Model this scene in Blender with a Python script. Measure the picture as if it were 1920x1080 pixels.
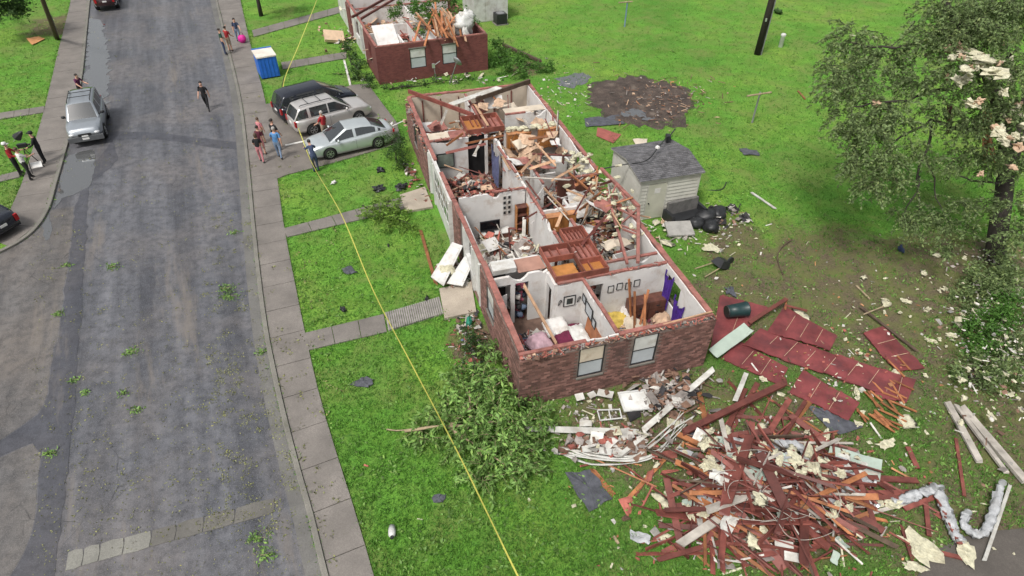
import bpy, math, random
import numpy as np
from mathutils import Vector, Matrix, noise as mnoise
R = math.radians
rnd = random.Random(11)
for o in list(bpy.data.objects): bpy.data.objects.remove(o)
scene = bpy.context.scene
col = scene.collection
# ---------------------------------------------------------------- camera
CAM_H, PITCH, ROLL, FPX = 17.183, 0.7053, 0.01067, 1177.34
cd = bpy.data.cameras.new('camera'); cam = bpy.data.objects.new('camera', cd); col.objects.link(cam)
cd.sensor_width = 36.0; cd.lens = 36.0 * FPX / 1920.0; cd.clip_start = 0.1; cd.clip_end = 2000
fw = Vector((0, math.cos(PITCH), -math.sin(PITCH))); rt = Vector((1, 0, 0)); up = rt.cross(fw)
r2 = rt * math.cos(ROLL) + up * math.sin(ROLL); u2 = -rt * math.sin(ROLL) + up * math.cos(ROLL)
cam.matrix_world = Matrix(((r2.x, u2.x, -fw.x, 0), (r2.y, u2.y, -fw.y, 0), (r2.z, u2.z, -fw.z, CAM_H), (0, 0, 0, 1)))
scene.camera = cam
# ---------------------------------------------------------------- sky and sun (overcast)
SUN_EL, SUN_AZ = 58, 215          # elevation, azimuth the light comes from (degrees clockwise from +Y)
w = bpy.data.worlds.new('World'); scene.world = w; w.use_nodes = True
wn = w.node_tree; wn.nodes.clear()
sky = wn.nodes.new('ShaderNodeTexSky'); sky.sky_type = 'NISHITA'; sky.sun_disc = False
sky.sun_elevation = R(SUN_EL); sky.sun_rotation = R(SUN_AZ); sky.air_density = 1.4; sky.dust_density = 6.0; sky.ozone_density = 0.6
hs = wn.nodes.new('ShaderNodeHueSaturation'); hs.inputs['Saturation'].default_value = 0.28
bg = wn.nodes.new('ShaderNodeBackground'); bg.inputs[1].default_value = 0.09
wo = wn.nodes.new('ShaderNodeOutputWorld')
wn.links.new(sky.outputs[0], hs.inputs['Color']); wn.links.new(hs.outputs[0], bg.inputs[0]); wn.links.new(bg.outputs[0], wo.inputs[0])
sl = bpy.data.lights.new('sun', 'SUN'); sl.energy = 1.5; sl.angle = R(10); sl.color = (1.0, 0.97, 0.92)
so = bpy.data.objects.new('sun', sl); col.objects.link(so)
sd = Vector((math.sin(R(SUN_AZ)) * math.cos(R(SUN_EL)), math.cos(R(SUN_AZ)) * math.cos(R(SUN_EL)), math.sin(R(SUN_EL))))
so.rotation_euler = (-sd).to_track_quat('-Z', 'Y').to_euler()
vs = scene.view_settings; vs.view_transform = 'Standard'; vs.look = 'None'; vs.gamma = 1; vs.exposure = 0.7
vs.use_curve_mapping = False

# ---------------------------------------------------------------- survey helper: a sighted spot -> its place on the plane z
def G(px, py, z=0.0):
    d = fw * FPX + r2 * (px - 960) - u2 * (py - 540)
    t = (z - CAM_H) / d.z
    return Vector((d.x * t, d.y * t, z))
# house frame
HTH = R(17.0)
HA = Vector((0.28, 13.79, 0)); HU = Vector((math.cos(HTH), math.sin(HTH), 0)); HV = Vector((-math.sin(HTH), math.cos(HTH), 0))
def Hl(a, b, z=0.0): return HA + HU * a + HV * b + Vector((0, 0, z))
def toH(P):
    d = P - HA; return (d.dot(HU), d.dot(HV))

# ---------------------------------------------------------------- mesh builder
class MB:
    def __init__(s): s.v = []; s.f = []; s.m = []
    def add(s, vs, fs, m=0):
        k = len(s.v); s.v += [tuple(p) for p in vs]
        for f in fs: s.f.append(tuple(i + k for i in f)); s.m.append(m)
    def box(s, x0, x1, y0, y1, z0, z1, m=0):
        v = [(x0,y0,z0),(x1,y0,z0),(x1,y1,z0),(x0,y1,z0),(x0,y0,z1),(x1,y0,z1),(x1,y1,z1),(x0,y1,z1)]
        s.add(v, [(0,3,2,1),(4,5,6,7),(0,1,5,4),(1,2,6,5),(2,3,7,6),(3,0,4,7)], m); return s
    def cbox(s, c, size, rot=None, m=0, taper=1.0):
        c = Vector(c); hx, hy, hz = size[0]/2, size[1]/2, size[2]/2
        v = [Vector(p) for p in ((-hx,-hy,-hz),(hx,-hy,-hz),(hx,hy,-hz),(-hx,hy,-hz),(-hx*taper,-hy*taper,hz),(hx*taper,-hy*taper,hz),(hx*taper,hy*taper,hz),(-hx*taper,hy*taper,hz))]
        if rot is not None: v = [rot @ p for p in v]
        s.add([p + c for p in v], [(0,3,2,1),(4,5,6,7),(0,1,5,4),(1,2,6,5),(2,3,7,6),(3,0,4,7)], m); return s
    def beam(s, p0, p1, w, h, m=0, roll=0.0):
        p0, p1 = Vector(p0), Vector(p1); d = p1 - p0; L = d.length
        q = d.to_track_quat('X', 'Z').to_matrix() @ Matrix.Rotation(roll, 3, 'X')
        return s.cbox((p0 + p1) / 2, (L, w, h), q, m)
    def prism(s, poly, z0, z1, m=0):
        n = len(poly); v = [(p[0], p[1], z0) for p in poly] + [(p[0], p[1], z1) for p in poly]
        f = [tuple(range(n - 1, -1, -1)), tuple(range(n, 2 * n))] + [(i, (i+1) % n, n + (i+1) % n, n + i) for i in range(n)]
        s.add(v, f, m); return s
    def tube(s, pts, rad, n=8, m=0, cap=True):
        pts = [Vector(p) for p in pts]; k = len(pts)
        if not hasattr(rad, '__len__'): rad = [rad] * k
        vs = []; prev = None
        for i, p in enumerate(pts):
            t = (pts[min(i+1, k-1)] - pts[max(i-1, 0)])
            t = t.normalized() if t.length > 1e-9 else Vector((0, 0, 1))
            if prev is None: a = t.orthogonal().normalized()
            else:
                a = prev - t * prev.dot(t); a = a.normalized() if a.length > 1e-6 else t.orthogonal().normalized()
            prev = a; b = t.cross(a)
            for j in range(n):
                an = 2 * math.pi * j / n; vs.append(p + (a * math.cos(an) + b * math.sin(an)) * rad[i])
        fs = [(i*n+j, i*n+(j+1) % n, (i+1)*n+(j+1) % n, (i+1)*n+j) for i in range(k-1) for j in range(n)]
        if cap: fs += [tuple(range(n-1, -1, -1)), tuple(range((k-1)*n, k*n))]
        s.add(vs, fs, m); return s
    def lathe(s, prof, c=(0,0,0), n=16, m=0, rot=None):
        c = Vector(c); vs = []
        for r, z in prof:
            for j in range(n):
                a = 2*math.pi*j/n; p = Vector((r*math.cos(a), r*math.sin(a), z))
                vs.append((rot @ p if rot is not None else p) + c)
        k = len(prof)
        fs = [(i*n+j, i*n+(j+1) % n, (i+1)*n+(j+1) % n, (i+1)*n+j) for i in range(k-1) for j in range(n)]
        fs += [tuple(range(n-1, -1, -1)), tuple(range((k-1)*n, k*n))]
        s.add(vs, fs, m); return s
    def build(s, name, mats, parent=None, smooth=False, loc=None, rz=None):
        me = bpy.data.meshes.new(name); me.from_pydata(s.v, [], s.f)
        if not isinstance(mats, (list, tuple)): mats = [mats]
        for m in mats: me.materials.append(m)
        if len(mats) > 1: me.polygons.foreach_set('material_index', s.m)
        if smooth: me.polygons.foreach_set('use_smooth', [True] * len(me.polygons))
        me.update()
        return link(name, me, parent, loc, rz)
def link(name, me, parent=None, loc=None, rz=None):
    o = bpy.data.objects.new(name, me); col.objects.link(o)
    if parent is not None: o.parent = parent
    if loc is not None: o.location = loc
    if rz is not None: o.rotation_euler = (0, 0, rz)
    return o
def tag(o, label=None, cat=None, group=None, kind=None):
    if label: o['label'] = label
    if cat: o['category'] = cat
    if group: o['group'] = group
    if kind: o['kind'] = kind
    return o
def empty(name, loc, rz=0.0, label=None, cat=None, group=None):
    o = bpy.data.objects.new(name, None); o.empty_display_size = 0.2; col.objects.link(o); o.location = loc; o.rotation_euler = (0, 0, rz)
    return tag(o, label, cat, group)
def npmesh(name, V, F, mats, parent=None, smooth=False, mi=None):
    """numpy verts (n,3), faces (m,k) -> object"""
    me = bpy.data.meshes.new(name); V = np.asarray(V, np.float32); F = np.asarray(F, np.int32); k = F.shape[1]
    me.vertices.add(len(V)); me.vertices.foreach_set('co', V.ravel())
    me.loops.add(F.size); me.loops.foreach_set('vertex_index', F.ravel())
    me.polygons.add(len(F)); me.polygons.foreach_set('loop_start', np.arange(0, F.size, k, dtype=np.int32)); me.polygons.foreach_set('loop_total', np.full(len(F), k, np.int32))
    if not isinstance(mats, (list, tuple)): mats = [mats]
    for m in mats: me.materials.append(m)
    if mi is not None: me.polygons.foreach_set('material_index', np.asarray(mi, np.int32))
    me.update(calc_edges=True)
    return link(name, me, parent)

# ---------------------------------------------------------------- materials
MATS = {}
def newmat(name):
    m = bpy.data.materials.new(name); m.use_nodes = True; nt = m.node_tree; nt.nodes.clear()
    out = nt.nodes.new('ShaderNodeOutputMaterial'); b = nt.nodes.new('ShaderNodeBsdfPrincipled'); nt.links.new(b.outputs[0], out.inputs[0])
    MATS[name] = m
    return m, nt, b, out
def N(nt, t, **kw):
    n = nt.nodes.new('ShaderNode' + t)
    for k, v in kw.items():
        if k in n.inputs: n.inputs[k].default_value = v
        else: setattr(n, k, v)
    return n
def pos(nt, scale=(1,1,1), rz=0.0):
    g = N(nt, 'NewGeometry'); mp = N(nt, 'Mapping'); mp.inputs['Scale'].default_value = scale; mp.inputs['Rotation'].default_value = (0, 0, rz)
    if rz and scale != (1,1,1):
        m1 = N(nt, 'Mapping'); m1.inputs['Rotation'].default_value = (0, 0, rz); nt.links.new(g.outputs['Position'], m1.inputs[0])
        mp.inputs['Rotation'].default_value = (0, 0, 0); nt.links.new(m1.outputs[0], mp.inputs[0])
    else: nt.links.new(g.outputs['Position'], mp.inputs[0])
    return mp.outputs[0]
def noi(nt, vec, scale, detail=4, rough=0.6, dist=0.0):
    n = N(nt, 'TexNoise'); n.inputs['Scale'].default_value = scale; n.inputs['Detail'].default_value = detail; n.inputs['Roughness'].default_value = rough; n.inputs['Distortion'].default_value = dist
    nt.links.new(vec, n.inputs['Vector']); return n.outputs[0]
def ramp(nt, fac, stops, interp='LINEAR'):
    r = N(nt, 'ValToRGB'); cr = r.color_ramp; cr.interpolation = interp
    while len(cr.elements) < len(stops): cr.elements.new(0.5)
    for e, (p, c) in zip(cr.elements, stops):
        e.position = p; e.color = (c, c, c, 1) if not hasattr(c, '__len__') else (*c, 1)
    nt.links.new(fac, r.inputs[0]); return r.outputs[0]
def mix(nt, fac, a, b, mode='MIX'):
    m = N(nt, 'Mix', data_type='RGBA', blend_type=mode)
    for i, x in ((0, fac), (6, a), (7, b)):
        if isinstance(x, (int, float)): m.inputs[i].default_value = x
        elif isinstance(x, tuple): m.inputs[i].default_value = (*x, 1)
        else: nt.links.new(x, m.inputs[i])
    return m.outputs[2]
def mth(nt, op, a, b=0.0, c=None):
    m = N(nt, 'Math', operation=op)
    for i, x in enumerate((a, b, c)):
        if x is None: continue
        if isinstance(x, (int, float)): m.inputs[i].default_value = x
        else: nt.links.new(x, m.inputs[i])
    return m.outputs[0]
def bump(nt, b, h, strength, dist=0.02):
    n = N(nt, 'Bump'); n.inputs['Strength'].default_value = strength; n.inputs['Distance'].default_value = dist
    nt.links.new(h, n.inputs['Height']); nt.links.new(n.outputs[0], b.inputs['Normal'])
def mat(name, c, rough=0.8, var=0.25, scale=3.0, bs=0.25, bscale=30.0, metal=0.0, dirt=0.0, dcol=(0.08, 0.06, 0.045), isl=0.0, objr=0.0, stretch=None, spec=0.4):
    if name in MATS: return MATS[name]
    m, nt, b, out = newmat(name); P = pos(nt, stretch or (1, 1, 1))
    n1 = noi(nt, P, scale, 5); lo = tuple(x * (1 - var) for x in c); hi = tuple(min(1, x * (1 + var)) for x in c)
    cc = ramp(nt, n1, [(0.3, lo), (0.7, hi)])
    if isl or objr:
        if isl: rv = N(nt, 'NewGeometry').outputs['Random Per Island']; amt = isl
        else: rv = N(nt, 'ObjectInfo').outputs['Random']; amt = objr
        mr = N(nt, 'MapRange'); mr.inputs[3].default_value = 1 - amt; mr.inputs[4].default_value = 1 + amt; nt.links.new(rv, mr.inputs[0])
        cc = mix(nt, 1.0, cc, mr.outputs[0], 'MULTIPLY')
    if dirt:
        n2 = noi(nt, pos(nt), 1.7, 7, 0.7); cc = mix(nt, ramp(nt, n2, [(0.62 - 0.3 * dirt, 0), (0.78 - 0.1 * dirt, 0.85)]), cc, dcol)
    nt.links.new(cc, b.inputs['Base Color']); b.inputs['Roughness'].default_value = rough; b.inputs['Metallic'].default_value = metal; b.inputs['Specular IOR Level'].default_value = spec
    if bs: bump(nt, b, noi(nt, P, bscale, 4), bs)
    return m
# ================================================================ special materials
def blob(nt, c, r0, r1):
    """1 inside radius r0 of a world spot, fading to 0 at r1 (patches of bare soil)"""
    g = N(nt, 'NewGeometry'); d = N(nt, 'VectorMath', operation='DISTANCE'); nt.links.new(g.outputs['Position'], d.inputs[0]); d.inputs[1].default_value = (c[0], c[1], 0)
    mr = N(nt, 'MapRange'); mr.inputs[1].default_value = r0; mr.inputs[2].default_value = r1; mr.inputs[3].default_value = 1; mr.inputs[4].default_value = 0; nt.links.new(d.outputs['Value'], mr.inputs[0])
    return mr.outputs[0]
BARE = [((14.5, 19.5), 1.0, 8.5), ((20, 20), 2.0, 7.0), ((-0.5, 21.5), 0.2, 1.6), ((17.5, 13.5), 0.5, 6.0), ((10.5, 23.3), 0.2, 3.2), ((10.0, 19.5), 0.2, 4.0), ((4.3, 13.2), 1.0, 3.6), ((-1.3, 17.0), 0.5, 1.7), ((6.6, 14.2), 0.4, 2.6), ((8.2, 11.0), 1.0, 4.2), ((13.5, 9.0), 0.5, 4.5), ((1.0, 44.5), 0.4, 2.0), ((9.5, 12.5), 0.3, 4.0), ((-37, 53), 0.5, 4.5)]
def bare_val(x, y):
    v = 0
    for (c, a, b) in BARE:
        d = math.hypot(x - c[0], y - c[1]); v = max(v, min(1, max(0, (b - d) / (b - a))))
    return v
def grass_mat():
    m, nt, b, out = newmat('lawn_grass'); P = pos(nt)
    big = noi(nt, P, 0.13, 4, 0.6, 0.4); mid = noi(nt, P, 0.9, 6, 0.7); fine = noi(nt, P, 11, 6, 0.75); vf = noi(nt, P, 45, 3, 0.7)
    base = ramp(nt, big, [(0.3, (0.088, 0.235, 0.032)), (0.5, (0.140, 0.330, 0.044)), (0.68, (0.240, 0.375, 0.060))])
    base = mix(nt, ramp(nt, mid, [(0.42, 0.0), (0.70, 0.85)]), base, (0.105, 0.185, 0.026))
    base = mix(nt, ramp(nt, fine, [(0.36, 0.75), (0.56, 0)]), base, (0.022, 0.090, 0.012))
    base = mix(nt, ramp(nt, vf, [(0.56, 0), (0.70, 0.45)]), base, (0.22, 0.44, 0.07))
    pat = noi(nt, P, 0.42, 6, 0.65, 0.6); base = mix(nt, ramp(nt, pat, [(0.46, 0), (0.66, 0.75)]), base, (0.165, 0.205, 0.060))
    weed = noi(nt, P, 2.2, 5, 0.7); base = mix(nt, ramp(nt, weed, [(0.58, 0), (0.70, 0.7)]), base, (0.045, 0.150, 0.030))
    wz = blob(nt, (11.5, 13.5), 4.0, 12.5); base = mix(nt, mth(nt, 'MULTIPLY', wz, 0.8), base, (0.085, 0.130, 0.038))
    soil = mix(nt, ramp(nt, fine, [(0.35, 0.0), (0.65, 1.0)]), (0.068, 0.052, 0.034), (0.185, 0.148, 0.100))
    soil = mix(nt, ramp(nt, mid, [(0.40, 0.0), (0.60, 0.85)]), soil, (0.135, 0.155, 0.050))
    tot = None
    for (c, a, r) in BARE:
        bl = blob(nt, c, a, r); tot = bl if tot is None else mth(nt, 'MAXIMUM', tot, bl)
    k = mth(nt, 'ADD', mth(nt, 'MULTIPLY', tot, 1.5), mth(nt, 'MULTIPLY', mth(nt, 'SUBTRACT', noi(nt, P, 0.7, 8, 0.75), 0.55), 2.4))
    k = ramp(nt, k, [(0.30, 0.0), (0.75, 1.0)])
    k = mth(nt, 'MULTIPLY', k, ramp(nt, tot, [(0.0, 0.0), (0.25, 1.0)]))
    spk = ramp(nt, noi(nt, P, 1.4, 8, 0.8), [(0.66, 0.0), (0.74, 0.55)])
    k = mth(nt, 'MAXIMUM', k, spk)
    nt.links.new(mix(nt, k, base, soil), b.inputs['Base Color']); b.inputs['Roughness'].default_value = 0.9; b.inputs['Specular IOR Level'].default_value = 0.15
    bump(nt, b, mth(nt, 'ADD', fine, mth(nt, 'MULTIPLY', vf, 0.5)), 0.9, 0.06)
    return m
M_GRASS = grass_mat()
RZ = -0.4220
def asphalt_mat(name, c, worn, cracks=True, wet=0.5):
    m, nt, b, out = newmat(name); P = pos(nt); S = pos(nt, (1.0, 0.055, 1.0), RZ)
    streak = noi(nt, S, 0.95, 6, 0.62); big = noi(nt, P, 0.22, 5, 0.6); grit = noi(nt, P, 38, 3, 0.8); mid = noi(nt, P, 2.3, 7, 0.72)
    cc = mix(nt, ramp(nt, streak, [(0.36, 0), (0.66, 1)]), c, worn)
    cc = mix(nt, ramp(nt, big, [(0.44, 0), (0.66, 0.75)]), cc, (worn[0] * 1.05, worn[1] * 0.93, worn[2] * 0.80))
    cc = mix(nt, ramp(nt, mid, [(0.36, 0.62), (0.58, 0)]), cc, tuple(x * 0.5 for x in c))
    cc = mix(nt, ramp(nt, grit, [(0.5, 0), (0.74, 0.6)]), cc, tuple(x * 1.9 for x in worn))
    dust = noi(nt, pos(nt, (0.8, 0.10, 1.0), RZ - 0.03), 0.75, 7, 0.7); cc = mix(nt, ramp(nt, dust, [(0.56, 0), (0.68, 0.7)]), cc, (0.185, 0.160, 0.135))
    oil = noi(nt, P, 0.9, 5, 0.7); cc = mix(nt, ramp(nt, oil, [(0.62, 0), (0.74, 0.6)]), cc, (0.030, 0.030, 0.034))
    chips = noi(nt, P, 7.5, 4, 0.8); cc = mix(nt, ramp(nt, chips, [(0.66, 0), (0.74, 0.55)]), cc, (0.26, 0.265, 0.26))
    h = grit
    if cracks:
        wv = N(nt, 'Mix', data_type='VECTOR'); wv.inputs[0].default_value = 0.12; nt.links.new(P, wv.inputs[4])
        nz = N(nt, 'TexNoise'); nz.inputs['Scale'].default_value = 2.0; nt.links.new(P, nz.inputs['Vector']); nt.links.new(nz.outputs['Color'], wv.inputs[5])
        for sc, wd, th in ((0.62, 0.009, 0.53), (3.4, 0.030, 0.60)):
            v = N(nt, 'TexVoronoi', feature='DISTANCE_TO_EDGE'); v.inputs['Scale'].default_value = sc; nt.links.new(wv.outputs[1], v.inputs['Vector'])
            line = ramp(nt, v.outputs[0], [(0.0, 1), (wd, 0)])
            where = ramp(nt, noi(nt, P, 0.33 if sc < 1 else 0.25, 4, 0.6), [(th, 0), (th + 0.08, 0.9)])
            k = mth(nt, 'MULTIPLY', line, where); cc = mix(nt, mth(nt, 'MULTIPLY', k, 0.75), cc, (0.020, 0.020, 0.022)); h = mth(nt, 'SUBTRACT', h, mth(nt, 'MULTIPLY', k, 1.2))
    nt.links.new(cc, b.inputs['Base Color'])
    rr = N(nt, 'MapRange'); rr.inputs[3].default_value = 0.62 - 0.34 * wet; rr.inputs[4].default_value = 0.8 - 0.2 * wet
    rr.inputs[1].default_value = 0.35; rr.inputs[2].default_value = 0.65
    nt.links.new(noi(nt, S, 0.7, 5, 0.6), rr.inputs[0]); nt.links.new(rr.outputs[0], b.inputs['Roughness'])
    b.inputs['Specular IOR Level'].default_value = 0.5
    bump(nt, b, h, 0.5, 0.012)
    return m
M_ROAD = asphalt_mat('road_asphalt', (0.040, 0.042, 0.050), (0.142, 0.144, 0.158), wet=1.0)
M_PATCH = asphalt_mat('patch_asphalt', (0.048, 0.050, 0.060), (0.074, 0.076, 0.090), cracks=False, wet=0.9)
M_BAY = asphalt_mat('bay_asphalt', (0.066, 0.064, 0.065), (0.145, 0.138, 0.134), wet=0.9)
def conc_mat(name, c, mossy=0.3, wet=0.2):
    m, nt, b, out = newmat(name); P = pos(nt)
    a = noi(nt, P, 0.8, 6, 0.65); g = noi(nt, P, 30, 4, 0.75); mo = noi(nt, P, 3.0, 7, 0.75)
    cc = ramp(nt, a, [(0.3, tuple(x * 0.68 for x in c)), (0.7, tuple(x * 1.22 for x in c))])
    cc = mix(nt, ramp(nt, g, [(0.42, 0.5), (0.6, 0)]), cc, tuple(x * 0.5 for x in c))
    cc = mix(nt, ramp(nt, mo, [(0.66 - 0.12 * mossy, 0), (0.80, 0.75)]), cc, (0.075, 0.085, 0.035))
    nt.links.new(cc, b.inputs['Base Color']); b.inputs['Roughness'].default_value = 0.75 - 0.35 * wet
    bump(nt, b, g, 0.35, 0.01)
    return m
M_WALK = conc_mat('walk_concrete', (0.200, 0.180, 0.162), 0.5, 0.3)
M_PAD = conc_mat('drive_concrete', (0.185, 0.165, 0.145), 0.6, 0.3)
M_KERB = conc_mat('kerb_concrete', (0.20, 0.19, 0.165), 0.8)
M_PORCH = conc_mat('porch_concrete', (0.42, 0.36, 0.29), 0.1)
M_BAND2 = conc_mat('band_worn', (0.135, 0.128, 0.115), 0.7)
M_BAND = conc_mat('band_concrete', (0.22, 0.215, 0.19), 0.5)
def water_mat():
    m, nt, b, out = newmat('puddle_water'); b.inputs['Base Color'].default_value = (0.085, 0.087, 0.088, 1); b.inputs['Roughness'].default_value = 0.06; b.inputs['Coat Weight'].default_value = 1.0; b.inputs['Coat Roughness'].default_value = 0.04
    bump(nt, b, noi(nt, pos(nt), 6, 2), 0.05, 0.01); return m
M_WATER = water_mat()
def dirt_mat():
    m, nt, b, out = newmat('wet_soil'); P = pos(nt); a = noi(nt, P, 1.3, 6, 0.7); f = noi(nt, P, 14, 5, 0.75)
    cc = ramp(nt, a, [(0.34, (0.026, 0.018, 0.014)), (0.54, (0.062, 0.043, 0.034)), (0.72, (0.15, 0.12, 0.095))])
    cc = mix(nt, ramp(nt, f, [(0.5, 0), (0.7, 0.6)]), cc, (0.17, 0.14, 0.11))
    nt.links.new(cc, b.inputs['Base Color']); b.inputs['Roughness'].default_value = 0.7; bump(nt, b, f, 0.8, 0.06); return m
M_SOIL = dirt_mat()
def leaf_mat(name, c, var=0.35, trans=0.35):
    m, nt, b, out = newmat(name)
    rv = N(nt, 'NewGeometry').outputs['Random Per Island']
    lo = tuple(x * (1 - var) for x in c); hi = tuple(x * (1 + var) for x in c)
    cc = ramp(nt, rv, [(0, lo), (0.75, hi), (1, (hi[0] * 1.25, hi[1] * 1.1, hi[2]))])
    n2 = noi(nt, pos(nt), 0.9, 3); cc = mix(nt, ramp(nt, n2, [(0.35, 0.45), (0.65, 0)]), cc, tuple(x * 0.5 for x in c))
    nt.links.new(cc, b.inputs['Base Color']); b.inputs['Roughness'].default_value = 0.6; b.inputs['Specular IOR Level'].default_value = 0.3
    t = N(nt, 'BsdfTranslucent'); nt.links.new(cc, t.inputs[0]); ms = N(nt, 'MixShader'); ms.inputs[0].default_value = trans
    nt.links.new(b.outputs[0], ms.inputs[1]); nt.links.new(t.outputs[0], ms.inputs[2]); nt.links.new(ms.outputs[0], out.inputs[0])
    return m
M_LEAF = leaf_mat('tree_leaf', (0.195, 0.270, 0.110), 0.5, 0.45)
M_LEAFY = leaf_mat('fallen_leaf', (0.185, 0.325, 0.085), 0.55)
M_LEAFD = leaf_mat('shrub_leaf', (0.050, 0.105, 0.028))
M_LEAFB = leaf_mat('bright_leaf', (0.190, 0.330, 0.055))
M_BLADE = leaf_mat('grass_blade', (0.105, 0.255, 0.040), 0.65, 0.3)
M_LITTER = leaf_mat('leaf_litter', (0.200, 0.215, 0.085), 0.5, 0.1)
M_BARK = mat('bark', (0.036, 0.030, 0.025), 0.9, 0.4, 4, 0.8, 18, stretch=(1, 1, 0.25))
M_POLE = mat('dark_pole_wood', (0.030, 0.024, 0.020), 0.85, 0.35, 4, 0.4, 30, stretch=(1, 1, 0.1))
M_POLE2 = mat('brown_pole_wood', (0.085, 0.058, 0.040), 0.85, 0.35, 4, 0.4, 30, stretch=(1, 1, 0.1))
def brick_mat(name, c, objr):
    m, nt, b, out = newmat(name); P = pos(nt)
    rv = N(nt, 'ObjectInfo').outputs['Random'] if objr else N(nt, 'NewGeometry').outputs['Random Per Island']
    cc = ramp(nt, rv, [(0, tuple(x * 0.52 for x in c)), (0.35, tuple(x * 0.85 for x in c)), (0.7, tuple(x * 1.15 for x in c)), (1, (c[0] * 1.7, c[1] * 1.75, c[2] * 1.8))])
    st = noi(nt, pos(nt, (1, 1, 0.45)), 0.9, 6, 0.7); cc = mix(nt, ramp(nt, st, [(0.50, 0), (0.70, 0.65)]), cc, (0.060, 0.042, 0.038))
    cc = mix(nt, ramp(nt, noi(nt, P, 9, 5), [(0.60, 0), (0.75, 0.45)]), cc, (0.30, 0.24, 0.21))
    nt.links.new(cc, b.inputs['Base Color']); b.inputs['Roughness'].default_value = 0.9; bump(nt, b, noi(nt, P, 50, 4), 0.5, 0.006); return m
M_BRICK = brick_mat('brick_joined', (0.175, 0.088, 0.072), False)
M_BRICKO = brick_mat('brick_single', (0.175, 0.088, 0.072), True)
M_MORTAR = mat('mortar', (0.15, 0.115, 0.10), 0.95, 0.3, 6, 0.4, 60)
def far_brick_mat():
    m, nt, b, out = newmat('far_brick'); tc = N(nt, 'TexCoord'); 
    mp = N(nt, 'Mapping'); nt.links.new(tc.outputs['UV'], mp.inputs[0])
    br = N(nt, 'TexBrick'); br.inputs['Scale'].default_value = 1.0; br.inputs['Brick Width'].default_value = 0.21; br.inputs['Row Height'].default_value = 0.075; br.inputs['Mortar Size'].default_value = 0.006
    br.inputs['Color1'].default_value = (0.125, 0.030, 0.028, 1); br.inputs['Color2'].default_value = (0.185, 0.050, 0.045, 1); br.inputs['Mortar'].default_value = (0.13, 0.075, 0.065, 1)
    nt.links.new(mp.outputs[0], br.inputs['Vector'])
    P = pos(nt); cc = mix(nt, ramp(nt, noi(nt, P, 1.1, 6, 0.7), [(0.45, 0), (0.7, 0.6)]), br.outputs[0], (0.075, 0.020, 0.020))
    nt.links.new(cc, b.inputs['Base Color']); b.inputs['Roughness'].default_value = 0.85; bump(nt, b, br.outputs[1], -0.4, 0.01); return m
M_FBRICK = far_brick_mat()
M_PLATE = mat('weathered_red_wood', (0.275, 0.112, 0.092), 0.85, 0.4, 3, 0.5, 40, dirt=0.4, dcol=(0.20, 0.125, 0.105))
M_RED = mat('wet_red_lumber', (0.150, 0.046, 0.036), 0.55, 0.4, 2.2, 0.4, 40, objr=0.45)
M_REDJ = mat('wet_red_lumber_joined', (0.185, 0.060, 0.042), 0.6, 0.4, 2.2, 0.4, 40, isl=0.45)
M_ORANGE = mat('fresh_split_lumber', (0.29, 0.115, 0.048), 0.6, 0.35, 3, 0.4, 40, objr=0.35)
M_ORANGEJ = mat('split_lumber_joined', (0.36, 0.17, 0.080), 0.65, 0.35, 3, 0.4, 40, isl=0.5)
M_TAN = mat('tan_lumber', (0.42, 0.26, 0.16), 0.75, 0.3, 3, 0.3, 40, objr=0.3)
M_CAB = mat('orange_cabinet_wood', (0.36, 0.150, 0.045), 0.45, 0.2, 6, 0.15, 40, stretch=(3, 3, 0.4))
M_GREYWOOD = mat('weathered_grey_wood', (0.36, 0.33, 0.29), 0.85, 0.4, 3, 0.6, 30, stretch=(0.6, 0.6, 3))
M_DRY = mat('white_drywall', (0.60, 0.585, 0.565), 0.9, 0.10, 1.2, 0.1, 20, dirt=0.34, dcol=(0.40, 0.32, 0.26))
M_DRYC = mat('cream_drywall', (0.52, 0.45, 0.36), 0.9, 0.15, 1.2, 0.2, 20, dirt=0.3, dcol=(0.36, 0.25, 0.17))
M_VINYL = mat('white_vinyl', (0.56, 0.56, 0.54), 0.5, 0.14, 2, 0.1, 20, dirt=0.45, dcol=(0.30, 0.26, 0.21))
M_VINYL_OBJ = mat('dirty_white_panel', (0.50, 0.495, 0.46), 0.55, 0.25, 2, 0.15, 20, dirt=0.55, dcol=(0.28, 0.24, 0.19), objr=0.15)
M_INS = mat('pale_insulation', (0.50, 0.475, 0.345), 0.95, 0.3, 7, 1.0, 22, dirt=0.3, dcol=(0.26, 0.22, 0.14))
M_INSW = mat('white_duct_wrap', (0.36, 0.37, 0.38), 0.5, 0.25, 5, 1.0, 11, dirt=0.3, dcol=(0.26, 0.24, 0.22))
M_INSP = mat('pink_tan_insulation', (0.46, 0.32, 0.22), 0.95, 0.3, 6, 0.9, 14)
M_SHINGLE = mat('grey_shingle', (0.105, 0.103, 0.108), 0.9, 0.35, 4, 0.6, 60, isl=0.28)
M_SHINGO = mat('torn_grey_shingle', (0.075, 0.078, 0.092), 0.8, 0.35, 4, 0.6, 60)
M_DECK = mat('red_roof_sheathing', (0.175, 0.042, 0.043), 0.5, 0.4, 1.4, 0.2, 30, dirt=0.5, dcol=(0.085, 0.030, 0.034))
M_SIDING = mat('grey_white_siding', (0.47, 0.46, 0.41), 0.7, 0.1, 2, 0.1, 30, dirt=0.2, dcol=(0.36, 0.33, 0.27))
M_SHED_DOOR = mat('shed_door_paint', (0.47, 0.46, 0.38), 0.6, 0.1, 2, 0.1, 30, dirt=0.15, dcol=(0.30, 0.27, 0.21))
M_DARK = mat('dark_plastic', (0.022, 0.023, 0.025), 0.45, 0.3, 3, 0.1, 30)
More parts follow.
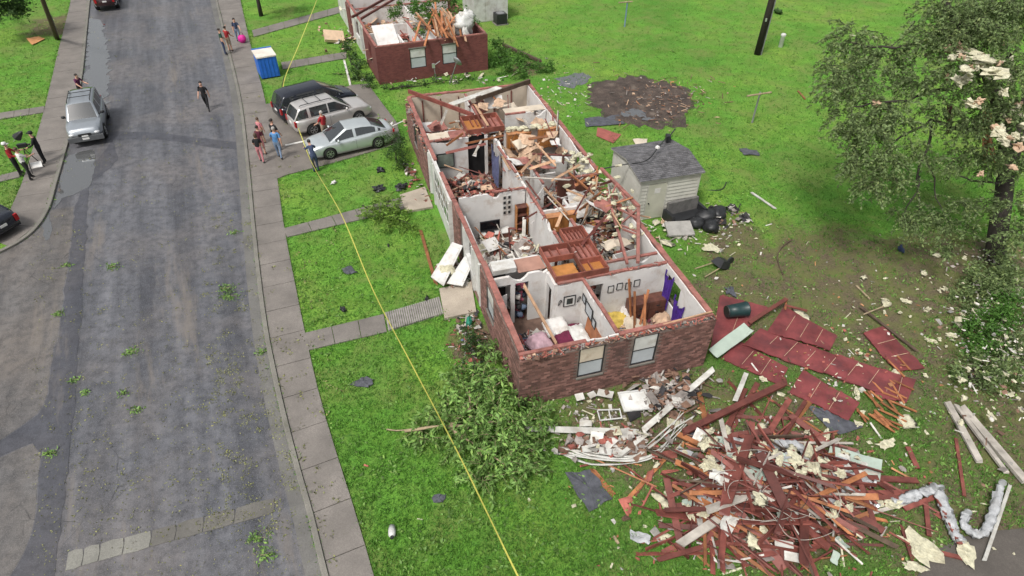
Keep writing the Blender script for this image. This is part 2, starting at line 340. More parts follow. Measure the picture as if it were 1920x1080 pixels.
M_BLACK = mat('black_void_paint', (0.010, 0.010, 0.011), 0.7, 0.3, 3, 0, 30)
M_GREY = mat('grey_metal', (0.24, 0.245, 0.25), 0.5, 0.2, 3, 0.15, 30, metal=0.3)
M_STEEL = mat('pale_steel', (0.55, 0.56, 0.56), 0.35, 0.15, 3, 0.15, 30, metal=0.7)
M_FLOOR = mat('debris_floor', (0.135, 0.085, 0.065), 0.85, 0.45, 2, 0.6, 20, dirt=0.3, dcol=(0.06, 0.04, 0.035))
M_TILE = mat('pale_floor', (0.34, 0.27, 0.22), 0.7, 0.35, 2, 0.4, 20, dirt=0.4, dcol=(0.13, 0.085, 0.065))
M_PANEL = mat('dark_wood_panelling', (0.105, 0.042, 0.030), 0.55, 0.4, 3, 0.2, 30, stretch=(2, 2, 0.3))
M_PURPLE = mat('purple_cloth', (0.058, 0.020, 0.20), 0.8, 0.35, 5, 0.3, 10)
M_MAROON = mat('maroon_cloth', (0.12, 0.012, 0.040), 0.8, 0.35, 5, 0.3, 10)
M_LILAC = mat('lilac_cloth', (0.42, 0.28, 0.32), 0.8, 0.25, 5, 0.3, 10)
M_TAPE = mat('yellow_tape', (0.50, 0.475, 0.095), 0.4, 0.1, 4, 0.05, 10)
M_BLUEBOX = mat('blue_plastic', (0.020, 0.125, 0.50), 0.5, 0.15, 3, 0.1, 20)
M_TAPEPAINT = mat('white_line_paint', (0.62, 0.61, 0.57), 0.7, 0.2, 5, 0.1, 30, dirt=0.35, dcol=(0.20, 0.18, 0.16))
M_CARD = mat('orange_cardboard', (0.50, 0.24, 0.10), 0.85, 0.25, 4, 0.3, 20)
M_GLASSW = mat('frosted_window_pane', (0.42, 0.45, 0.47), 0.18, 0.12, 1.5, 0, 10)
M_GLASSD = mat('dark_window_pane', (0.030, 0.040, 0.040), 0.08, 0.2, 1.5, 0, 10)
M_GREENB = mat('green_plastic', (0.02, 0.20, 0.13), 0.5, 0.2, 3, 0.1, 20)
M_DKGREEN = mat('dark_green_plastic', (0.012, 0.035, 0.036), 0.4, 0.2, 3, 0.1, 20)
M_SAGE = mat('pale_sage_panel', (0.36, 0.43, 0.37), 0.6, 0.12, 2, 0.1, 20, dirt=0.2, dcol=(0.25, 0.27, 0.22))
M_TWIG = mat('pale_twig', (0.30, 0.235, 0.15), 0.9, 0.35, 5, 0.4, 30)
# rubble palette
RUB = [mat('rubble_white', (0.44, 0.42, 0.385), 0.9, 0.35, 4, 0.4, 20, isl=0.4), mat('rubble_grey', (0.26, 0.23, 0.21), 0.9, 0.4, 4, 0.4, 20, isl=0.4), mat('rubble_brown', (0.17, 0.10, 0.07), 0.9, 0.4, 4, 0.4, 20, isl=0.4),
       mat('rubble_red', (0.27, 0.085, 0.065), 0.85, 0.4, 4, 0.4, 20, isl=0.4), mat('rubble_dark', (0.030, 0.028, 0.030), 0.8, 0.4, 4, 0.3, 20, isl=0.4), M_INS, M_INSP,
       mat('rubble_blue', (0.09, 0.12, 0.18), 0.8, 0.4, 4, 0.3, 20, isl=0.4), mat('rubble_pink', (0.30, 0.075, 0.11), 0.8, 0.4, 4, 0.3, 20, isl=0.4), mat('rubble_yellow', (0.50, 0.36, 0.08), 0.8, 0.4, 4, 0.3, 20, isl=0.4), M_ORANGEJ]
#      0 white 1 grey 2 brown 3 red 4 dark 5 ins 6 pinkins 7 blue 8 pink 9 yellow 10 orange

# ================================================================ the setting
def px2(poly, z=0.0): return [G(x, y, z) for x, y in poly]
def poly_obj(name, poly, z, m, thick=None, parent=None):
    mb = MB()
    if thick is None: mb.add([(p.x, p.y, z) for p in poly], [tuple(range(len(poly)))])
    else: mb.prism([(p.x, p.y) for p in poly], z - thick, z)
    me_o = mb.build(name, m, parent)
    return me_o
def ccw(poly):
    a = sum(poly[i].x * poly[(i+1) % len(poly)].y - poly[(i+1) % len(poly)].x * poly[i].y for i in range(len(poly)))
    return poly if a > 0 else poly[::-1]
def smooth_line(pts, sub=4):
    out = []
    for i in range(len(pts) - 1):
        p0, p1, p2, p3 = pts[max(i-1, 0)], pts[i], pts[i+1], pts[min(i+2, len(pts)-1)]
        for k in range(sub):
            t = k / sub; out.append(0.5 * ((2*p1) + (p2-p0)*t + (2*p0-5*p1+4*p2-p3)*t*t + (3*p1-p0-3*p2+p3)*t**3))
    out.append(pts[-1]); return out
def offset(line, d):
    out = []
    for i, p in enumerate(line):
        t = (line[min(i+1, len(line)-1)] - line[max(i-1, 0)]); t.z = 0; t.normalize(); out.append(p + Vector((-t.y, t.x, 0)) * d)
    return out
def rag(poly, a=0.05, step=0.35):
    out = []
    for p, q in zip(poly, poly[1:] + poly[:1]):
        n = max(1, min(60, int((q - p).length / step)))
        for i in range(n): t = p.lerp(q, i / n); out.append(t + Vector((mnoise.noise(t * 1.7), mnoise.noise(t * 1.7 + Vector((9, 9, 9))), 0)) * a + Vector((mnoise.noise(t * 6), mnoise.noise(t * 6 + Vector((5, 5, 5))), 0)) * a * 0.6)
    return out
EXCL = []
gm = MB(); S = 700
gm.add([(-S, -S, 0), (S, -S, 0), (S, S, 0), (-S, S, 0)], [(0, 1, 2, 3)])
tag(gm.build('ground', M_GRASS), 'green storm-littered lawn around the houses', kind='structure')
KR_px = [(392, -60), (405, 5), (428, 100), (448, 190), (461, 300), (470, 400), (482, 520), (495, 620), (510, 700), (530, 790), (553, 880), (578, 970), (603, 1075), (640, 1220)]
LE_px = [(440, -50), (462, 50), (478, 115), (499, 196), (520, 335), (534, 432), (556, 545), (576, 642), (600, 745), (634, 860), (663, 950), (694, 1055), (735, 1200)]
KL_px = [(178, -70), (170, 0), (164, 60), (156, 140), (140, 228), (124, 288), (108, 345), (95, 390), (72, 428), (40, 455), (0, 476), (-80, 515)]
SL_px = [(140, -70), (133, 0), (110, 95), (85, 200), (62, 280), (45, 335), (30, 372), (8, 415), (-30, 440), (-90, 470)]
KR = smooth_line(px2(KR_px)); LE = smooth_line(px2(LE_px)); KL = smooth_line(px2(KL_px)); SLn = smooth_line(px2(SL_px))
def extend(line, d0, d1):
    a = line[0] + (line[0] - line[1]).normalized() * d0; b = line[-1] + (line[-1] - line[-2]).normalized() * d1
    return [a] + line + [b]
KRx = extend(KR, 80, 25); KLx = extend(KL, 80, 20); LEx = extend(LE, 80, 25); SLx = extend(SLn, 80, 20)
road_poly = ccw(KRx + [KRx[-1] + Vector((-45, -5, 0))] + KLx[::-1])
poly_obj('road', road_poly, 0.006, M_ROAD)['kind'] = 'structure'; EXCL.append(road_poly)
bpy.data.objects['road']['label'] = 'wide wet cracked asphalt street'
# parking bay paving on the street's near left, worn lighter
bay = ccw(px2([(140, 387), (124, 515), (113, 605), (95, 690), (86, 752), (70, 775), (40, 800), (0, 826), (-120, 890), (-120, 530), (0, 478), (40, 457), (72, 430), (97, 394)]))
tag(poly_obj('parking_bay', rag(bay, 0.08), 0.010, M_BAY), 'pale worn paving left of the dark asphalt strip', kind='structure')
bay2 = ccw(px2([(0, 858), (64, 832), (75, 856), (68, 930), (60, 1000), (40, 1040), (10, 1090), (-60, 1200), (-150, 1200), (-150, 920)]))
tag(poly_obj('parking_bay', rag(bay2, 0.08), 0.010, M_BAY), 'rough gravelly paving in the near left corner', kind='structure')
strip = ccw(px2([(212, 262), (222, 300), (190, 330), (167, 340), (161, 457), (150, 612), (140, 760), (130, 850), (118, 960), (100, 1090), (80, 1200), (-30, 1200), (12, 1088), (42, 1040), (62, 1000), (70, 930), (77, 854), (64, 830), (0, 856), (-120, 916), (-120, 892), (0, 828), (42, 801), (72, 776), (88, 752), (97, 690), (115, 605), (126, 515), (142, 385), (160, 330)]))
tag(poly_obj('asphalt_patch', rag(strip, 0.10), 0.014, M_PATCH), 'long dark strip of newer asphalt along the left lane', kind='structure')
cross = ccw(px2([(208, 246), (300, 249), (400, 262), (456, 268), (457, 282), (400, 277), (300, 262), (208, 262)]))
tag(poly_obj('asphalt_patch', rag(cross, 0.10), 0.012, M_PATCH), 'thin dark trench patch crossing the street beside the silver suv', kind='structure')
# puddles along the left kerb
for i, pl in enumerate([[(166, 35), (190, 40), (200, 80), (206, 130), (196, 200), (172, 180), (160, 150), (163, 90)], [(128, 292), (176, 284), (172, 340), (150, 360), (116, 375), (102, 390), (112, 340)], [(70, 395), (92, 400), (98, 432), (86, 450), (78, 430)]]):
    tag(poly_obj('puddle', rag(ccw(smooth_line(px2(pl + [pl[0]]), 5)[:-1]), 0.4 if i == 0 else 0.12, 0.2), 0.018, M_WATER), ['long shallow puddle along the far left kerb', 'rain puddle in front of the silver suv by the kerb', 'small dark puddle on the pale paving near the kerb bend'][i], kind='structure')
def kerb(name, line, side, label, w=0.16, h=0.11, m=M_KERB):
    o = offset(line, w * side); v = []; f = []
    for a, b in zip(line, o): v += [(a.x, a.y, 0), (a.x, a.y, h - 0.015), (a.x + (b.x-a.x)*0.15, a.y + (b.y-a.y)*0.15, h), (b.x, b.y, h), (b.x, b.y, 0)]
    for i in range(len(line) - 1):
        for j in range(4): f.append((i*5+j, (i+1)*5+j, (i+1)*5+j+1, i*5+j+1))
    f += [(0, 1, 2, 3, 4), tuple((len(line)-1)*5 + j for j in (4, 3, 2, 1, 0))]
    mb = MB(); mb.add(v, f); o = mb.build(name, m); tag(o, label, kind='structure'); return o
kerb('kerb', KRx, 1, 'concrete kerb between street and right-hand pavement')
kerb('kerb', KLx, -1, 'concrete kerb along the left pavement')
# gutter pan in front of the right kerb
gp = offset(KRx, -0.42); v = MB(); nK = len(KRx)
v.add([(p.x, p.y, 0.016) for p in gp] + [(p.x, p.y, 0.016) for p in KRx], [(i, nK + i, nK + i + 1, i + 1) for i in range(nK - 1)])
tag(v.build('gutter', conc_mat('gutter_concrete', (0.155, 0.150, 0.140), 0.75, 0.5)), 'mossy concrete gutter along the right kerb', kind='structure')
# pavements made of slabs
def resample(line, step):
    out = [line[0].copy()]; acc = 0
    for a, b in zip(line[:-1], line[1:]):
        L = (b - a).length; d = step - acc
        while d <= L: out.append(a + (b - a) * (d / L)); d += step
        acc = (acc + L) % step
    return out
def nearest_on(line, p):
    best = None
    for a, b in zip(line[:-1], line[1:]):
        ab = b - a; t = max(0, min(1, (p - a).dot(ab) / max(ab.length_squared, 1e-9))); q = a + ab * t; d = (p - q).length
        if best is None or d < best[0]: best = (d, q)
    return best[1]
def pavement(name, inner, outer, label, step, m):
    e = empty(name, inner[len(inner)//2]); tag(e, label, kind='structure'); org = e.location.copy()
    st = resample(inner, step)
    for a, b in zip(st[:-1], st[1:]):
        t = (b - a).normalized() * 0.012
        qa, qb = nearest_on(outer, a), nearest_on(outer, b)
        pl = ccw([a + t - org, b - t - org, qb - t - org, qa + t - org])
        mb = MB(); dz = rnd.uniform(-0.006, 0.006); mb.prism([(p.x, p.y) for p in pl], 0.0, 0.05 + dz); mb.build('slab', m, e)
    EXCL.append(ccw(inner + outer[::-1]))
pavement('pavement', offset(KRx, 0.17)[3:-1], LEx[1:-1], 'slab pavement between the right kerb and the front lawns', 1.6, M_WALK)
pavement('pavement', offset(KLx, -0.17)[3:-3], SLx[1:-1], 'slab pavement along the left side of the street', 1.6, M_WALK)
# driveway pad
pad = ccw(px2([(499, 196), (540, 190), (600, 178), (662, 160), (690, 158), (718, 196), (745, 232), (752, 268), (700, 284), (640, 302), (580, 318), (540, 328), (520, 336)]))
tag(poly_obj('driveway', pad, 0.046, M_PAD, 0.046), 'broad concrete driveway holding three parked cars', kind='structure'); EXCL.append(pad)
LN = MB()
for (a, b, wd) in [((535, 274), (590, 262), 0.09)]:
    A_, B_ = G(*a), G(*b); n = Vector((-(B_-A_).y, (B_-A_).x, 0)).normalized() * wd
    LN.add([(q.x, q.y, 0.055) for q in (A_ - n, B_ - n, B_ + n, A_ + n)], [(0, 1, 2, 3)])
tag(LN.build('painted_line', M_TAPEPAINT), 'white parking bay line on the driveway', kind='structure')
def walk(pts_up, pts_lo, name, label, n, m, z=0.05, gap=0.012, piece='slab'):
    e = empty(name, G(*pts_lo[0])); tag(e, label, kind='structure'); org = e.location.copy()
    a0, a1, b0, b1 = G(*pts_up[0]), G(*pts_up[1]), G(*pts_lo[0]), G(*pts_lo[1])
    for i in range(n):
        t0, t1 = (i + gap) / n, (i + 1 - gap) / n
        pl = ccw([a0.lerp(a1, t0) - org, a0.lerp(a1, t1) - org, b0.lerp(b1, t1) - org, b0.lerp(b1, t0) - org])
        mb = MB(); mb.prism([(p.x, p.y) for p in pl], 0.0, z + rnd.uniform(-0.005, 0.005)); mb.build(piece, m, e)
    EXCL.append(ccw([a0, a1, b1, b0]))
walk([(571, 626), (720, 590)], [(578, 658), (726, 623)], 'front_walk', 'concrete front walk leading to the ribbed ramp', 3, M_WALK)
walk([(722, 589), (824, 559)], [(728, 622), (832, 590)], 'ribbed_ramp', 'grey ribbed boarding laid on the walk before the near porch', 26, mat('ramp_board', (0.24, 0.225, 0.205), 0.8, 0.25, 4, 0.3, 30, isl=0.2), 0.09, 0.12, 'plank')
walk([(531, 430), (750, 372)], [(538, 446), (762, 392)], 'front_walk', 'concrete front walk half covered by a bright fallen branch', 5, M_WALK)
walk([(472, 58), (640, 12)], [(476, 70), (640, 24)], 'front_walk', 'farthest front walk near the top of the picture', 6, M_WALK)
walk([(527, 118), (650, 98)], [(530, 131), (650, 110)], 'front_walk', 'front walk behind the blue bin', 5, M_WALK)
walk([(-60, 222), (84, 200)], [(-60, 234), (82, 212)], 'front_walk', 'farther walk crossing the left lawn', 5, M_WALK)
walk([(-60, 343), (44, 320)], [(-60, 356), (38, 333)], 'front_walk', 'nearer walk crossing the left lawn by the camera crew', 4, M_WALK)
for pl, lb in (([(824, 545), (884, 532), (893, 588), (834, 601)], 'pale concrete porch slab at the near doorway'), ([(750, 369), (797, 354), (812, 391), (762, 400)], 'pale concrete porch slab at the farther doorway')):
    pp = ccw(px2(pl)); tag(poly_obj('porch_slab', pp, 0.13, M_PORCH, 0.13), lb, kind='structure'); EXCL.append(pp)
# concrete band across the near end of the street, broken into pieces
be = empty('crossing_band', G(330, 1000)); tag(be, 'cracked pale concrete band crossing the near street', kind='structure')
bx = [125, 156, 187, 232, 283, 330, 382, 440, 515]
def bty(x): return 1036 - (x - 125) * 0.262
def bby(x): return 1070 - (x - 125) * 0.275
for i in range(len(bx) - 1):
    x0, x1 = bx[i] + 1.5, bx[i+1] - 1.5
    pl = [(x0 + 2, bty(x0) + 1), ((x0+x1)/2, bty((x0+x1)/2) + rnd.uniform(-1.5, 1.5)), (x1 + 1, bty(x1) + 1), (x1 + 2, bty(x1) + 14), (x1 - 2, bby(x1) - 1), ((x0+x1)/2, bby((x0+x1)/2) + rnd.uniform(-2, 2)), (x0 - 3, bby(x0))]
    pp = ccw([q - be.location for q in px2(pl)]); mb = MB(); mb.prism([(q.x, q.y) for q in pp], 0.0, 0.022 + rnd.uniform(0, 0.004)); mb.build('slab', M_BAND if i < 4 else M_BAND2, be)
# concrete apron at the near right corner
ap = ccw(px2([(1700, 1120), (1740, 1040), (1800, 1008), (1870, 995), (1990, 985), (2050, 1200), (1700, 1200)]))
tag(poly_obj('paved_apron', ap, 0.012, conc_mat('apron_concrete', (0.105, 0.092, 0.080), 0.3, 0.4)), 'dark wet paving in the near right corner', kind='structure'); EXCL.append(ap)
HOUSE_POLY = [Hl(-0.6, -0.1), Hl(7.3, -0.1), Hl(7.3, 21.5), Hl(-0.6, 21.5)]; EXCL.append(HOUSE_POLY)

# bare soil pit with relief and a puddle
pc = G(1200, 185); pu, pw = 3.45, 3.75
V = []; F = []; nr, na = 22, 72
for i in range(nr + 1):
    for j in range(na):
        a = 2 * math.pi * j / na; edge = 1 + 0.20 * mnoise.noise(Vector((math.cos(2 * math.pi * j / na) * 9, math.sin(2 * math.pi * j / na) * 9, 1))) + 0.30 * mnoise.noise(Vector((math.cos(a) * 1.6, math.sin(a) * 1.6, 3))) + 0.08 * mnoise.noise(Vector((math.cos(a) * 5, math.sin(a) * 5, 8)))
        r = i / nr * edge; x, y = pc.x + pu * r * math.cos(a), pc.y + pw * r * math.sin(a)
        z = 0.012 + (0.20 * mnoise.noise(Vector((x * 0.9, y * 0.9, 0))) + 0.16 * abs(mnoise.noise(Vector((x * 3, y * 3, 1)))) + 0.08) * (1 - (i / nr) ** 4)
        V.append((x, y, max(z, 0.006)))
for i in range(nr):
    for j in range(na): F.append((i*na+j, (i+1)*na+j, (i+1)*na+(j+1) % na, i*na+(j+1) % na))
sp = npmesh('soil_patch', V, F, M_SOIL); sp.data.polygons.foreach_set('use_smooth', [True] * len(sp.data.polygons)); tag(sp, 'round churned bare soil patch in the back garden', kind='structure')
EXCL.append([pc + Vector((pu * 0.97 * math.cos(t), pw * 0.97 * math.sin(t), 0)) for t in np.linspace(0, 2*math.pi, 24, endpoint=False)])
for pl, z, lb in (([(1042, 148), (1075, 138), (1105, 142), (1100, 158), (1070, 164), (1045, 160)], 0.012, 'grey puddle on the grass left of the soil patch'), ([(1160, 205), (1185, 200), (1225, 222), (1205, 228), (1170, 218)], 0.10, 'pale puddle at the near edge of the soil patch')):
    pp = rag(ccw(smooth_line(px2(pl + [pl[0]]), 4)[:-1]), 0.4, 0.2); tag(poly_obj('puddle', pp, z, M_WATER), lb, kind='structure')
# ================================================================ the near brick house (roof torn off)
house = empty('brick_house', HA, HTH, 'long brown brick house with its whole roof torn off, rooms open to the sky', 'house')
HT = 2.42
def bricks_for(axis, fixed, s0, s1, z0, z1, opens, sign, ragged=0.0):
    """(centre, length) of every brick of a wall face; axis 'a' runs along the gable, 'b' along the front"""
    L, hh, out = 0.203, 0.067, []
    nrow = int((z1 - z0) / 0.077)
    for r in range(nrow):
        z = z0 + r * 0.077 + 0.0385; s = s0 + (0 if r % 2 else -0.1065)
        top = z1 - ragged * (0.5 + 0.5 * mnoise.noise(Vector((s0 * 3, r * 0.1, 0))))
        while s < s1 - 0.02:
            e0, e1 = max(s, s0), min(s + L, s1); s += 0.213
            if e1 - e0 < 0.05: continue
            c = (e0 + e1) / 2
            if any(o[0] - 0.01 < e1 and e0 < o[1] + 0.01 and o[2] - 0.03 < z < o[3] + 0.03 for o in opens): continue
            if ragged and z > z1 - ragged and mnoise.noise(Vector((c * 2.1, z * 3, 5))) > (z1 - z) / ragged * 1.2 - 0.75 and z > z1 - ragged * 0.9: continue
            out.append((c, z, e1 - e0))
    return out
def opening_boxes(mb, axis, f0, f1, s0, s1, z0, z1, opens):
    cuts = sorted(set([s0, s1] + [x for o in opens for x in o[:2]]))
    for a, b in zip(cuts[:-1], cuts[1:]):
        sp = [o for o in opens if o[0] <= a + 1e-6 and o[1] >= b - 1e-6]; zz = [(z0, z1)]
        for o in sp: zz = [q for (p, r) in zz for q in ((p, min(r, o[2])), (max(p, o[3]), r)) if q[1] - q[0] > 0.01]
        for (p, r) in zz:
            if axis == 'a': mb.box(a, b, f0, f1, p, r)
            else: mb.box(f0, f1, a, b, p, r)
def jag_boxes(mb, axis, f0, f1, s0, s1, z0, z1, opens, amp):
    """as opening_boxes, but the top edge is torn"""
    opening_boxes(mb, axis, f0, f1, s0, s1, z0, z1 - amp, opens)
    n = max(2, int((s1 - s0) / 0.14)); k = rnd.uniform(0, 50)
    def hh(i): return z1 - amp + 0.012 + (amp - 0.012) * min(1, max(0.0, 0.95 + 1.6 * mnoise.noise(Vector((i * 0.22, k, 0))) + 0.5 * mnoise.noise(Vector((i * 0.9, k, 3)))))
    for i in range(n):
        a, b = s0 + (s1 - s0) * i / n, s0 + (s1 - s0) * (i + 1) / n; c = (a + b) / 2
        if any(o[0] <= c <= o[1] and o[3] > z1 - amp for o in opens): continue
        za, zb_ = hh(i), hh(i + 1); lo = z1 - amp + 0.001
        P = [(a, f0, lo), (b, f0, lo), (b, f1, lo), (a, f1, lo), (a, f0, za), (b, f0, zb_), (b, f1, zb_), (a, f1, za)]
        if axis == 'b': P = [(q[1], q[0], q[2]) for q in P]
        F = [(4, 5, 6, 7), (0, 1, 5, 4), (1, 2, 6, 5), (2, 3, 7, 6), (3, 0, 4, 7)]
        mb.add(P, F if axis == 'a' else [f[::-1] for f in F])
btmpl = {}
def brick_wall(axis, face, s0, s1, z1, opens, sign, singles=0, ragged=0.12):
    """sign: +1 when the wall body lies on the + side of its outer face"""
    bl = bricks_for(axis, face, s0, s1, 0.02, z1, opens, sign, ragged)
    mb = MB(); f = sorted((face + sign * 0.010, face + sign * 0.11)); opening_boxes(mb, axis, f[0], f[1], s0 + 0.005, s1 - 0.005, 0.0, z1 - ragged * 0.55, opens)
    mb.build('wall', M_MORTAR, house)
    def wpos(c, z): return (Hl(c, face, z) if axis == 'a' else Hl(face, c, z))
    cp = Vector((0, 0, CAM_H))
    if singles: bl.sort(key=lambda b: (wpos(b[0], b[1]) - cp).length + (0 if b[2] > 0.2 else 50))
    jm = MB()
    for i, (c, z, L) in enumerate(bl):
        pr = rnd.uniform(-0.004, 0.004); d0, d1 = sorted((face + pr * sign - 0.002 * sign, face + sign * 0.06))
        if i < singles:
            if 'b' not in btmpl:
                t = MB(); t.cbox((0, 0, 0), (0.203, 0.062, 0.067)); me = bpy.data.meshes.new('brick'); me.from_pydata(t.v, [], t.f); me.materials.append(M_BRICKO); btmpl['b'] = me
            link('brick', btmpl['b'], house, (c, (d0 + d1) / 2, z) if axis == 'a' else ((d0 + d1) / 2, c, z), 0 if axis == 'a' else math.pi / 2)
        elif axis == 'a': jm.box(c - L/2, c + L/2, d0, d1, z - 0.0335, z + 0.0335)
        else: jm.box(d0, d1, c - L/2, c + L/2, z - 0.0335, z + 0.0335)
    o = jm.build('brick', M_BRICK, house); o['kind'] = 'stuff'
W_GAB = [(2.06, 3.0, 0.9, 2.28), (4.04, 4.97, 0.9, 2.28)]
brick_wall('a', 0.0, 0.0, 7.12, 2.38, W_GAB, 1, 300, 0.16)
W_FR = [(3.3, 4.25, 0.95, 2.2)]
brick_wall('b', 0.0, 0.115, 5.2, 2.40, W_FR, 1)
brick_wall('b', -0.08, 8.5, 9.75, 2.40, [], 1)
W_FR2 = [(17.6, 18.5, 0.95, 2.2)]
brick_wall('b', -0.30, 14.6, 21.1, 2.25, W_FR2, 1, 0, 0.5)
brick_wall('a', 21.1, -0.30, 7.1, 2.2, [], -1, 0, 0.4)
W_RT = [(2.0, 3.0, 0.95, 2.1), (12.3, 13.2, 0.9, 2.1)]
brick_wall('b', 7.12, 0.115, 7.3, 2.40, [W_RT[0]], -1)
brick_wall('b', 7.12, 10.5, 21.0, 2.40, [W_RT[1]], -1)
brick_wall('b', 7.12, 7.3, 10.5, 1.2, [], -1, 0, 0.7)
# windows of the gable: frame, sashes, sill
def window(axis, face, sgn, o, pane=M_GLASSW, upper=None):
    s0, s1, z0, z1 = o
    def bx(mb, a, b, d0, d1, p, q):
        e0, e1 = sorted((face + sgn * d0, face + sgn * d1))
        if axis == 'a': mb.box(a, b, e0, e1, p, q)
        else: mb.box(e0, e1, a, b, p, q)
    fr = MB(); t = 0.05
    bx(fr, s0, s0 + t, 0.03, 0.12, z0, z1); bx(fr, s1 - t, s1, 0.03, 0.12, z0, z1); bx(fr, s0 + t, s1 - t, 0.03, 0.12, z1 - t, z1); bx(fr, s0 + t, s1 - t, 0.03, 0.12, z0, z0 + t)
    wo_ = fr.build('window', M_DARK, house); zm = (z0 + z1) / 2
    p1 = MB(); bx(p1, s0 + t, s1 - t, 0.06, 0.075, z0 + t, zm - 0.02); p1.build('lower_pane', pane, wo_)
    p2 = MB(); bx(p2, s0 + t, s1 - t, 0.045, 0.06, zm + 0.02, z1 - t); p2.build('upper_pane', upper or M_VINYL, wo_)
    r = MB(); bx(r, s0 + t, s1 - t, 0.04, 0.09, zm - 0.02, zm + 0.02); r.build('meeting_rail', M_DARK, wo_)
    si = MB(); bx(si, s0 - 0.03, s1 + 0.03, -0.035, 0.11, z0 - 0.07, z0 - 0.002); si.build('sill', M_KERB, wo_)
window('a', 0.0, 1, W_GAB[0], upper=M_DRYC); window('a', 0.0, 1, W_GAB[1])
window('b', 0.0, 1, W_FR[0]); window('b', -0.30, 1, W_FR2[0], M_GLASSD, M_GLASSD)
# interior lining and plates
def lining(axis, f0, f1, s0, s1, opens=(), h=HT, m=M_DRY):
    mb = MB(); jag_boxes(mb, axis, f0, f1, s0, s1, 0.04, h, list(opens), 0.13); return mb.build('wall', m, house)
def plate(a0, b0, a1, b1, w=0.15, z=HT, t=0.075, m=M_PLATE, miss=0.06):
    p, q = Vector((a0, b0, z + t / 2)), Vector((a1, b1, z + t / 2)); n = max(1, int((q - p).length / 1.15))
    for i in range(n):                                 # lengths of lumber butted end to end, none quite level, some torn away
        if rnd.random() < miss: continue
        u, v = p.lerp(q, i / n), p.lerp(q, (i + 1) / n); e = (v - u).normalized() * 0.006
        mb = MB(); mb.beam(u + e + Vector((0, 0, rnd.uniform(-0.02, 0.025))), v - e + Vector((0, 0, rnd.uniform(-0.02, 0.025))), w * rnd.uniform(0.8, 1.08), t, roll=rnd.uniform(-0.05, 0.05)); mb.build('top_plate', m, house)
lining('a', 0.20, 0.26, 0.12, 7.0, W_GAB); plate(0.0, 0.185, 7.05, 0.185, 0.15)
lining('b', 0.20, 0.26, 0.27, 5.2, W_FR); plate(0.14, 0.3, 0.14, 5.2, 0.22)
lining('b', 6.86, 6.92, 0.27, 7.2, [W_RT[0]]); plate(7.0, 0.3, 7.0, 7.2, 0.2)
lining('b', 6.86, 6.92, 10.6, 20.8, [W_RT[1]]); plate(7.0, 10.55, 7.0, 20.9, 0.19)
lining('b', -0.06, 0.0, 14.6, 20.8); plate(-0.10, 14.6, -0.10, 20.9, 0.22)
lining('a', 20.80, 20.86, 0.0, 6.9, m=M_DRYC); plate(-0.1, 20.9, 7.0, 20.9, 0.2)
plate(0.10, 5.2, 0.02, 9.8, 0.22); plate(0.0, 9.8, -0.08, 14.6, 0.2)
# white clad entrance walls with doors and window bands
dr1 = [(5.5, 6.4, 0.04, 2.1), (6.7, 7.9, 0.9, 2.1)]
mb = MB(); opening_boxes(mb, 'b', 0.05, 0.22, 5.2, 8.5, 0.04, HT, dr1); mb.build('wall', M_VINYL, house)
for b in (5.45, 6.45, 6.62, 7.98): mb = MB(); mb.box(-0.01, 0.05, b - 0.05, b + 0.05, 0.04, 2.2); mb.build('white_trim', M_VINYL, house)
dd = MB(); dd.box(0.10, 0.145, 5.5, 6.4, 0.05, 2.09); d_ = dd.build('door', M_VINYL, house); hb = MB(); hb.lathe([(0.0, 0), (0.035, 0.01), (0.035, 0.05), (0, 0.06)], (0.07, 6.3, 1.0), 8, rot=Matrix.Rotation(-math.pi/2, 3, 'Y')); hb.build('handle', M_STEEL, d_)
dr2 = [(13.5, 14.4, 0.04, 2.1), (9.95, 13.25, 0.85, 2.15)]
mb = MB(); opening_boxes(mb, 'b', -0.20, -0.04, 9.75, 14.6, 0.04, HT, dr2); mb.build('wall', M_VINYL, house)
for i in range(5):
    b0 = 9.98 + i * 0.655; fr = MB()
    for (p, q, r_, s_) in ((b0, b0 + 0.03, 0.85, 2.15), (b0 + 0.62, b0 + 0.65, 0.85, 2.15), (b0 + 0.03, b0 + 0.62, 0.85, 0.88), (b0 + 0.03, b0 + 0.62, 2.12, 2.15), (b0 + 0.03, b0 + 0.62, 1.48, 1.50)): fr.box(-0.206, -0.15, p, q, r_, s_)
    wq = fr.build('window', M_VINYL, house); gl = MB(); gl.box(-0.185, -0.170, b0 + 0.02, b0 + 0.61, 0.88, 2.12); gl.build('pane', mat('greenish_pane', (0.060, 0.078, 0.070), 0.12, 0.25, 1.5, 0), wq)
dd = MB(); dd.box(-0.15, -0.105, 13.5, 14.4, 0.05, 2.09); dd.build('door', M_SAGE, house)
for b in (9.82, 13.38, 14.5): mb = MB(); mb.box(-0.26, -0.201, b - 0.06, b + 0.06, 0.04, 2.3); mb.build('white_trim', M_VINYL, house)
# floors
fl = MB(); fl.box(0.0, 7.0, 0.1, 20.9, 0.0, 0.05); fl.build('floor', M_FLOOR, house)
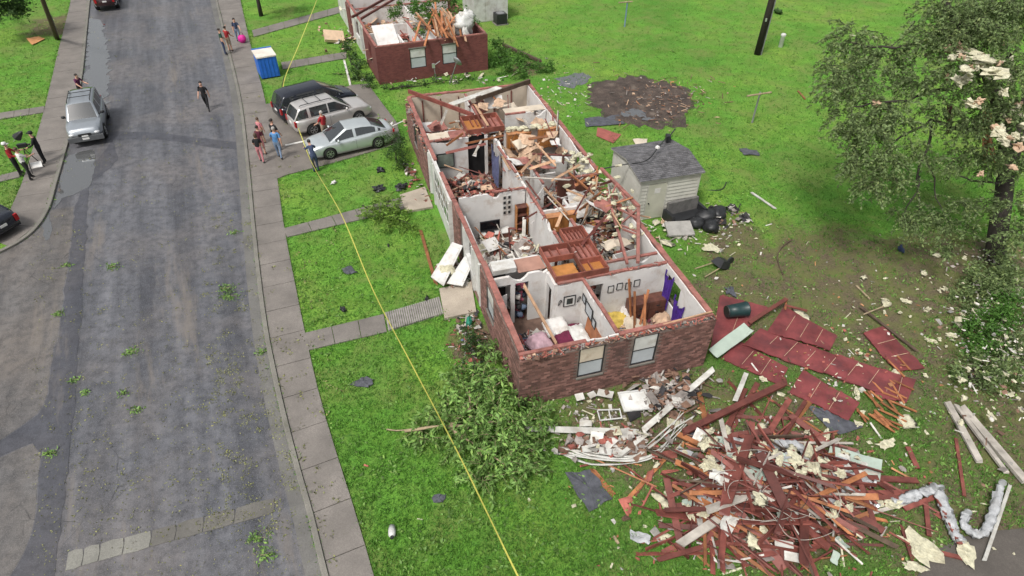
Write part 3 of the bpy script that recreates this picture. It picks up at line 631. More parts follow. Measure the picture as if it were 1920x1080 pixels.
# interior partitions: (a0,b0,a1,b1, openings along the run)
def part(a0, b0, a1, b1, opens=(), th=0.11, h=HT, m=M_DRY, pl=True):
    if abs(a1 - a0) > abs(b1 - b0):
        mb = MB(); jag_boxes(mb, 'a', b0 - th/2, b0 + th/2, a0, a1, 0.05, h, list(opens), 0.30)
    else:
        mb = MB(); jag_boxes(mb, 'b', a0 - th/2, a0 + th/2, b0, b1, 0.05, h, list(opens), 0.30)
    o = mb.build('partition_wall', m, house)
    if pl: plate(a0, b0, a1, b1, th + 0.02, h, miss=0.3)
    return o
part(3.5, 0.27, 3.42, 3.2)
part(0.27, 4.15, 2.35, 4.15, [(0.38, 0.92, 0.05, 2.05), (1.08, 1.62, 0.05, 2.05)])
part(2.35, 3.2, 2.35, 4.10, [(3.45, 3.95, 0.05, 2.0)])
part(2.41, 3.2, 3.45, 3.2)
part(3.55, 3.25, 6.85, 3.25, [(3.62, 4.28, 0.05, 2.05)])
part(0.27, 5.08, 2.4, 5.08)
part(4.65, 4.02, 6.85, 4.02, h=2.3)
part(3.40, 5.2, 3.36, 9.84, [(5.6, 6.2, 0.05, 2.05)]); part(3.34, 9.96, 3.1, 15.2, [(13.6, 14.3, 0.05, 2.05)])
part(0.26, 9.9, 3.28, 9.9)
part(0.0, 15.35, 3.0, 15.35, [(1.95, 2.85, 0.05, 2.3)])
part(0.0, 16.25, 1.95, 16.25)
part(4.5, 17.3, 6.8, 17.3); part(3.1, 17.3, 3.1, 20.7, h=2.3)
part(3.45, 7.95, 5.0, 7.95); part(4.95, 10.15, 6.85, 10.15, m=M_PANEL); part(4.9, 8.0, 4.9, 9.2, h=2.0)
part(4.45, 5.3, 4.45, 7.2, [(5.6, 6.3, 0.05, 2.05)], h=2.3); part(3.95, 15.6, 6.85, 15.6, h=2.35)
part(3.9, 12.2, 5.6, 12.2, h=1.6, pl=False); part(4.3, 10.3, 4.3, 12.1, h=2.2)
# framed ceiling boxes (furnace closets) left standing
def ceiling_box(a0, a1, b0, b1, label_, divs, slats, floor):
    mb = MB(); z = 2.50; t = 0.05; h = 0.26
    for (p, q, r_, s_) in ((a0, a1, b0, b0 + t), (a0, a1, b1 - t, b1), (a0, a0 + t, b0 + t, b1 - t), (a1 - t, a1, b0 + t, b1 - t)): mb.box(p, q, r_, s_, z - 0.02, z + h - 0.02)
    for d in divs: mb.box(d[0], d[1], d[2], d[3], z - 0.015, z + h - 0.03)
    fr = mb.build('ceiling_frame', M_REDJ, house)
    for s in slats:
        sb = MB(); sb.box(s[0], s[1], s[2], s[3], z, z + 0.10); sb.build('slat', M_REDJ, fr)
    for f_ in floor:
        fb = MB(); fb.box(f_[0], f_[1], f_[2], f_[3], f_[4], f_[4] + 0.015); fb.build('panel', f_[5], fr)
ceiling_box(2.36, 4.46, 3.24, 5.18, '', [(3.50, 3.55, 3.29, 5.13), (2.41, 3.50, 4.42, 4.47), (3.55, 4.41, 4.0, 4.05)], [(2.72, 2.77, 4.47, 5.13), (3.05, 3.10, 4.47, 5.13)] + [(3.55 + 0.22 * i, 3.59 + 0.22 * i, 4.05, 5.13) for i in range(1, 4)] + [(3.9, 3.94, 3.29, 4.0)],
            [(2.41, 3.50, 4.47, 5.13, 2.47, M_PLATE), (3.55, 4.41, 4.05, 5.13, 2.46, M_PLATE), (3.55, 4.41, 3.29, 4.0, 2.47, M_CAB), (2.42, 3.49, 3.30, 4.41, 2.28, mat('orange_plywood', (0.42, 0.185, 0.055), 0.6, 0.25, 3, 0.2, 20))])
ceiling_box(3.52, 4.5, 5.2, 6.1, '', [], [(3.6 + 0.15 * i, 3.64 + 0.15 * i, 5.25, 6.05) for i in range(1, 6)], [(3.57, 4.45, 5.25, 6.05, 2.47, M_PLATE)])
ceiling_box(1.98, 3.95, 15.45, 17.1, '', [(2.9, 2.95, 15.5, 17.05)], [(2.2 + 0.25 * i, 2.24 + 0.25 * i, 16.2, 17.05) for i in range(1, 3)] + [(3.1 + 0.25 * i, 3.14 + 0.25 * i, 15.5, 17.05) for i in range(1, 3)], [(2.03, 2.9, 15.5, 17.05, 2.46, M_CAB), (2.95, 3.9, 15.5, 17.05, 2.46, M_PLATE)])
cp_ = MB(); cp_.box(1.25, 2.32, 4.22, 5.02, HT + 0.005, HT + 0.03); cp_.build('ceiling_panel', mat('brown_ceiling_panel', (0.34, 0.19, 0.145), 0.85, 0.2, 2, 0.2, 30), house)
cp_ = MB(); cp_.box(0.05, 1.1, 15.42, 16.18, HT + 0.005, HT + 0.03); cp_.build('ceiling_panel', M_DRYC, house)
cp_ = MB(); cp_.box(1.12, 1.93, 15.42, 16.18, HT + 0.005, HT + 0.035); cp_.build('ceiling_panel', M_PLATE, house)
cp_ = MB(); cp_.box(4.55, 6.8, 17.37, 18.0, HT + 0.005, HT + 0.03); cp_.build('ceiling_panel', M_DRYC, house)
cp_ = MB(); cp_.cbox((0.75, 4.6, HT + 0.12), (0.9, 0.5, 0.25), Matrix.Rotation(0.15, 3, 'X')); cp_.build('duct_section', M_VINYL, house)
# far room: studs exposed on the lining
for i in range(6):
    st = MB(); st.box(0.6 + i * 1.05, 0.66 + i * 1.05, 20.74, 20.79, 0.05, 2.2); st.build('stud', M_RED, house)
for i in range(5):
    st = MB(); st.box(0.01, 0.05, 16.9 + i * 0.8, 16.96 + i * 0.8, 0.05, 2.3); st.build('stud', M_POLE2, house)
# wall cabinets
def cabinets(a0, a1, b, z0, z1, n, d=0.34):
    cb = MB(); cb.box(a0, a1, b - d, b - 0.06, z0, z1); c_ = cb.build('wall_cabinet', M_CAB, house); wd = (a1 - a0) / n
    for i in range(n):
        dm = MB(); dm.box(a0 + i * wd + 0.02, a0 + (i + 1) * wd - 0.02, b - d - 0.025, b - d - 0.004, z0 + 0.03, z1 - 0.03); dm.build('cabinet_door', M_CAB, c_)
    tp = MB(); tp.box(a0 - 0.02, a1 + 0.02, b - d - 0.04, b - 0.05, z1 + 0.003, z1 + 0.035); tp.build('cabinet_top', M_ORANGEJ, c_)
cabinets(3.5, 4.88, 7.93, 1.45, 2.25, 4); cabinets(4.05, 5.3, 15.55, 1.4, 2.3, 3); cabinets(5.75, 6.8, 15.55, 1.3, 2.35, 2)
cabinets(4.1, 5.3, 15.55, 0.06, 0.92, 3, 0.6)

# ---------------------------------------------------------------- loose rubble
def crumple(mb, c, r, m, sq=0.5, seed=0.0, n=6, k=4, amp=0.45):
    c = Vector(c); vs = []; fs = []
    for i in range(k + 1):
        th = math.pi * i / k
        for j in range(n):
            ph = 2 * math.pi * j / n; d = Vector((math.sin(th) * math.cos(ph), math.sin(th) * math.sin(ph), math.cos(th)))
            q = 1 + amp * mnoise.noise(d * 1.9 + Vector((seed, seed * 1.7, c.x)))+ amp * 0.6 * mnoise.noise(d * 4.1 + Vector((seed, 3, c.y)))
            vs.append(c + Vector((d.x * r[0], d.y * r[1], d.z * r[2])) * q)
    for i in range(k):
        for j in range(n): fs.append((i*n+j, (i+1)*n+j, (i+1)*n+(j+1) % n, i*n+(j+1) % n))
    mb.add(vs, fs, m)
def piece(mb, P, kind, m, s):
    n0 = len(mb.v)
    rz = rnd.uniform(0, math.pi); tilt = Matrix.Rotation(rz, 3, 'Z') @ Matrix.Rotation(rnd.gauss(0, 0.35), 3, 'X') @ Matrix.Rotation(rnd.gauss(0, 0.3), 3, 'Y')
    if kind == 0: mb.cbox(P, (rnd.uniform(0.5, 1.5) * s, 0.05 * s + 0.02, 0.03 * s + 0.012), tilt, m)
    elif kind == 1: mb.cbox(P, (rnd.uniform(0.35, 0.9) * s, rnd.uniform(0.25, 0.7) * s, 0.015), tilt, m, rnd.uniform(0.8, 1.0))
    elif kind == 2: mb.cbox(P, (rnd.uniform(0.15, 0.4) * s, rnd.uniform(0.1, 0.35) * s, rnd.uniform(0.06, 0.25) * s), tilt, m, rnd.uniform(0.6, 1.0))
    else: crumple(mb, P, (rnd.uniform(0.10, 0.38) * s, rnd.uniform(0.06, 0.28) * s, rnd.uniform(0.03, 0.11) * s), m, seed=rnd.uniform(0, 50), amp=0.8)
    if kind in (1, 2):
        j = 0.09 * s
        for i in range(n0, n0 + 4):
            dx, dy, dz = rnd.uniform(-j, j), rnd.uniform(-j, j), rnd.uniform(-j, j) * 0.4
            for q in (i, i + 4): v = mb.v[q]; mb.v[q] = (v[0] + dx, v[1] + dy, v[2] + dz)
def rubble(rect, n, hmax, wts, label, s=0.8, kinds=(3, 4, 3, 3), name='rubble', round_=True, world=False, flat=0.0):
    mb = MB(); a0, a1, b0, b1 = rect; kk = [i for i, q in enumerate(kinds) for _ in range(q)]; cols = [i for i, q in wts for _ in range(q)]
    for _ in range(n):
        x, y = rnd.random(), rnd.random(); dome = (1 - (2*x-1)**4) * (1 - (2*y-1)**4) if round_ else 1
        z = 0.06 + hmax * dome * rnd.random() ** 0.7 * (0.55 + 0.6 * mnoise.noise(Vector((a0 + x * 3, b0 + y * 3, 2))))
        piece(mb, (a0 + (a1 - a0) * x, b0 + (b1 - b0) * y, max(0.06, z)), rnd.choice(kk), rnd.choice(cols), s * rnd.uniform(0.5, 1.25))
    o = mb.build(name, RUB, None, False, None if world else HA, None if world else HTH)
    return tag(o, label, 'debris', kind='stuff')
rubble((0.35, 3.25, 5.3, 9.5), 1000, 1.3, [(0, 12), (1, 9), (2, 4), (3, 2), (4, 3), (5, 4)], 'grey and white wreckage filling the middle living room', 0.85)
rubble((0.2, 3.0, 10.1, 15.2), 850, 1.2, [(3, 7), (2, 6), (4, 3), (0, 3), (6, 2), (1, 3)], 'dark red and brown wreckage in the room with the black doorway', 0.8)
rubble((0.35, 3.35, 1.3, 3.3), 420, 0.5, [(0, 5), (2, 4), (7, 2), (8, 2), (4, 3), (3, 4), (1, 3)], 'clothes and wood scraps on the near left bedroom floor', 0.6)
rubble((3.6, 6.8, 1.4, 3.3), 460, 0.55, [(0, 6), (9, 2), (2, 5), (7, 1), (6, 4), (1, 3), (10, 3), (8, 1)], 'bedding and splintered wood in the near right bedroom', 0.6)
rubble((4.5, 7.0, 4.1, 10.0), 1100, 1.9, [(0, 8), (3, 5), (6, 4), (10, 4), (5, 3), (4, 3), (1, 3), (9, 1)], 'tangled wreckage beside the broken right wall', 0.8)
rubble((3.5, 4.5, 5.4, 7.8), 150, 0.7, [(0, 5), (3, 3), (2, 3), (7, 1)], 'scraps below the hanging orange cabinets', 0.6)
rubble((3.4, 6.8, 10.3, 15.2), 850, 1.4, [(0, 6), (3, 5), (6, 3), (10, 3), (4, 2), (1, 3), (9, 1)], 'broken boards and plaster in the farther kitchen', 0.8)
rubble((0.2, 6.8, 16.4, 20.7), 1000, 1.6, [(0, 6), (6, 5), (3, 4), (10, 3), (1, 4), (2, 3)], 'plaster and timber wreckage in the farthest rooms', 0.85)
rubble((-0.5, 7.2, 20.85, 21.6), 150, 2.3, [(3, 6), (6, 3), (0, 3), (2, 3)], 'splintered red wood along the far gable', 0.55, round_=False)
rubble((0.3, 3.3, 5.2, 9.75), 520, 0.55, [(0, 12), (1, 8), (2, 4), (5, 4), (4, 2)], 'scraps covering the middle living room floor', 0.75, round_=False)
rubble((0.15, 3.0, 10.0, 15.25), 380, 0.4, [(3, 6), (2, 6), (4, 3), (0, 3), (1, 3)], 'red scraps covering the floor of the room with the black doorway', 0.7, round_=False)
# fringe of splintered framing and plaster on the wall tops
def fringe(a0, b0, a1, b1, n, label, s=0.4, z=2.47, wd=0.12):
    mb = MB()
    for _ in range(n):
        t = rnd.random(); cols = [3, 3, 3, 3, 6, 2, 2, 1, 1]
        piece(mb, (a0 + (a1-a0)*t + rnd.gauss(0, wd * 0.4), b0 + (b1-b0)*t + rnd.gauss(0, wd * 0.4), z + abs(rnd.gauss(0, 0.03))), rnd.choice([0, 0, 0, 2, 1]), rnd.choice(cols), s * rnd.uniform(0.25, 0.85))
    tag(mb.build('splinter_fringe', RUB, None, False, HA, HTH), label, 'debris', kind='stuff')
fringe(0.0, 0.06, 7.1, 0.06, 210, 'splintered wood and mortar along the top of the near gable', 0.33, 2.40)
fringe(7.0, 7.0, 6.9, 11.0, 110, 'torn scraps where the right wall has collapsed', 0.7, 1.8, 0.5)
fringe(0.2, 9.9, 3.2, 9.9, 26, 'scraps on top of the wall behind the television', 0.3)
fringe(0.2, 15.35, 3.0, 15.35, 26, 'scraps on top of the wall with the black doorway', 0.35)
fringe(3.4, 5.3, 3.1, 15.0, 45, 'scraps on top of the long middle wall', 0.3)
fringe(3.6, 3.25, 6.8, 3.25, 26, 'scraps on top of the near right bedroom wall', 0.3)
fringe(-0.25, 14.6, -0.25, 21.0, 90, 'broken mortar and splinters on the far front wall', 0.4, 2.25)
fringe(7.0, 11.0, 7.0, 20.8, 50, 'splinters on the far right wall top', 0.3)
# hanging insulation strips on the far kitchen wall and over the broken right wall
mb = MB()
for _ in range(110): crumple(mb, (rnd.gauss(6.6, 0.5), rnd.uniform(5.0, 12.5), rnd.uniform(1.6, 2.75)), (rnd.uniform(0.08, 0.24), rnd.uniform(0.06, 0.14), rnd.uniform(0.03, 0.10)), 0, seed=rnd.uniform(0, 99), amp=0.9)
tag(mb.build('insulation_tufts', M_INS, None, False, HA, HTH), 'shredded cream insulation snagged along the broken right wall', 'insulation', kind='stuff')
mb = MB()
for _ in range(60): crumple(mb, (rnd.uniform(4.0, 6.8), 15.5 + rnd.gauss(0, 0.12), 2.42 + rnd.uniform(-0.05, 0.1)), (0.16, 0.09, 0.07), 0, seed=rnd.uniform(0, 99))
tag(mb.build('insulation_tufts', M_INS, None, False, HA, HTH), 'shredded pale insulation on top of the far kitchen wall', 'insulation', kind='stuff')
# ================================================================ single boards (each its own object, sharing template meshes)
BT = {}
def board_mesh(m, k):
    key = (m.name, k)
    if key not in BT:
        r = random.Random(k * 7 + 1); mb = MB(); v = []
        for s in (-1, 1):
            for (y, z) in ((-1, -1), (1, -1), (1, 1), (-1, 1)): v.append((s * (0.5 - (r.uniform(0, 0.05) if k else 0)), y * 0.5, z * 0.5))
        mid = [(r.uniform(-0.1, 0.1), y * 0.5 + r.uniform(-0.05, 0.05), z * 0.5) for (y, z) in ((-1, -1), (1, -1), (1, 1), (-1, 1))]
        v += mid; f = [(3, 2, 1, 0), (4, 5, 6, 7)]
        for a, b in ((0, 8), (8, 4)):
            for j in range(4): f.append((a + j, a + (j+1) % 4, b + (j+1) % 4, b + j))
        me = bpy.data.meshes.new('board'); me.from_pydata(v, [], f); me.materials.append(m); BT[key] = me
    return BT[key]
def board(p0, p1, w, t, m, label, group=None, name='board', cat='board', roll=0.0, k=None):
    p0, p1 = Vector(p0), Vector(p1); d = p1 - p0
    o = link(name, board_mesh(m, rnd.randint(0, 5) if k is None else k))
    o.location = (p0 + p1) / 2; o.rotation_mode = 'QUATERNION'; q = d.to_track_quat('X', 'Z')
    from mathutils import Quaternion
    o.rotation_quaternion = q @ Quaternion((1, 0, 0), roll); o.scale = (d.length, w, t)
    return tag(o, label, cat, group)
def GB(x0, y0, x1, y1, w, t, m, label, z0=0.05, z1=None, **kw):
    return board(G(x0, y0, z0), G(x1, y1, z0 if z1 is None else z1), w, t, m, label, **kw)

# ================================================================ things inside the near house
def pixels_box(name, c, size, rz, m, label, cat, **kw):
    mb = MB(); mb.cbox((0, 0, size[2] / 2), size); o = mb.build(name, m, None, False, c, rz); return tag(o, label, cat, **kw)
# television on its cabinet
tv = empty('television', Hl(1.55, 9.52, 0.62), HTH, 'black flat television standing against the white living room wall', 'television')
mb = MB(); mb.box(-0.46, 0.46, -0.02, 0.03, 0.08, 0.62); mb.build('casing', M_DARK, tv)
mb = MB(); mb.box(-0.43, 0.43, -0.026, -0.021, 0.11, 0.59); mb.build('screen', mat('tv_screen', (0.008, 0.008, 0.01), 0.15, 0, 1, 0), tv)
mb = MB(); mb.box(-0.2, 0.2, -0.12, 0.1, 0, 0.02); mb.box(-0.05, 0.05, -0.01, 0.02, 0.02, 0.08); mb.build('stand', M_DARK, tv)
cb = empty('tv_cabinet', Hl(1.75, 9.5, 0.05), HTH, 'low dark cabinet under the television', 'cabinet')
mb = MB(); mb.box(-0.7, 0.7, -0.2, 0.22, 0.05, 0.55); mb.build('carcass', M_DARK, cb); mb = MB(); mb.box(-0.72, 0.72, -0.22, 0.23, 0.552, 0.58); mb.build('top', M_VINYL, cb)
for i in range(2): mb = MB(); mb.box(-0.68 + i * 0.69, -0.01 + i * 0.69, -0.225, -0.203, 0.08, 0.53); mb.build('cabinet_door', M_PANEL, cb)
for i in range(8):
    fo = empty('photo_frame', Hl(2.32 + (i % 2) * 0.22, 9.83, 1.25 + (i // 2) * 0.26), HTH, 'small black framed photo in the grid on the living room wall', 'photo frame', 'grid of photos on the living room wall')
    mb = MB(); mb.box(-0.085, 0.085, -0.02, 0.01, 0, 0.2); mb.build('frame', M_VINYL, fo); mb = MB(); mb.box(-0.055, 0.055, -0.026, -0.021, 0.03, 0.17); mb.build('picture', M_DARK, fo)
bk = empty('bookcase', Hl(3.02, 9.5, 0.05), HTH, 'tall brown bookcase in the living room corner with a white board against it', 'bookcase')
mb = MB(); mb.box(-0.27, 0.27, 0.12, 0.16, 0, 1.75); mb.build('back', M_PANEL, bk)
for s in (-0.27, 0.25): mb = MB(); mb.box(s, s + 0.03, -0.16, 0.118, 0, 1.75); mb.build('side_panel', M_CAB, bk)
for k in range(5): mb = MB(); mb.box(-0.235, 0.245, -0.15, 0.115, 0.02 + k * 0.42, 0.05 + k * 0.42); mb.build('shelf', M_PANEL, bk)
board(Hl(2.95, 8.9, 0.4), Hl(3.1, 9.3, 1.3), 0.16, 0.03, M_VINYL_OBJ, 'white board leaning on the tall brown bookcase')
# mirror and sconces on the short wall
mi = empty('wall_mirror', Hl(2.92, 3.135, 1.32), HTH, 'square dark framed mirror on the near left bedroom wall', 'mirror')
mb = MB(); mb.box(-0.24, 0.24, -0.03, 0.0, 0, 0.5); mb.build('frame', M_DARK, mi); mb = MB(); mb.box(-0.2, 0.2, -0.036, -0.031, 0.04, 0.46); mb.build('mat_board', M_VINYL, mi); mb = MB(); mb.box(-0.12, 0.12, -0.042, -0.037, 0.11, 0.39); mb.build('mirror_glass', M_GLASSD, mi)
for s, lb in ((-0.38, 'left'), (0.38, 'right')):
    mb = MB()
    for k in range(9):
        t = k / 8 * 5; mb.tube([(s + 0.07 * math.cos(t) , -0.02, 0.25 + 0.13 * math.sin(t * 1.3)), (s + 0.07 * math.cos(t + 0.7), -0.02, 0.25 + 0.13 * math.sin((t + 0.7) * 1.3))], 0.012, 5)
    tag(mb.build('wall_scroll', M_DARK, None, False, Hl(2.92, 3.13, 1.32), HTH), 'dark scrolled wall ornament %s of the square mirror' % lb, 'ornament')
for k, (b, z, hh, lb) in enumerate(((2.35, 1.35, 0.55, 'tall dark framed picture on the wall dividing the near bedrooms'), (2.85, 1.6, 0.35, 'small dark framed picture on the dividing wall, farther one'), (1.85, 1.25, 0.4, 'small dark framed picture on the dividing wall, nearer one'))):
    po = empty('picture_frame', Hl(3.40, b, z), HTH, lb, 'picture'); wd = 0.32 if k == 0 else 0.16
    mb = MB()
    for (p, q, r_, s_) in ((-wd, wd, 0, 0.04), (-wd, wd, hh - 0.04, hh), (-wd, -wd + 0.04, 0.04, hh - 0.04), (wd - 0.04, wd, 0.04, hh - 0.04)): mb.box(-0.03, 0.0, p, q, r_, s_)
    mb.build('frame', M_DARK, po); mb = MB(); mb.box(-0.015, -0.008, -wd + 0.03, wd - 0.03, 0.03, hh - 0.03); mb.build('picture', M_GLASSW, po)
# bed and bedding
bed = empty('bed', Hl(2.75, 2.25, 0.1), HTH, 'bed with a maroon cover beside the orange board in the near left bedroom', 'bed')
mb = MB(); mb.box(-0.7, 0.6, -0.75, 0.75, 0, 0.3); mb.build('base', M_PANEL, bed)
def soft(size, seed, n=10, amp=0.10):
    mb = MB(); vs = []; sx, sy, sz = size
    for i in range(n + 1):
        for j in range(n + 1):
            x, y = i / n * 2 - 1, j / n * 2 - 1; e = (1 - abs(x) ** 6) * (1 - abs(y) ** 6)
            vs.append((x * sx, y * sy, sz * (0.15 + 0.85 * e) + amp * mnoise.noise(Vector((x * 3 + seed, y * 3, seed)))))
    fs = [(i*(n+1)+j, (i+1)*(n+1)+j, (i+1)*(n+1)+j+1, i*(n+1)+j+1) for i in range(n) for j in range(n)]
    k = len(vs); vs += [(x, y, 0) for x, y, z in vs]; fs += [tuple(k + q for q in f[::-1]) for f in fs]
    for i in range(n):
        for (p, q) in ((i*(n+1), (i+1)*(n+1)), ((i+1)*(n+1)+n, i*(n+1)+n), (i+1, i), (n*(n+1)+i, n*(n+1)+i+1)): fs.append((p, q, q + k, p + k))
    mb.add(vs, fs); return mb
o = soft((0.64, 0.74, 0.28), 2).build('mattress', M_MAROON, bed, True); o.location = (-0.05, 0, 0.3)
o = soft((0.3, 0.5, 0.14), 5).build('blanket', M_VINYL, bed, True); o.location = (0.25, -0.1, 0.6)
GBo = board(Hl(3.36, 2.4, 0.75), Hl(3.36, 0.75, 0.75), 1.25, 0.05, mat('orange_headboard', (0.32, 0.12, 0.05), 0.5, 0.3, 3, 0.2, 30), 'broad orange-brown headboard leaning on the dividing wall', roll=math.pi/2 - 0.1, name='headboard', cat='headboard', k=0)
o = soft((0.4, 0.48, 0.5), 9).build('armchair_cushion', M_LILAC, None, True, Hl(1.5, 2.2, 0.4), HTH + 0.25); tag(o, 'big lilac upholstered seat upturned in the near left bedroom', 'seat')
o = soft((0.45, 0.4, 0.35), 12).build('bedding_pile', M_DRY, None, True, Hl(2.35, 2.85, 0.55), HTH); tag(o, 'white bedding heap below the square mirror', 'bedding')
# clothes in the closet
mb = MB()
for k in range(46): crumple(mb, (1.35 + rnd.gauss(0, 0.12), 4.45 + rnd.gauss(0, 0.12), rnd.uniform(0.1, 1.75)), (0.15, 0.12, 0.13), rnd.choice([8, 8, 7, 0, 3, 4, 7]), seed=rnd.uniform(0, 99))
tag(mb.build('hanging_clothes', RUB, None, True, HA, HTH), 'tightly packed pink, blue and red clothes in the open closet', 'clothes')
mb = MB(); mb.tube([(0.45, 4.6, 1.85), (0.9, 4.6, 1.85)], 0.015, 6); tag(mb.build('closet_rail', M_DARK, None, False, HA, HTH), 'dark rail with bare hangers in the left closet', 'rail')
for i in range(9):
    mb = MB(); x = 0.47 + i * 0.05; mb.tube([(x, 4.45, 1.68), (x, 4.6, 1.8), (x, 4.75, 1.68), (x, 4.45, 1.68)], 0.007, 4)
    tag(mb.build('coat_hanger', M_STEEL, None, False, HA, HTH), 'bare hanger in the left closet', 'hanger', 'bare hangers in the left closet')
mb = MB(); mb.box(0.40, 0.94, 4.9, 4.95, 0.05, 2.0); tag(mb.build('closet_shade_panel', M_DARK, None, False, HA, HTH), 'dark backing board deep in the left closet', 'board')  # dark sheet added behind the hangers, imitates the closet's inner shade
board(Hl(1.25, 3.7, 2.35), Hl(1.95, 1.7, 0.9), 0.10, 0.05, M_TAN, 'long tan stud fallen across the near left bedroom')
board(Hl(0.35, 4.0, 0.9), Hl(0.75, 4.05, 0.9), 1.5, 0.03, M_DRY, 'white door standing ajar at the left closet', roll=math.pi/2, name='closet_door', cat='door', k=0)
# near right bedroom
def curtain(p0, p1, ztop, zbot, m, label, folds=7):
    mb = MB(); n = folds * 4; vs = []
    p0, p1 = Vector(p0), Vector(p1); nv = Vector((-(p1-p0).y, (p1-p0).x, 0)).normalized()
    for r_ in range(7):
        f = r_ / 6
        for i in range(n + 1):
            t = i / n; P = p0.lerp(p1, 0.5 + (t - 0.5) * (1 - 0.25 * f)); off = nv * (0.05 * math.sin(t * folds * 2 * math.pi) + 0.05 * mnoise.noise(Vector((t * 3, f * 3, p0.x))))
            zt = ztop - 0.35 * math.sin(t * math.pi) * (1 - f); vs.append((P.x + off.x, P.y + off.y, zt + (zbot - zt) * f + (0.15 * mnoise.noise(Vector((t * 4, 9, p0.y))) if r_ == 6 else 0)))
    fs = [(r_*(n+1)+i, r_*(n+1)+i+1, (r_+1)*(n+1)+i+1, (r_+1)*(n+1)+i) for r_ in range(6) for i in range(n)]
    k = len(vs); vs += [(x + nv.x * 0.008, y + nv.y * 0.008, z) for x, y, z in vs]; fs += [tuple(k + q for q in f[::-1]) for f in fs]
    mb.add(vs, fs); return tag(mb.build('curtain', m, None, True), label, 'curtain')
curtain(Hl(6.70, 2.95), Hl(6.78, 2.45), 2.4, 0.7, M_PURPLE, 'purple curtain hanging in the far corner of the near right bedroom', 4)
curtain(Hl(6.80, 2.2), Hl(6.80, 1.45), 1.75, 0.5, M_PURPLE, 'purple curtain sagging on the right bedroom wall', 5)
dr = empty('dresser', Hl(6.05, 2.85, 0.05), HTH, 'brown wooden dresser under the purple curtains', 'dresser')
mb = MB(); mb.box(-0.75, 0.75, -0.25, 0.25, 0.06, 1.1); mb.build('carcass', M_PANEL, dr)
for r_ in range(3):
    for c_ in range(2): mb = MB(); mb.box(-0.72 + c_ * 0.73, -0.02 + c_ * 0.73, -0.275, -0.253, 0.1 + r_ * 0.33, 0.4 + r_ * 0.33); q = mb.build('drawer', M_PANEL, dr); kb = MB(); kb.cbox((-0.37 + c_ * 0.73, -0.29, 0.25 + r_ * 0.33), (0.12, 0.03, 0.03)); kb.build('handle', M_DARK, q)
for (p, q, lb) in ((Hl(5.35, 2.5, 0.3), Hl(5.15, 2.9, 2.3), 'tallest split stud standing against the bedroom dresser'), (Hl(5.4, 2.0, 0.3), Hl(5.85, 2.55, 1.95), 'orange split stud leaning right over the dresser'), (Hl(5.5, 1.7, 0.3), Hl(5.7, 2.5, 1.8), 'second orange split stud leaning by the dresser'), (Hl(5.2, 1.9, 0.3), Hl(5.3, 2.6, 1.9), 'thin split stud between the leaning boards by the dresser')):
    board(p, q, 0.09, 0.045, M_ORANGE, lb)
for k, (a, b, sx, sy, m, lb) in enumerate(((4.75, 2.75, 0.5, 0.35, RUB[9], 'mustard blanket heap in the near right bedroom'), (5.25, 2.95, 0.4, 0.25, M_DRY, 'crumpled white quilt in the near right bedroom'), (5.3, 2.35, 0.45, 0.3, M_DRYC, 'cream mattress scrap in the near right bedroom'), (6.5, 2.2, 0.35, 0.35, M_INSP, 'tan insulation heap by the right bedroom wall'))):
    o = soft((sx, sy, 0.42), k + 20, amp=0.16).build('bedding_heap', m, None, True, Hl(a, b, 0.25), HTH + k); tag(o, lb, 'bedding')
for k in range(4):
    po = empty('picture_frame', Hl(4.6 + k * 0.36, 3.185, 1.55 + 0.05 * (k % 2)), HTH, 'small dark framed print in the row on the near right bedroom wall', 'picture', 'row of prints on the near right bedroom wall')
    mb = MB(); mb.box(-0.12, 0.12, -0.03, 0, 0, 0.32); mb.build('frame', M_DARK, po); mb = MB(); mb.box(-0.09, 0.09, -0.036, -0.031, 0.03, 0.29); mb.build('picture', M_VINYL, po)
# black panel painted as the shade behind the doorway, blue curtain, fridge etc.
mb = MB(); mb.box(1.9, 2.9, 15.55, 15.6, 0.05, 2.35); tag(mb.build('doorway_shade_panel', M_BLACK, None, False, HA, HTH), 'black door panel in the doorway of the red wreckage room', 'door')
curtain(Hl(3.00, 14.6), Hl(3.05, 13.3), 2.3, 0.4, mat('dull_blue_cloth', (0.10, 0.11, 0.20), 0.85, 0.3, 5, 0.3, 10), 'dull blue curtain on the middle wall beside the black doorway', 4)
pc_ = empty('leaning_picture', Hl(0.75, 15.2, 0.95), HTH, 'large grey-green picture on the wall left of the black doorway', 'picture')
mb = MB(); mb.box(-0.45, 0.45, 0, 0.05, 0, 0.8); mb.build('frame', M_DARK, pc_); mb = MB(); mb.box(-0.4, 0.4, -0.008, -0.002, 0.05, 0.75); mb.build('picture', mat('grey_green_print', (0.17, 0.20, 0.17), 0.5, 0.4, 2, 0), pc_)
fr = empty('refrigerator', Hl(6.15, 13.1, 0.05), HTH, 'white refrigerator standing in the farther kitchen', 'refrigerator')
mb = MB(); mb.box(-0.38, 0.38, -0.3, 0.36, 0, 1.75); mb.build('cabinet', M_VINYL, fr); 
for (z0, z1) in ((0.05, 1.12), (1.14, 1.73)): mb = MB(); mb.box(-0.37, 0.37, -0.345, -0.303, z0, z1); q = mb.build('door', M_VINYL, fr); hb = MB(); hb.box(0.28, 0.31, -0.38, -0.346, (z0+z1)/2 - 0.15, (z0+z1)/2 + 0.15); hb.build('handle', M_DARK, q)
st = empty('cooker', Hl(5.75, 15.2, 0.05), HTH, 'dark and white cooker between the far orange cabinets', 'cooker')
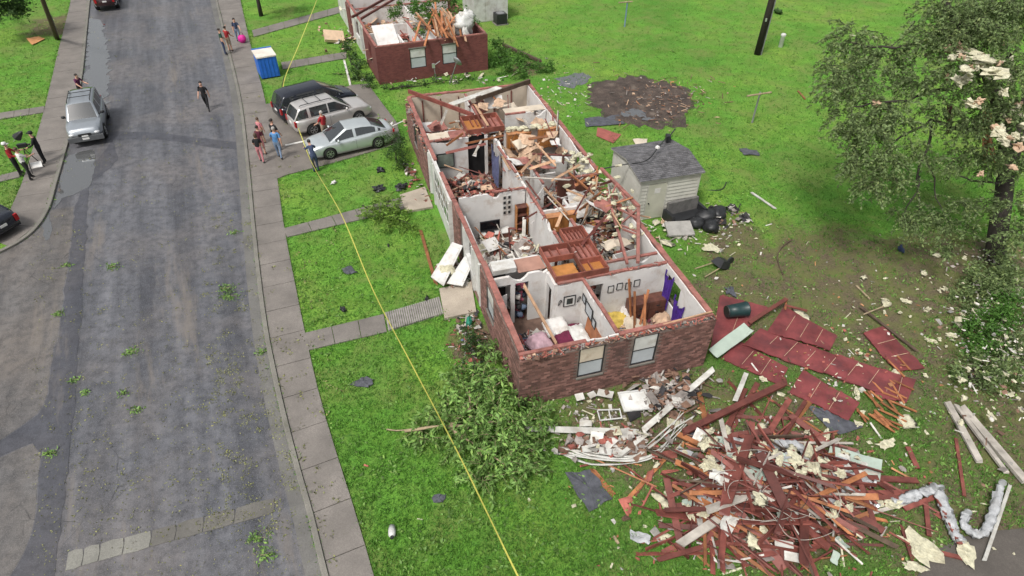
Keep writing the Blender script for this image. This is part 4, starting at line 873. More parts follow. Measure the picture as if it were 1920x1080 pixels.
mb = MB(); mb.box(-0.34, 0.34, -0.3, 0.3, 0, 0.9); mb.build('body', M_VINYL, st); mb = MB(); mb.box(-0.28, 0.28, -0.32, -0.302, 0.2, 0.7); mb.build('oven_door', M_DARK, st); mb = MB(); mb.box(-0.34, 0.34, 0.24, 0.3, 0.905, 1.15); mb.build('backsplash', M_DARK, st)
for i in range(4): mb = MB(); mb.lathe([(0.09, 0.902), (0.09, 0.915), (0.05, 0.918)], (-0.16 + (i % 2) * 0.32, -0.14 + (i // 2) * 0.26, 0), 12); mb.build('burner', M_DARK, st)
ch = empty('wooden_chair', Hl(6.35, 19.3, 0.05), HTH + 0.4, 'dark wooden chair standing in the farthest room', 'chair')
mb = MB(); mb.box(-0.24, 0.24, -0.24, 0.24, 0.43, 0.48); mb.build('seat', M_PANEL, ch); mb = MB(); mb.box(-0.24, 0.24, 0.2, 0.24, 0.55, 1.15); mb.build('backrest', M_PANEL, ch)
for i in range(4): mb = MB(); x, y = (-0.21 + (i % 2) * 0.42, -0.21 + (i // 2) * 0.42); mb.box(x - 0.025, x + 0.025, y - 0.025, y + 0.025, 0, 0.428 if i < 2 else 1.12); mb.build('leg', M_PANEL, ch)
sh = empty('shower_screen', Hl(6.0, 4.9, 0.05), HTH + 0.1, 'white bath surround panel standing in the wrecked bathroom', 'bath panel')
mb = MB(); mb.box(-0.6, 0.6, 0, 0.03, 0, 1.9); mb.build('panel', M_VINYL, sh); mb = MB(); mb.box(-0.6, -0.57, -0.7, -0.002, 0, 1.9); mb.build('side_panel', M_DRY, sh)
bt = empty('bathtub', Hl(6.3, 6.0, 0.05), HTH, 'white bathtub filled with wreckage by the broken right wall', 'bathtub')
mb = MB(); mb.box(-0.4, 0.4, -0.75, 0.75, 0, 0.1); mb.box(-0.4, -0.33, -0.75, 0.75, 0.1, 0.5); mb.box(0.33, 0.4, -0.75, 0.75, 0.1, 0.5); mb.box(-0.33, 0.33, -0.75, -0.66, 0.1, 0.5); mb.box(-0.33, 0.33, 0.66, 0.75, 0.1, 0.5); mb.build('basin', M_VINYL, bt)
mb = MB(); mb.tube([(0, 0.6, 0.5), (0, 0.6, 0.62), (0, 0.5, 0.62)], 0.02, 6); mb.build('tap', M_STEEL, bt)
for (a, b, z, sx, sy, rz, lb) in ((5.2, 6.6, 1.2, 1.1, 0.8, 0.5, 'large white plasterboard sheet tilted in the wrecked bathroom'), (5.6, 8.9, 1.5, 1.3, 0.8, 0.2, 'white plasterboard sheet hanging over the dark panelled wall'), (4.6, 9.3, 1.0, 0.9, 0.7, 1.0, 'white plasterboard sheet behind the orange cabinets'), (1.3, 8.3, 0.85, 0.8, 0.6, 0.4, 'white plasterboard sheet below the television'), (0.8, 19.0, 1.4, 1.0, 0.7, 0.2, 'cream plasterboard sheet in the farthest left room')):
    mb = MB(); mb.cbox((0, 0, 0), (sx, sy, 0.02), Matrix.Rotation(0.5, 3, 'X') @ Matrix.Rotation(0.2, 3, 'Y'))
    tag(mb.build('plasterboard_sheet', M_DRY, None, False, Hl(a, b, z), HTH + rz), lb, 'plasterboard')
# big timbers lying over the rooms
board(G(766, 171, 2.6), G(888, 216, 2.62), 0.10, 0.22, M_RED, 'long dark red roof timber lying diagonally over the farthest left room', k=0)
board(G(993, 152, 2.66), G(893, 186, 2.66), 0.14, 0.24, M_POLE2, 'dark roof timber lying across the farthest rooms', k=0)
board(G(938, 163, 2.8), G(845, 196, 2.72), 0.42, 0.03, M_VINYL_OBJ, 'white sheet lying over the farthest rooms', name='white_sheet', cat='sheet')
board(G(890, 195, 2.7), G(915, 236, 2.7), 0.12, 0.05, M_TAN, 'tan stud lying on the far framed ceiling box')
board(G(968, 250, 2.4), G(1012, 285, 1.0), 0.10, 0.05, M_TAN, 'tan stud slanting across the farther kitchen')
board(G(958, 262, 2.5), G(975, 292, 1.6), 0.14, 0.06, M_TAN, 'short thick tan stud by the far kitchen wall')
board(G(1060, 355, 2.3), G(1130, 383, 2.0), 0.10, 0.05, M_TAN, 'tan stud fallen across the dark panelled room')
board(G(1113, 335, 2.6), G(1092, 432, 0.9), 0.11, 0.05, M_TAN, 'pale stud leaning steeply in the wrecked kitchen')
board(G(1120, 330, 2.6), G(1108, 420, 0.9), 0.09, 0.05, M_TAN, 'thinner pale stud leaning in the wrecked kitchen')
board(G(1085, 395, 1.9), G(1128, 360, 2.2), 0.09, 0.05, M_ORANGE, 'orange stud caught among the leaning pale studs')
tr = empty('broken_truss', G(1180, 420), 0, 'broken red roof truss lying over the collapsed right wall', 'truss'); to = tr.location.copy()
def tb(x0, y0, x1, y1, nm, z0=2.6, z1=2.6, w=0.10, h=0.10):
    mb = MB(); mb.beam(G(x0, y0, z0) - to, G(x1, y1, z1) - to, w, h); mb.build(nm, M_PLATE, tr)
tb(1127, 316, 1198, 388, 'top_chord', 2.55, 2.7, 0.14, 0.12); tb(1197, 390, 1196, 492, 'bottom_chord', 2.72, 2.5, 0.13, 0.12); tb(1138, 362, 1176, 494, 'lower_chord', 2.3, 2.55)
for i, q in enumerate(((1196, 392, 1166, 418), (1164, 422, 1194, 434), (1158, 390, 1195, 410), (1195, 440, 1168, 430), (1144, 372, 1156, 345), (1156, 345, 1172, 372), (1150, 385, 1172, 372))): tb(*q, 'web', 2.56, 2.6, 0.07, 0.06)
board(G(1220, 408, 2.3), G(1176, 400, 1.5), 0.08, 0.04, M_TAN, 'tan slat poking out of the broken right wall')
board(G(1124, 396, 2.6), G(1117, 432, 1.3), 0.06, 0.05, M_DARK, 'black post hanging in the wrecked bathroom')
board(G(1158, 393, 2.4), G(1154, 437, 1.0), 0.08, 0.06, M_DARK, 'thicker black post hanging beside the truss')
board(G(1162, 630, 2.35), G(1340, 583, 2.6), 0.05, 0.05, M_TAN, 'thin tan batten along the near gable top')
board(G(1343, 592, 2.3), G(1305, 665, 0.4), 0.04, 0.03, M_TAN, 'thin pale stick leaning against the near gable corner')
# wreckage at the near front doorway: two white door leaves and a board
for (pts, z, lb) in ((((868, 462), (848, 455), (808, 520), (832, 537)), (0.9, 1.0, 0.45, 0.4), 'white door leaf thrown out of the near doorway'), (((872, 480), (884, 500), (868, 537), (838, 532)), (0.7, 0.6, 0.3, 0.35), 'white panelled sheet lying before the near doorway')):
    P = [G(x, y, zz) for (x, y), zz in zip(pts, z)]; c = sum(P, Vector()) / 4; n = Vector((0, 0, 0.04)); mb = MB()
    mb.add([p - c for p in P] + [p - c + n for p in P], [(3, 2, 1, 0), (4, 5, 6, 7), (0, 1, 5, 4), (1, 2, 6, 5), (2, 3, 7, 6), (3, 0, 4, 7)])
    dl = mb.build('door_leaf', M_VINYL, None, False, c); tag(dl, lb, 'door')
    for f0, f1 in ((0.12, 0.46), (0.54, 0.88)):
        pb = MB(); qq = lambda u, v: (P[0].lerp(P[1], u)).lerp(P[3].lerp(P[2], u), v) - c + Vector((0, 0, 0.046))
        pb.add([qq(0.15, f0), qq(0.85, f0), qq(0.85, f1), qq(0.15, f1)], [(0, 1, 2, 3)]); pb.build('door_panel', M_DRY, dl)
tag(soft((0.35, 0.3, 0.25), 31, amp=0.15).build('insulation_clump', M_INS, None, True, G(838, 508, 0.45), 0.3), 'cream insulation clump on the fallen white door', 'insulation')
GB(788, 430, 818, 535, 0.14, 0.04, M_ORANGE, 'long orange board on the lawn by the near porch', 0.06, name='trim_board')
rubble((-1.2, -0.15, 6.6, 8.6), 90, 0.45, [(0, 6), (1, 3), (2, 2), (5, 3)], 'white scraps heaped before the near doorway', 0.6)
rubble((-1.1, -0.2, 2.4, 5.3), 90, 0.2, [(2, 6), (3, 3), (0, 2), (4, 3), (1, 3)], 'small litter in the flower bed along the brick front', 0.4)
rubble((-1.2, -0.5, 13.4, 17.8), 50, 0.25, [(2, 4), (3, 4), (0, 2), (1, 3)], 'broken brick litter at the far front wall', 0.45)
# loose studs and laths fallen into the rooms
for (nm, a0, a1, b0, b1, n, zz) in (('middle living room', 0.5, 3.1, 5.5, 9.5, 16, 1.0), ('room with the black doorway', 0.3, 2.9, 10.3, 15.0, 16, 1.0), ('wrecked bathroom by the broken wall', 4.7, 6.9, 4.3, 9.8, 34, 1.9), ('farther kitchen', 3.6, 6.7, 10.4, 15.0, 16, 1.5), ('farthest rooms', 0.3, 6.7, 16.6, 20.5, 22, 1.6), ('near left bedroom', 0.5, 3.2, 0.5, 3.0, 6, 0.5), ('near right bedroom', 3.8, 6.6, 0.5, 3.0, 9, 0.6)):
    for k in range(n):
        an = rnd.uniform(0, 3.14); L = rnd.uniform(0.6, 2.0); a, b = rnd.uniform(a0, a1), rnd.uniform(b0, b1); dx, dy = math.cos(an) * L / 2, math.sin(an) * L / 2
        p = (min(max(a - dx, a0), a1), min(max(b - dy, b0), b1)); q = (min(max(a + dx, a0), a1), min(max(b + dy, b0), b1))
        if abs(p[0] - q[0]) + abs(p[1] - q[1]) < 0.4: continue
        m = rnd.choice([M_TAN, M_ORANGE, M_RED, M_RED, M_GREYWOOD]); board(Hl(p[0], p[1], rnd.uniform(0.25, 1) * zz + 0.1), Hl(q[0], q[1], rnd.uniform(0.25, 1) * zz + 0.1), rnd.choice([0.04, 0.06, 0.09]), 0.035, m, '%s broken stud lying in the %s' % ({'tan_lumber': 'tan', 'fresh_split_lumber': 'orange', 'wet_red_lumber': 'red', 'weathered_grey_wood': 'grey'}[m.name], nm), 'broken studs fallen into the open rooms', roll=rnd.uniform(0, 3), name='broken_stud', cat='stud')

# rafters and torn ceiling scraps still lying on the wall tops
for k in range(40):
    a = rnd.uniform(3.6, 6.9) if k < 26 else rnd.uniform(0.4, 6.6); b = rnd.uniform(5.4, 16.0) if k < 26 else rnd.uniform(10.0, 20.6); an = rnd.gauss(0.3, 0.6) if k % 2 else rnd.gauss(1.4, 0.5); L = rnd.uniform(0.9, 2.6); dx, dy = math.cos(an) * L / 2, math.sin(an) * L / 2
    m = rnd.choice([M_RED, M_RED, M_TAN, M_ORANGE, M_GREYWOOD]); z0 = rnd.uniform(2.45, 2.75)
    board(Hl(a - dx, b - dy, z0 + rnd.uniform(-0.5, 0.1)), Hl(a + dx, b + dy, z0 + rnd.uniform(-0.2, 0.25)), rnd.choice([0.07, 0.10, 0.13]), 0.045, m, '%s rafter end lying over the %s' % ({'tan_lumber': 'tan', 'fresh_split_lumber': 'orange', 'wet_red_lumber': 'red', 'weathered_grey_wood': 'grey'}[m.name], 'wrecked rooms right of the middle wall' if a > 3.4 else 'far left rooms'), 'rafter ends lying on the wall tops', roll=rnd.uniform(0, 1.6), name='rafter_end', cat='rafter')
for k in range(46):
    a = rnd.uniform(3.5, 6.8) if k < 28 else rnd.uniform(0.3, 6.7); b = rnd.uniform(5.2, 15.5) if k < 28 else rnd.uniform(15.5, 20.6); s = rnd.uniform(0.25, 0.6); n_ = 5; vs = []
    for i in range(n_ + 1):
        for j in range(n_ + 1): x, y = (i / n_ - 0.5) * 2 * s, (j / n_ - 0.5) * 1.3 * s; vs.append((x + 0.12 * s * mnoise.noise(Vector((x * 9, y * 9, k))), y + 0.2 * s * mnoise.noise(Vector((x * 9, y * 9, k + 50))), 0.35 * s * mnoise.noise(Vector((x * 2.4, y * 2.4, k * 3)))))
    fs = [(i*(n_+1)+j, (i+1)*(n_+1)+j, (i+1)*(n_+1)+j+1, i*(n_+1)+j+1) for i in range(n_) for j in range(n_)]; q = len(vs); vs += [(x, y, z - 0.015) for x, y, z in vs]; fs += [tuple(q + t for t in f[::-1]) for f in fs]
    mb = MB(); mb.add(vs, fs); R3 = Matrix.Rotation(rnd.uniform(0, 6), 3, 'Z') @ Matrix.Rotation(rnd.gauss(0, 0.6), 3, 'X'); mb.v = [tuple(R3 @ Vector(v)) for v in mb.v]; cm = rnd.choice([(M_DRYC, 'cream'), (M_DRY, 'white'), (M_INSP, 'tan'), (M_PLATE, 'pinkish')])
    tag(mb.build('ceiling_scrap', cm[0], None, False, Hl(a, b, rnd.uniform(1.5, 2.55))), '%s torn ceiling scrap hung up over the %s' % (cm[1], 'rooms by the broken right wall' if k < 28 else 'farthest rooms'), 'ceiling scrap', 'torn ceiling scraps over the rooms')
# dangling cables
for k in range(12):
    a, b = rnd.uniform(3.4, 6.9), rnd.uniform(4.5, 15); p = [Hl(a + rnd.gauss(0, 0.35) * i, b + rnd.gauss(0, 0.35) * i, 2.6 - 0.32 * i + rnd.uniform(-0.1, 0.1)) for i in range(5)]
    mb = MB(); mb.tube(smooth_line(p, 4), 0.013, 5); tag(mb.build('dangling_cable', M_DARK if k % 2 else M_DRY, None, True), '%s electric cable dangling into the wrecked right-hand rooms' % ('black' if k % 2 else 'white'), 'cable', 'cables dangling in the right-hand rooms')
# ================================================================ farther red brick house
H2 = Vector((-9.1, 41.25, 0)); T2 = R(22.0)
house2 = empty('brick_house', H2, T2, 'farther dark red brick house with its roof gone and wreckage heaped on top', 'house')
def uvbox(mb, name, m, parent):
    o = mb.build(name, m, parent); me = o.data; uv = me.uv_layers.new(name='UVMap')
    for p in me.polygons:
        ax = abs(p.normal.x) > abs(p.normal.y)
        for li in p.loop_indices:
            c = me.vertices[me.loops[li].vertex_index].co; uv.data[li].uv = ((c.y if ax else c.x), c.z)
    return o
o2 = [(2.25, 3.35, 0.8, 2.12), (4.5, 5.55, 0.8, 2.12)]
mb = MB(); opening_boxes(mb, 'a', 0, 0.2, 0, 7.8, 0, 2.48, o2); uvbox(mb, 'wall', M_FBRICK, house2)
mb = MB(); opening_boxes(mb, 'b', 0, 0.2, 0.205, 4.2, 0, 2.45, [(1.6, 2.5, 0.9, 2.1)]); uvbox(mb, 'wall', M_FBRICK, house2)
mb = MB(); opening_boxes(mb, 'b', 7.6, 7.8, 0.205, 16, 0, 2.45, []); uvbox(mb, 'wall', M_FBRICK, house2)
mb = MB(); opening_boxes(mb, 'b', 0.1, 0.22, 4.2, 9.5, 0, 2.4, [(5.2, 6.1, 0, 2.1), (6.6, 8.2, 0.9, 2.1)]); mb.build('wall', M_VINYL, house2)
mb = MB(); mb.box(0.0, 0.2, 9.5, 11, 0, 2.4); uvbox(mb, 'wall', M_FBRICK, house2)
mb = MB(); mb.box(0.1, 0.22, 11, 16, 0, 2.4); mb.build('wall', M_VINYL, house2)
mb = MB(); mb.box(0.2, 7.6, 0.2, 16, 0, 0.05); mb.build('floor', M_TILE, house2)
mb = MB(); mb.box(0.225, 7.59, 0.21, 0.26, 0.05, 2.4); mb.build('wall', M_DRY, house2)
for (a0, a1, b0, b1) in ((0.25, 2.0, 3.0, 3.12), (2.0, 2.12, 0.3, 3.12), (3.2, 3.32, 0.3, 4.5), (2.13, 3.19, 4.4, 4.52), (3.33, 7.5, 4.4, 4.52), (4.0, 4.12, 4.53, 9), (0.25, 3.99, 8.4, 8.52), (4.2, 7.5, 8.4, 8.52), (5.5, 5.62, 0.3, 4.35), (0.3, 7.5, 12, 12.12)):
    mb = MB(); mb.box(a0, a1, b0, b1, 0.05, 2.4); mb.build('partition_wall', M_DRY, house2)
for (p, q) in (((0.1, 0.1), (7.7, 0.1)), ((0.1, 0.25), (0.1, 4.2)), ((7.7, 0.25), (7.7, 15)), ((0.16, 4.2), (0.16, 15)), ((3.26, 0.3), (3.26, 4.5)), ((0.3, 8.46), (7.5, 8.46))):
    mb = MB(); mb.beam((p[0], p[1], 2.52), (q[0], q[1], 2.52), 0.16, 0.06); mb.build('top_plate', M_PLATE, house2)
for o_ in o2:
    fr = MB(); a0, a1, z0, z1 = o_
    for (p, q, r_, s_) in ((a0, a0 + 0.05, z0, z1), (a1 - 0.05, a1, z0, z1), (a0 + 0.05, a1 - 0.05, z0, z0 + 0.05), (a0 + 0.05, a1 - 0.05, z1 - 0.05, z1)): fr.box(p, q, 0.02, 0.09, r_, s_)
    wq = fr.build('window', M_DARK, house2); zm = (z0 + z1) / 2 + 0.05
    g_ = MB(); g_.box(a0 + 0.05, a1 - 0.05, 0.05, 0.065, z0 + 0.05, zm - 0.02); g_.build('lower_pane', M_GLASSW, wq)
    g_ = MB(); g_.box(a0 + 0.05, a1 - 0.05, 0.035, 0.05, zm + 0.02, z1 - 0.05); g_.build('upper_pane', M_VINYL, wq)
    g_ = MB(); g_.box(a0 + 0.05, a1 - 0.05, 0.03, 0.08, zm - 0.02, zm + 0.02); g_.build('meeting_rail', M_DARK, wq)
    g_ = MB(); g_.box(a0 - 0.06, a1 + 0.06, -0.03, 0.1, z1 + 0.002, z1 + 0.08); g_.build('lintel', M_KERB, wq)
def L2(a, b, z=0.0): return H2 + Vector((math.cos(T2) * a - math.sin(T2) * b, math.sin(T2) * a + math.cos(T2) * b, z))
mb = MB()
for _ in range(1100):
    x = rnd.uniform(0.4, 7.6); y = rnd.uniform(2.0, 15); hi = 1.3 + 1.5 * math.exp(-((x - 5.3) ** 2) / 4 - ((y - 3.8) ** 2) / 8)
    piece(mb, (x, y, rnd.uniform(0.3, 1) * hi + 0.3), rnd.choice([0, 0, 0, 1, 1, 2, 3, 3]), rnd.choice([0, 0, 3, 3, 6, 6, 5, 10, 2]), rnd.uniform(0.6, 1.5))
tag(mb.build('rubble', RUB, None, False, H2, T2), 'plaster, insulation and timber heaped on the farther red house', 'debris', kind='stuff')
for k in range(30):
    a = rnd.gauss(5.2, 0.8); b = rnd.gauss(2.2, 0.8); an = rnd.gauss(1.5, 0.6)
    board(L2(a, b, 3.0 + rnd.uniform(0, 0.8)), L2(a - math.cos(an) * rnd.uniform(0.8, 2), b - rnd.uniform(1.2, 2.6), 2.5 + rnd.uniform(-0.4, 0.4)), 0.13, 0.05, M_ORANGE if k % 3 else M_TAN, 'splintered %s rafter at the %s of the timber fan on the farther red house' % ('orange' if k % 3 else 'tan', 'left' if a < 4.7 else 'right' if a > 5.6 else 'middle'), 'rafters fanned over the farther red house')
board(G(660, 32, 2.65), G(790, -40, 2.9), 0.12, 0.16, M_RED, 'dark red timber along the far left wall top of the farther house')
board(G(672, 38, 2.7), G(770, -20, 2.8), 0.12, 0.14, M_RED, 'second dark red timber beside the first on the farther house')
for (a, b, z, sx, sy, t, lb) in ((1.2, 2.2, 2.5, 1.5, 1.8, 0.5, 'large cream sheet tilted over the farther red house corner'), (4.2, 1.7, 2.2, 1.5, 1.0, 0.6, 'white plasterboard sheet in the middle of the farther red house')):
    mb = MB(); mb.cbox((0, 0, 0), (sx, sy, 0.03), Matrix.Rotation(t, 3, 'X')); tag(mb.build('plasterboard_sheet', M_DRY, None, False, L2(a, b, z), T2), lb, 'plasterboard')
for (a, b, z, s, lb) in ((6.4, 1.0, 2.9, 0.65, 'white torn sheeting draped over the farther red house wall'), (6.9, 1.6, 3.1, 0.6, 'second white torn sheeting clump at the farther house corner')):
    mb = MB(); crumple(mb, (0, 0, 0), (s, s * 0.7, s), 0, n=16, k=12, amp=0.6, seed=a); crumple(mb, (-0.1, -0.7, -0.6), (s * 0.35, s * 0.25, s * 1.1), 0, n=12, k=10, amp=0.5, seed=a * 2); tag(mb.build('torn_sheeting', M_VINYL, None, True, L2(a, b, z), T2), lb, 'sheeting')
# satellite dish on a leaning pole by that house
ds = empty('satellite_dish', G(843, 158), 0.3, 'grey satellite dish on a leaning pole by the farther red house', 'satellite dish'); Dp = G(856, 117, 1.75) - G(843, 158)
mb = MB(); mb.tube([(0, 0, 0), Matrix.Rotation(-0.3, 3, 'Z') @ Dp], 0.035, 8); mb.build('pole', M_GREY, ds)
mb = MB(); mb.lathe([(0.02, 0.0), (0.2, 0.02), (0.29, 0.06), (0.35, 0.11), (0.34, 0.12), (0.2, 0.04)], Matrix.Rotation(-0.3, 3, 'Z') @ Dp, 20, rot=Matrix.Rotation(1.0, 3, 'Y') @ Matrix.Rotation(-0.5, 3, 'X')); mb.build('dish', M_GREY, ds, True)
mb = MB(); mb.beam(Vector(Matrix.Rotation(-0.3, 3, 'Z') @ Dp) + Vector((0, -0.2, 0)), Vector(Matrix.Rotation(-0.3, 3, 'Z') @ Dp) + Vector((0.05, -0.5, 0.3)), 0.03, 0.03); mb.build('feed_arm', M_GREY, ds)
an = empty('meter_post', G(818, 150), 0.2, 'small forked metal post before the farther red house', 'post')
mb = MB(); mb.tube([(0, 0, 0), (-0.1, 0, 1.0)], 0.03, 6); mb.build('post', M_GREY, an); mb = MB(); mb.tube([(-0.1, 0, 1.0), (0.35, 0.1, 1.25)], 0.025, 6); mb.build('arm', M_GREY, an); mb = MB(); mb.cbox((-0.12, 0, 1.0), (0.2, 0.14, 0.28)); mb.build('meter', M_STEEL, an)

# ================================================================ shed
SA = Hl(8.75, 9.3); shed = empty('shed', SA, HTH, 'pale sided garden shed with a dark grey shingled roof beside the house', 'shed'); SW, SD, SH = 3.05, 3.1, 2.25
mb = MB(); mb.box(0.03, SW - 0.03, 0.03, SD - 0.03, 0.0, SH - 0.02); mb.build('wall', M_SIDING, shed)
dr_ = (0.42, 1.36)
nc = 12; ch_ = SH / nc
for i in range(nc):
    z0, z1 = i * ch_, (i + 1) * ch_ - 0.012
    for (x0, x1) in ([(0.05, dr_[0] - 0.07), (dr_[1] + 0.07, SW - 0.05)] if z0 < 2.0 else [(0.05, SW - 0.05)]):
        mb = MB(); mb.add([(x0, -0.034, z0), (x1, -0.034, z0), (x1, 0.0, z1), (x0, 0.0, z1), (x0, 0.028, z0), (x1, 0.028, z0), (x1, 0.028, z1), (x0, 0.028, z1)], [(0, 1, 2, 3), (0, 4, 5, 1), (3, 2, 6, 7), (0, 3, 7, 4), (1, 5, 6, 2)]); mb.build('siding_plank', M_SIDING, shed)
    mb = MB(); mb.add([(-0.034, 0.05, z0), (-0.034, SD - 0.05, z0), (0, SD - 0.05, z1), (0, 0.05, z1), (0.028, 0.05, z0), (0.028, SD - 0.05, z0), (0.028, SD - 0.05, z1), (0.028, 0.05, z1)], [(3, 2, 1, 0), (1, 5, 4, 0), (7, 6, 2, 3), (4, 7, 3, 0), (2, 6, 5, 1)]); mb.build('siding_plank', M_SIDING, shed)
for (x, y) in ((0, 0), (SW, 0), (0, SD), (SW, SD)): mb = MB(); mb.box(x - 0.05 if x else -0.035, x + 0.05 if not x else x + 0.035, y - 0.05 if y else -0.035, y + 0.05 if not y else y + 0.035, 0.0, SH - 0.01); mb.build('corner_trim', M_SIDING, shed)
mb = MB(); mb.box(dr_[0], dr_[1], -0.020, 0.02, 0.04, 1.95); sdoor = mb.build('door', M_SHED_DOOR, shed)
mb = MB(); mb.box(dr_[0] + 0.33, dr_[0] + 0.62, -0.027, -0.0205, 1.45, 1.72); mb.build('notice', M_DRY, sdoor)
mb = MB(); mb.lathe([(0.0, 0), (0.04, 0.01), (0.04, 0.05), (0, 0.07)], (dr_[0] + 0.10, -0.02, 0.95), 8, rot=Matrix.Rotation(math.pi/2, 3, 'X')); mb.build('handle', M_DARK, sdoor)
mb = MB(); mb.box(dr_[0] - 0.06, dr_[0] - 0.005, -0.03, 0.02, 0.0, 2.0); mb.box(dr_[1] + 0.005, dr_[1] + 0.06, -0.03, 0.02, 0.0, 2.0); mb.box(dr_[0] - 0.06, dr_[1] + 0.06, -0.03, 0.02, 2.002, 2.06); mb.build('door_frame', M_SIDING, shed)
RI = 0.28; ov = 0.14
gbm = MB(); gbm.add([(0.01, 0, SH), (0.01, SD, SH), (0.01, SD/2, SH + RI)], [(0, 2, 1)]); gbm.add([(SW - 0.01, 0, SH), (SW - 0.01, SD, SH), (SW - 0.01, SD/2, SH + RI)], [(0, 1, 2)]); gbm.build('gable_end', M_SIDING, shed)
rf = MB()
for s in (0, 1):
    y0, y1 = (-ov, SD/2) if s == 0 else (SD + ov, SD/2); z0 = SH - ov * RI / (SD/2)
    q = [(-ov, y0, z0 + 0.01), (SW + ov, y0, z0 + 0.01), (SW + ov, y1, SH + RI + 0.01), (-ov, y1, SH + RI + 0.01)]; t = [(x, y, z + 0.05) for x, y, z in q]
    rf.add(q + t, [(0, 3, 2, 1), (4, 5, 6, 7), (0, 1, 5, 4), (1, 2, 6, 5), (3, 0, 4, 7)])
roof = rf.build('roof', M_SIDING, shed)
sm = MB(); nr_ = 13; slope = math.atan2(RI, SD/2)
for s in (0, 1):
    for r_ in range(nr_):
        f = r_ / nr_; ln = (SD/2 + ov) / nr_; x = -ov - 0.02 - (0.15 if r_ % 2 else 0)
        while x < SW + ov + 0.02:
            x0, x1 = max(x, -ov - 0.02), min(x + 0.3, SW + ov + 0.02); x += 0.306
            if x1 - x0 < 0.04: continue
            yy = -ov - 0.02 + f * (SD/2 + ov); ye = min(yy + ln * 1.25, SD/2); zz = lambda y: SH + y * RI / (SD/2) + 0.064
            a_, b_ = (yy, ye); w_ = rnd.uniform(0.0, 0.006)
            V4 = [(x0, a_, zz(a_) + 0.016 + w_), (x1, a_, zz(a_) + 0.016 + w_), (x1, b_, zz(b_) + 0.002), (x0, b_, zz(b_) + 0.002), (x0, a_, zz(a_)), (x1, a_, zz(a_))]
            if s: V4 = [(p[0], SD - p[1], p[2]) for p in V4]
            F4 = [(0, 1, 2, 3), (4, 5, 1, 0)]
            sm.add(V4, F4 if not s else [f_[::-1] for f_ in F4])
so_ = sm.build('shingles', M_SHINGLE, roof); so_['kind'] = 'stuff'
rg = MB(); rg.tube([(-ov, SD/2, SH + RI + 0.06), (SW + ov, SD/2, SH + RI + 0.06)], 0.05, 6); rg.build('ridge_cap', M_SHINGLE, roof)
# fallen service cable over the shed
cw = MB(); pts = [Hl(7.4, 10.9, 2.2), Hl(8.5, 10.6, 2.45), SA + HU * 0.6 + HV * 0.9 + Vector((0, 0, 2.75)), SA + HU * 1.6 + HV * 1.7 + Vector((0, 0, 2.9)), SA + HU * 2.9 + HV * 3.0 + Vector((0, 0, 2.62)), SA + HU * 3.6 + HV * 3.3 + Vector((0, 0, 1.2)), SA + HU * 4.1 + HV * 2.2 + Vector((0, 0, 0.04)), SA + HU * 5.4 + HV * 1.4 + Vector((0, 0, 0.03)), SA + HU * 6.2 + HV * 2.0 + Vector((0, 0, 0.03))]
cw.tube(smooth_line(pts, 6), 0.028, 6); cable = cw.build('service_cable', M_DARK, None, True); tag(cable, 'black service cable draped over the shed roof and down to the grass', 'cable')
iw = MB(); crumple(iw, SA + HU * 1.45 + HV * 1.55 + Vector((0, 0, 2.95)), (0.12, 0.12, 0.1), 0, n=8, k=6, amp=0.2); iw.build('insulator', M_DRY, cable)
vn = MB(); vn.cbox(SA + HU * 2.75 + HV * 2.9 + Vector((0, 0, 2.62)), (0.22, 0.3, 0.3)); vn.tube([SA + HU * 2.8 + HV * 2.9 + Vector((0, 0, 2.65)), SA + HU * 3.2 + HV * 3.1 + Vector((0, 0, 2.95))], 0.03, 6); tag(vn.build('roof_vent', M_DARK), 'dark bent vent at the far corner of the shed roof', 'vent')
mb = MB(); mb.cbox((0, 0, 0.45), (0.12, 0.5, 0.9)); tag(mb.build('siding_offcut', M_VINYL, None, False, SA + HU * 3.2 + HV * 1.0 + Vector((0, 0, 0.35)), HTH), 'small white panel on the right side of the shed', 'panel')
# dark furniture and bags beside the shed
be_ = empty('broken_sofa', G(1282, 412), HTH + 0.1, 'charred grey sofa frame beside the shed door', 'sofa')
mb = MB(); mb.box(-0.85, 0.85, 0.25, 0.42, 0.0, 0.95); mb.build('backrest', mat('grey_sofa_cloth', (0.13, 0.125, 0.12), 0.9, 0.3, 4, 0.3, 20), be_); mb = MB(); mb.box(-0.85, 0.85, -0.35, 0.245, 0.05, 0.3); mb.build('seat', M_DARK, be_)
for s in (-1, 1): mb = MB(); mb.box(s * 0.93 - 0.075, s * 0.93 + 0.075, -0.35, 0.42, 0.0, 0.6); mb.build('arm', M_DARK, be_)
mb = MB(); mb.cbox((0, 0, 0.25), (1.25, 0.9, 0.10), Matrix.Rotation(0.2, 3, 'X')); tag(mb.build('grey_sheet', mat('pale_grey_board', (0.30, 0.29, 0.27), 0.7, 0.2, 3, 0.2, 20), None, False, G(1272, 437), 0.1), 'flat pale grey board lying before the charred sofa', 'board')
for k, (x, y, s) in enumerate(((1322, 415, 0.5), (1345, 408, 0.45), (1330, 432, 0.42), (1303, 425, 0.4))):
    mb = MB(); crumple(mb, (0, 0, s * 0.55), (s, s * 0.85, s * 0.7), 0, n=14, k=10, amp=0.35, seed=k * 3.3); tag(mb.build('black_bag', M_DARK, None, True, G(x, y), k), 'large black rubbish bag beside the shed', 'bag', 'black bags heaped beside the shed')
rubble((11.2, 14.2, 7.6, 9.3), 90, 0.45, [(4, 7), (1, 4), (0, 2), (2, 2)], 'dark scorched litter heaped beside the shed', 0.55)
rubble((8.0, 10.6, 7.4, 9.0), 60, 0.3, [(0, 4), (5, 5), (6, 3), (1, 2)], 'pale litter between the shed door and the house', 0.5)
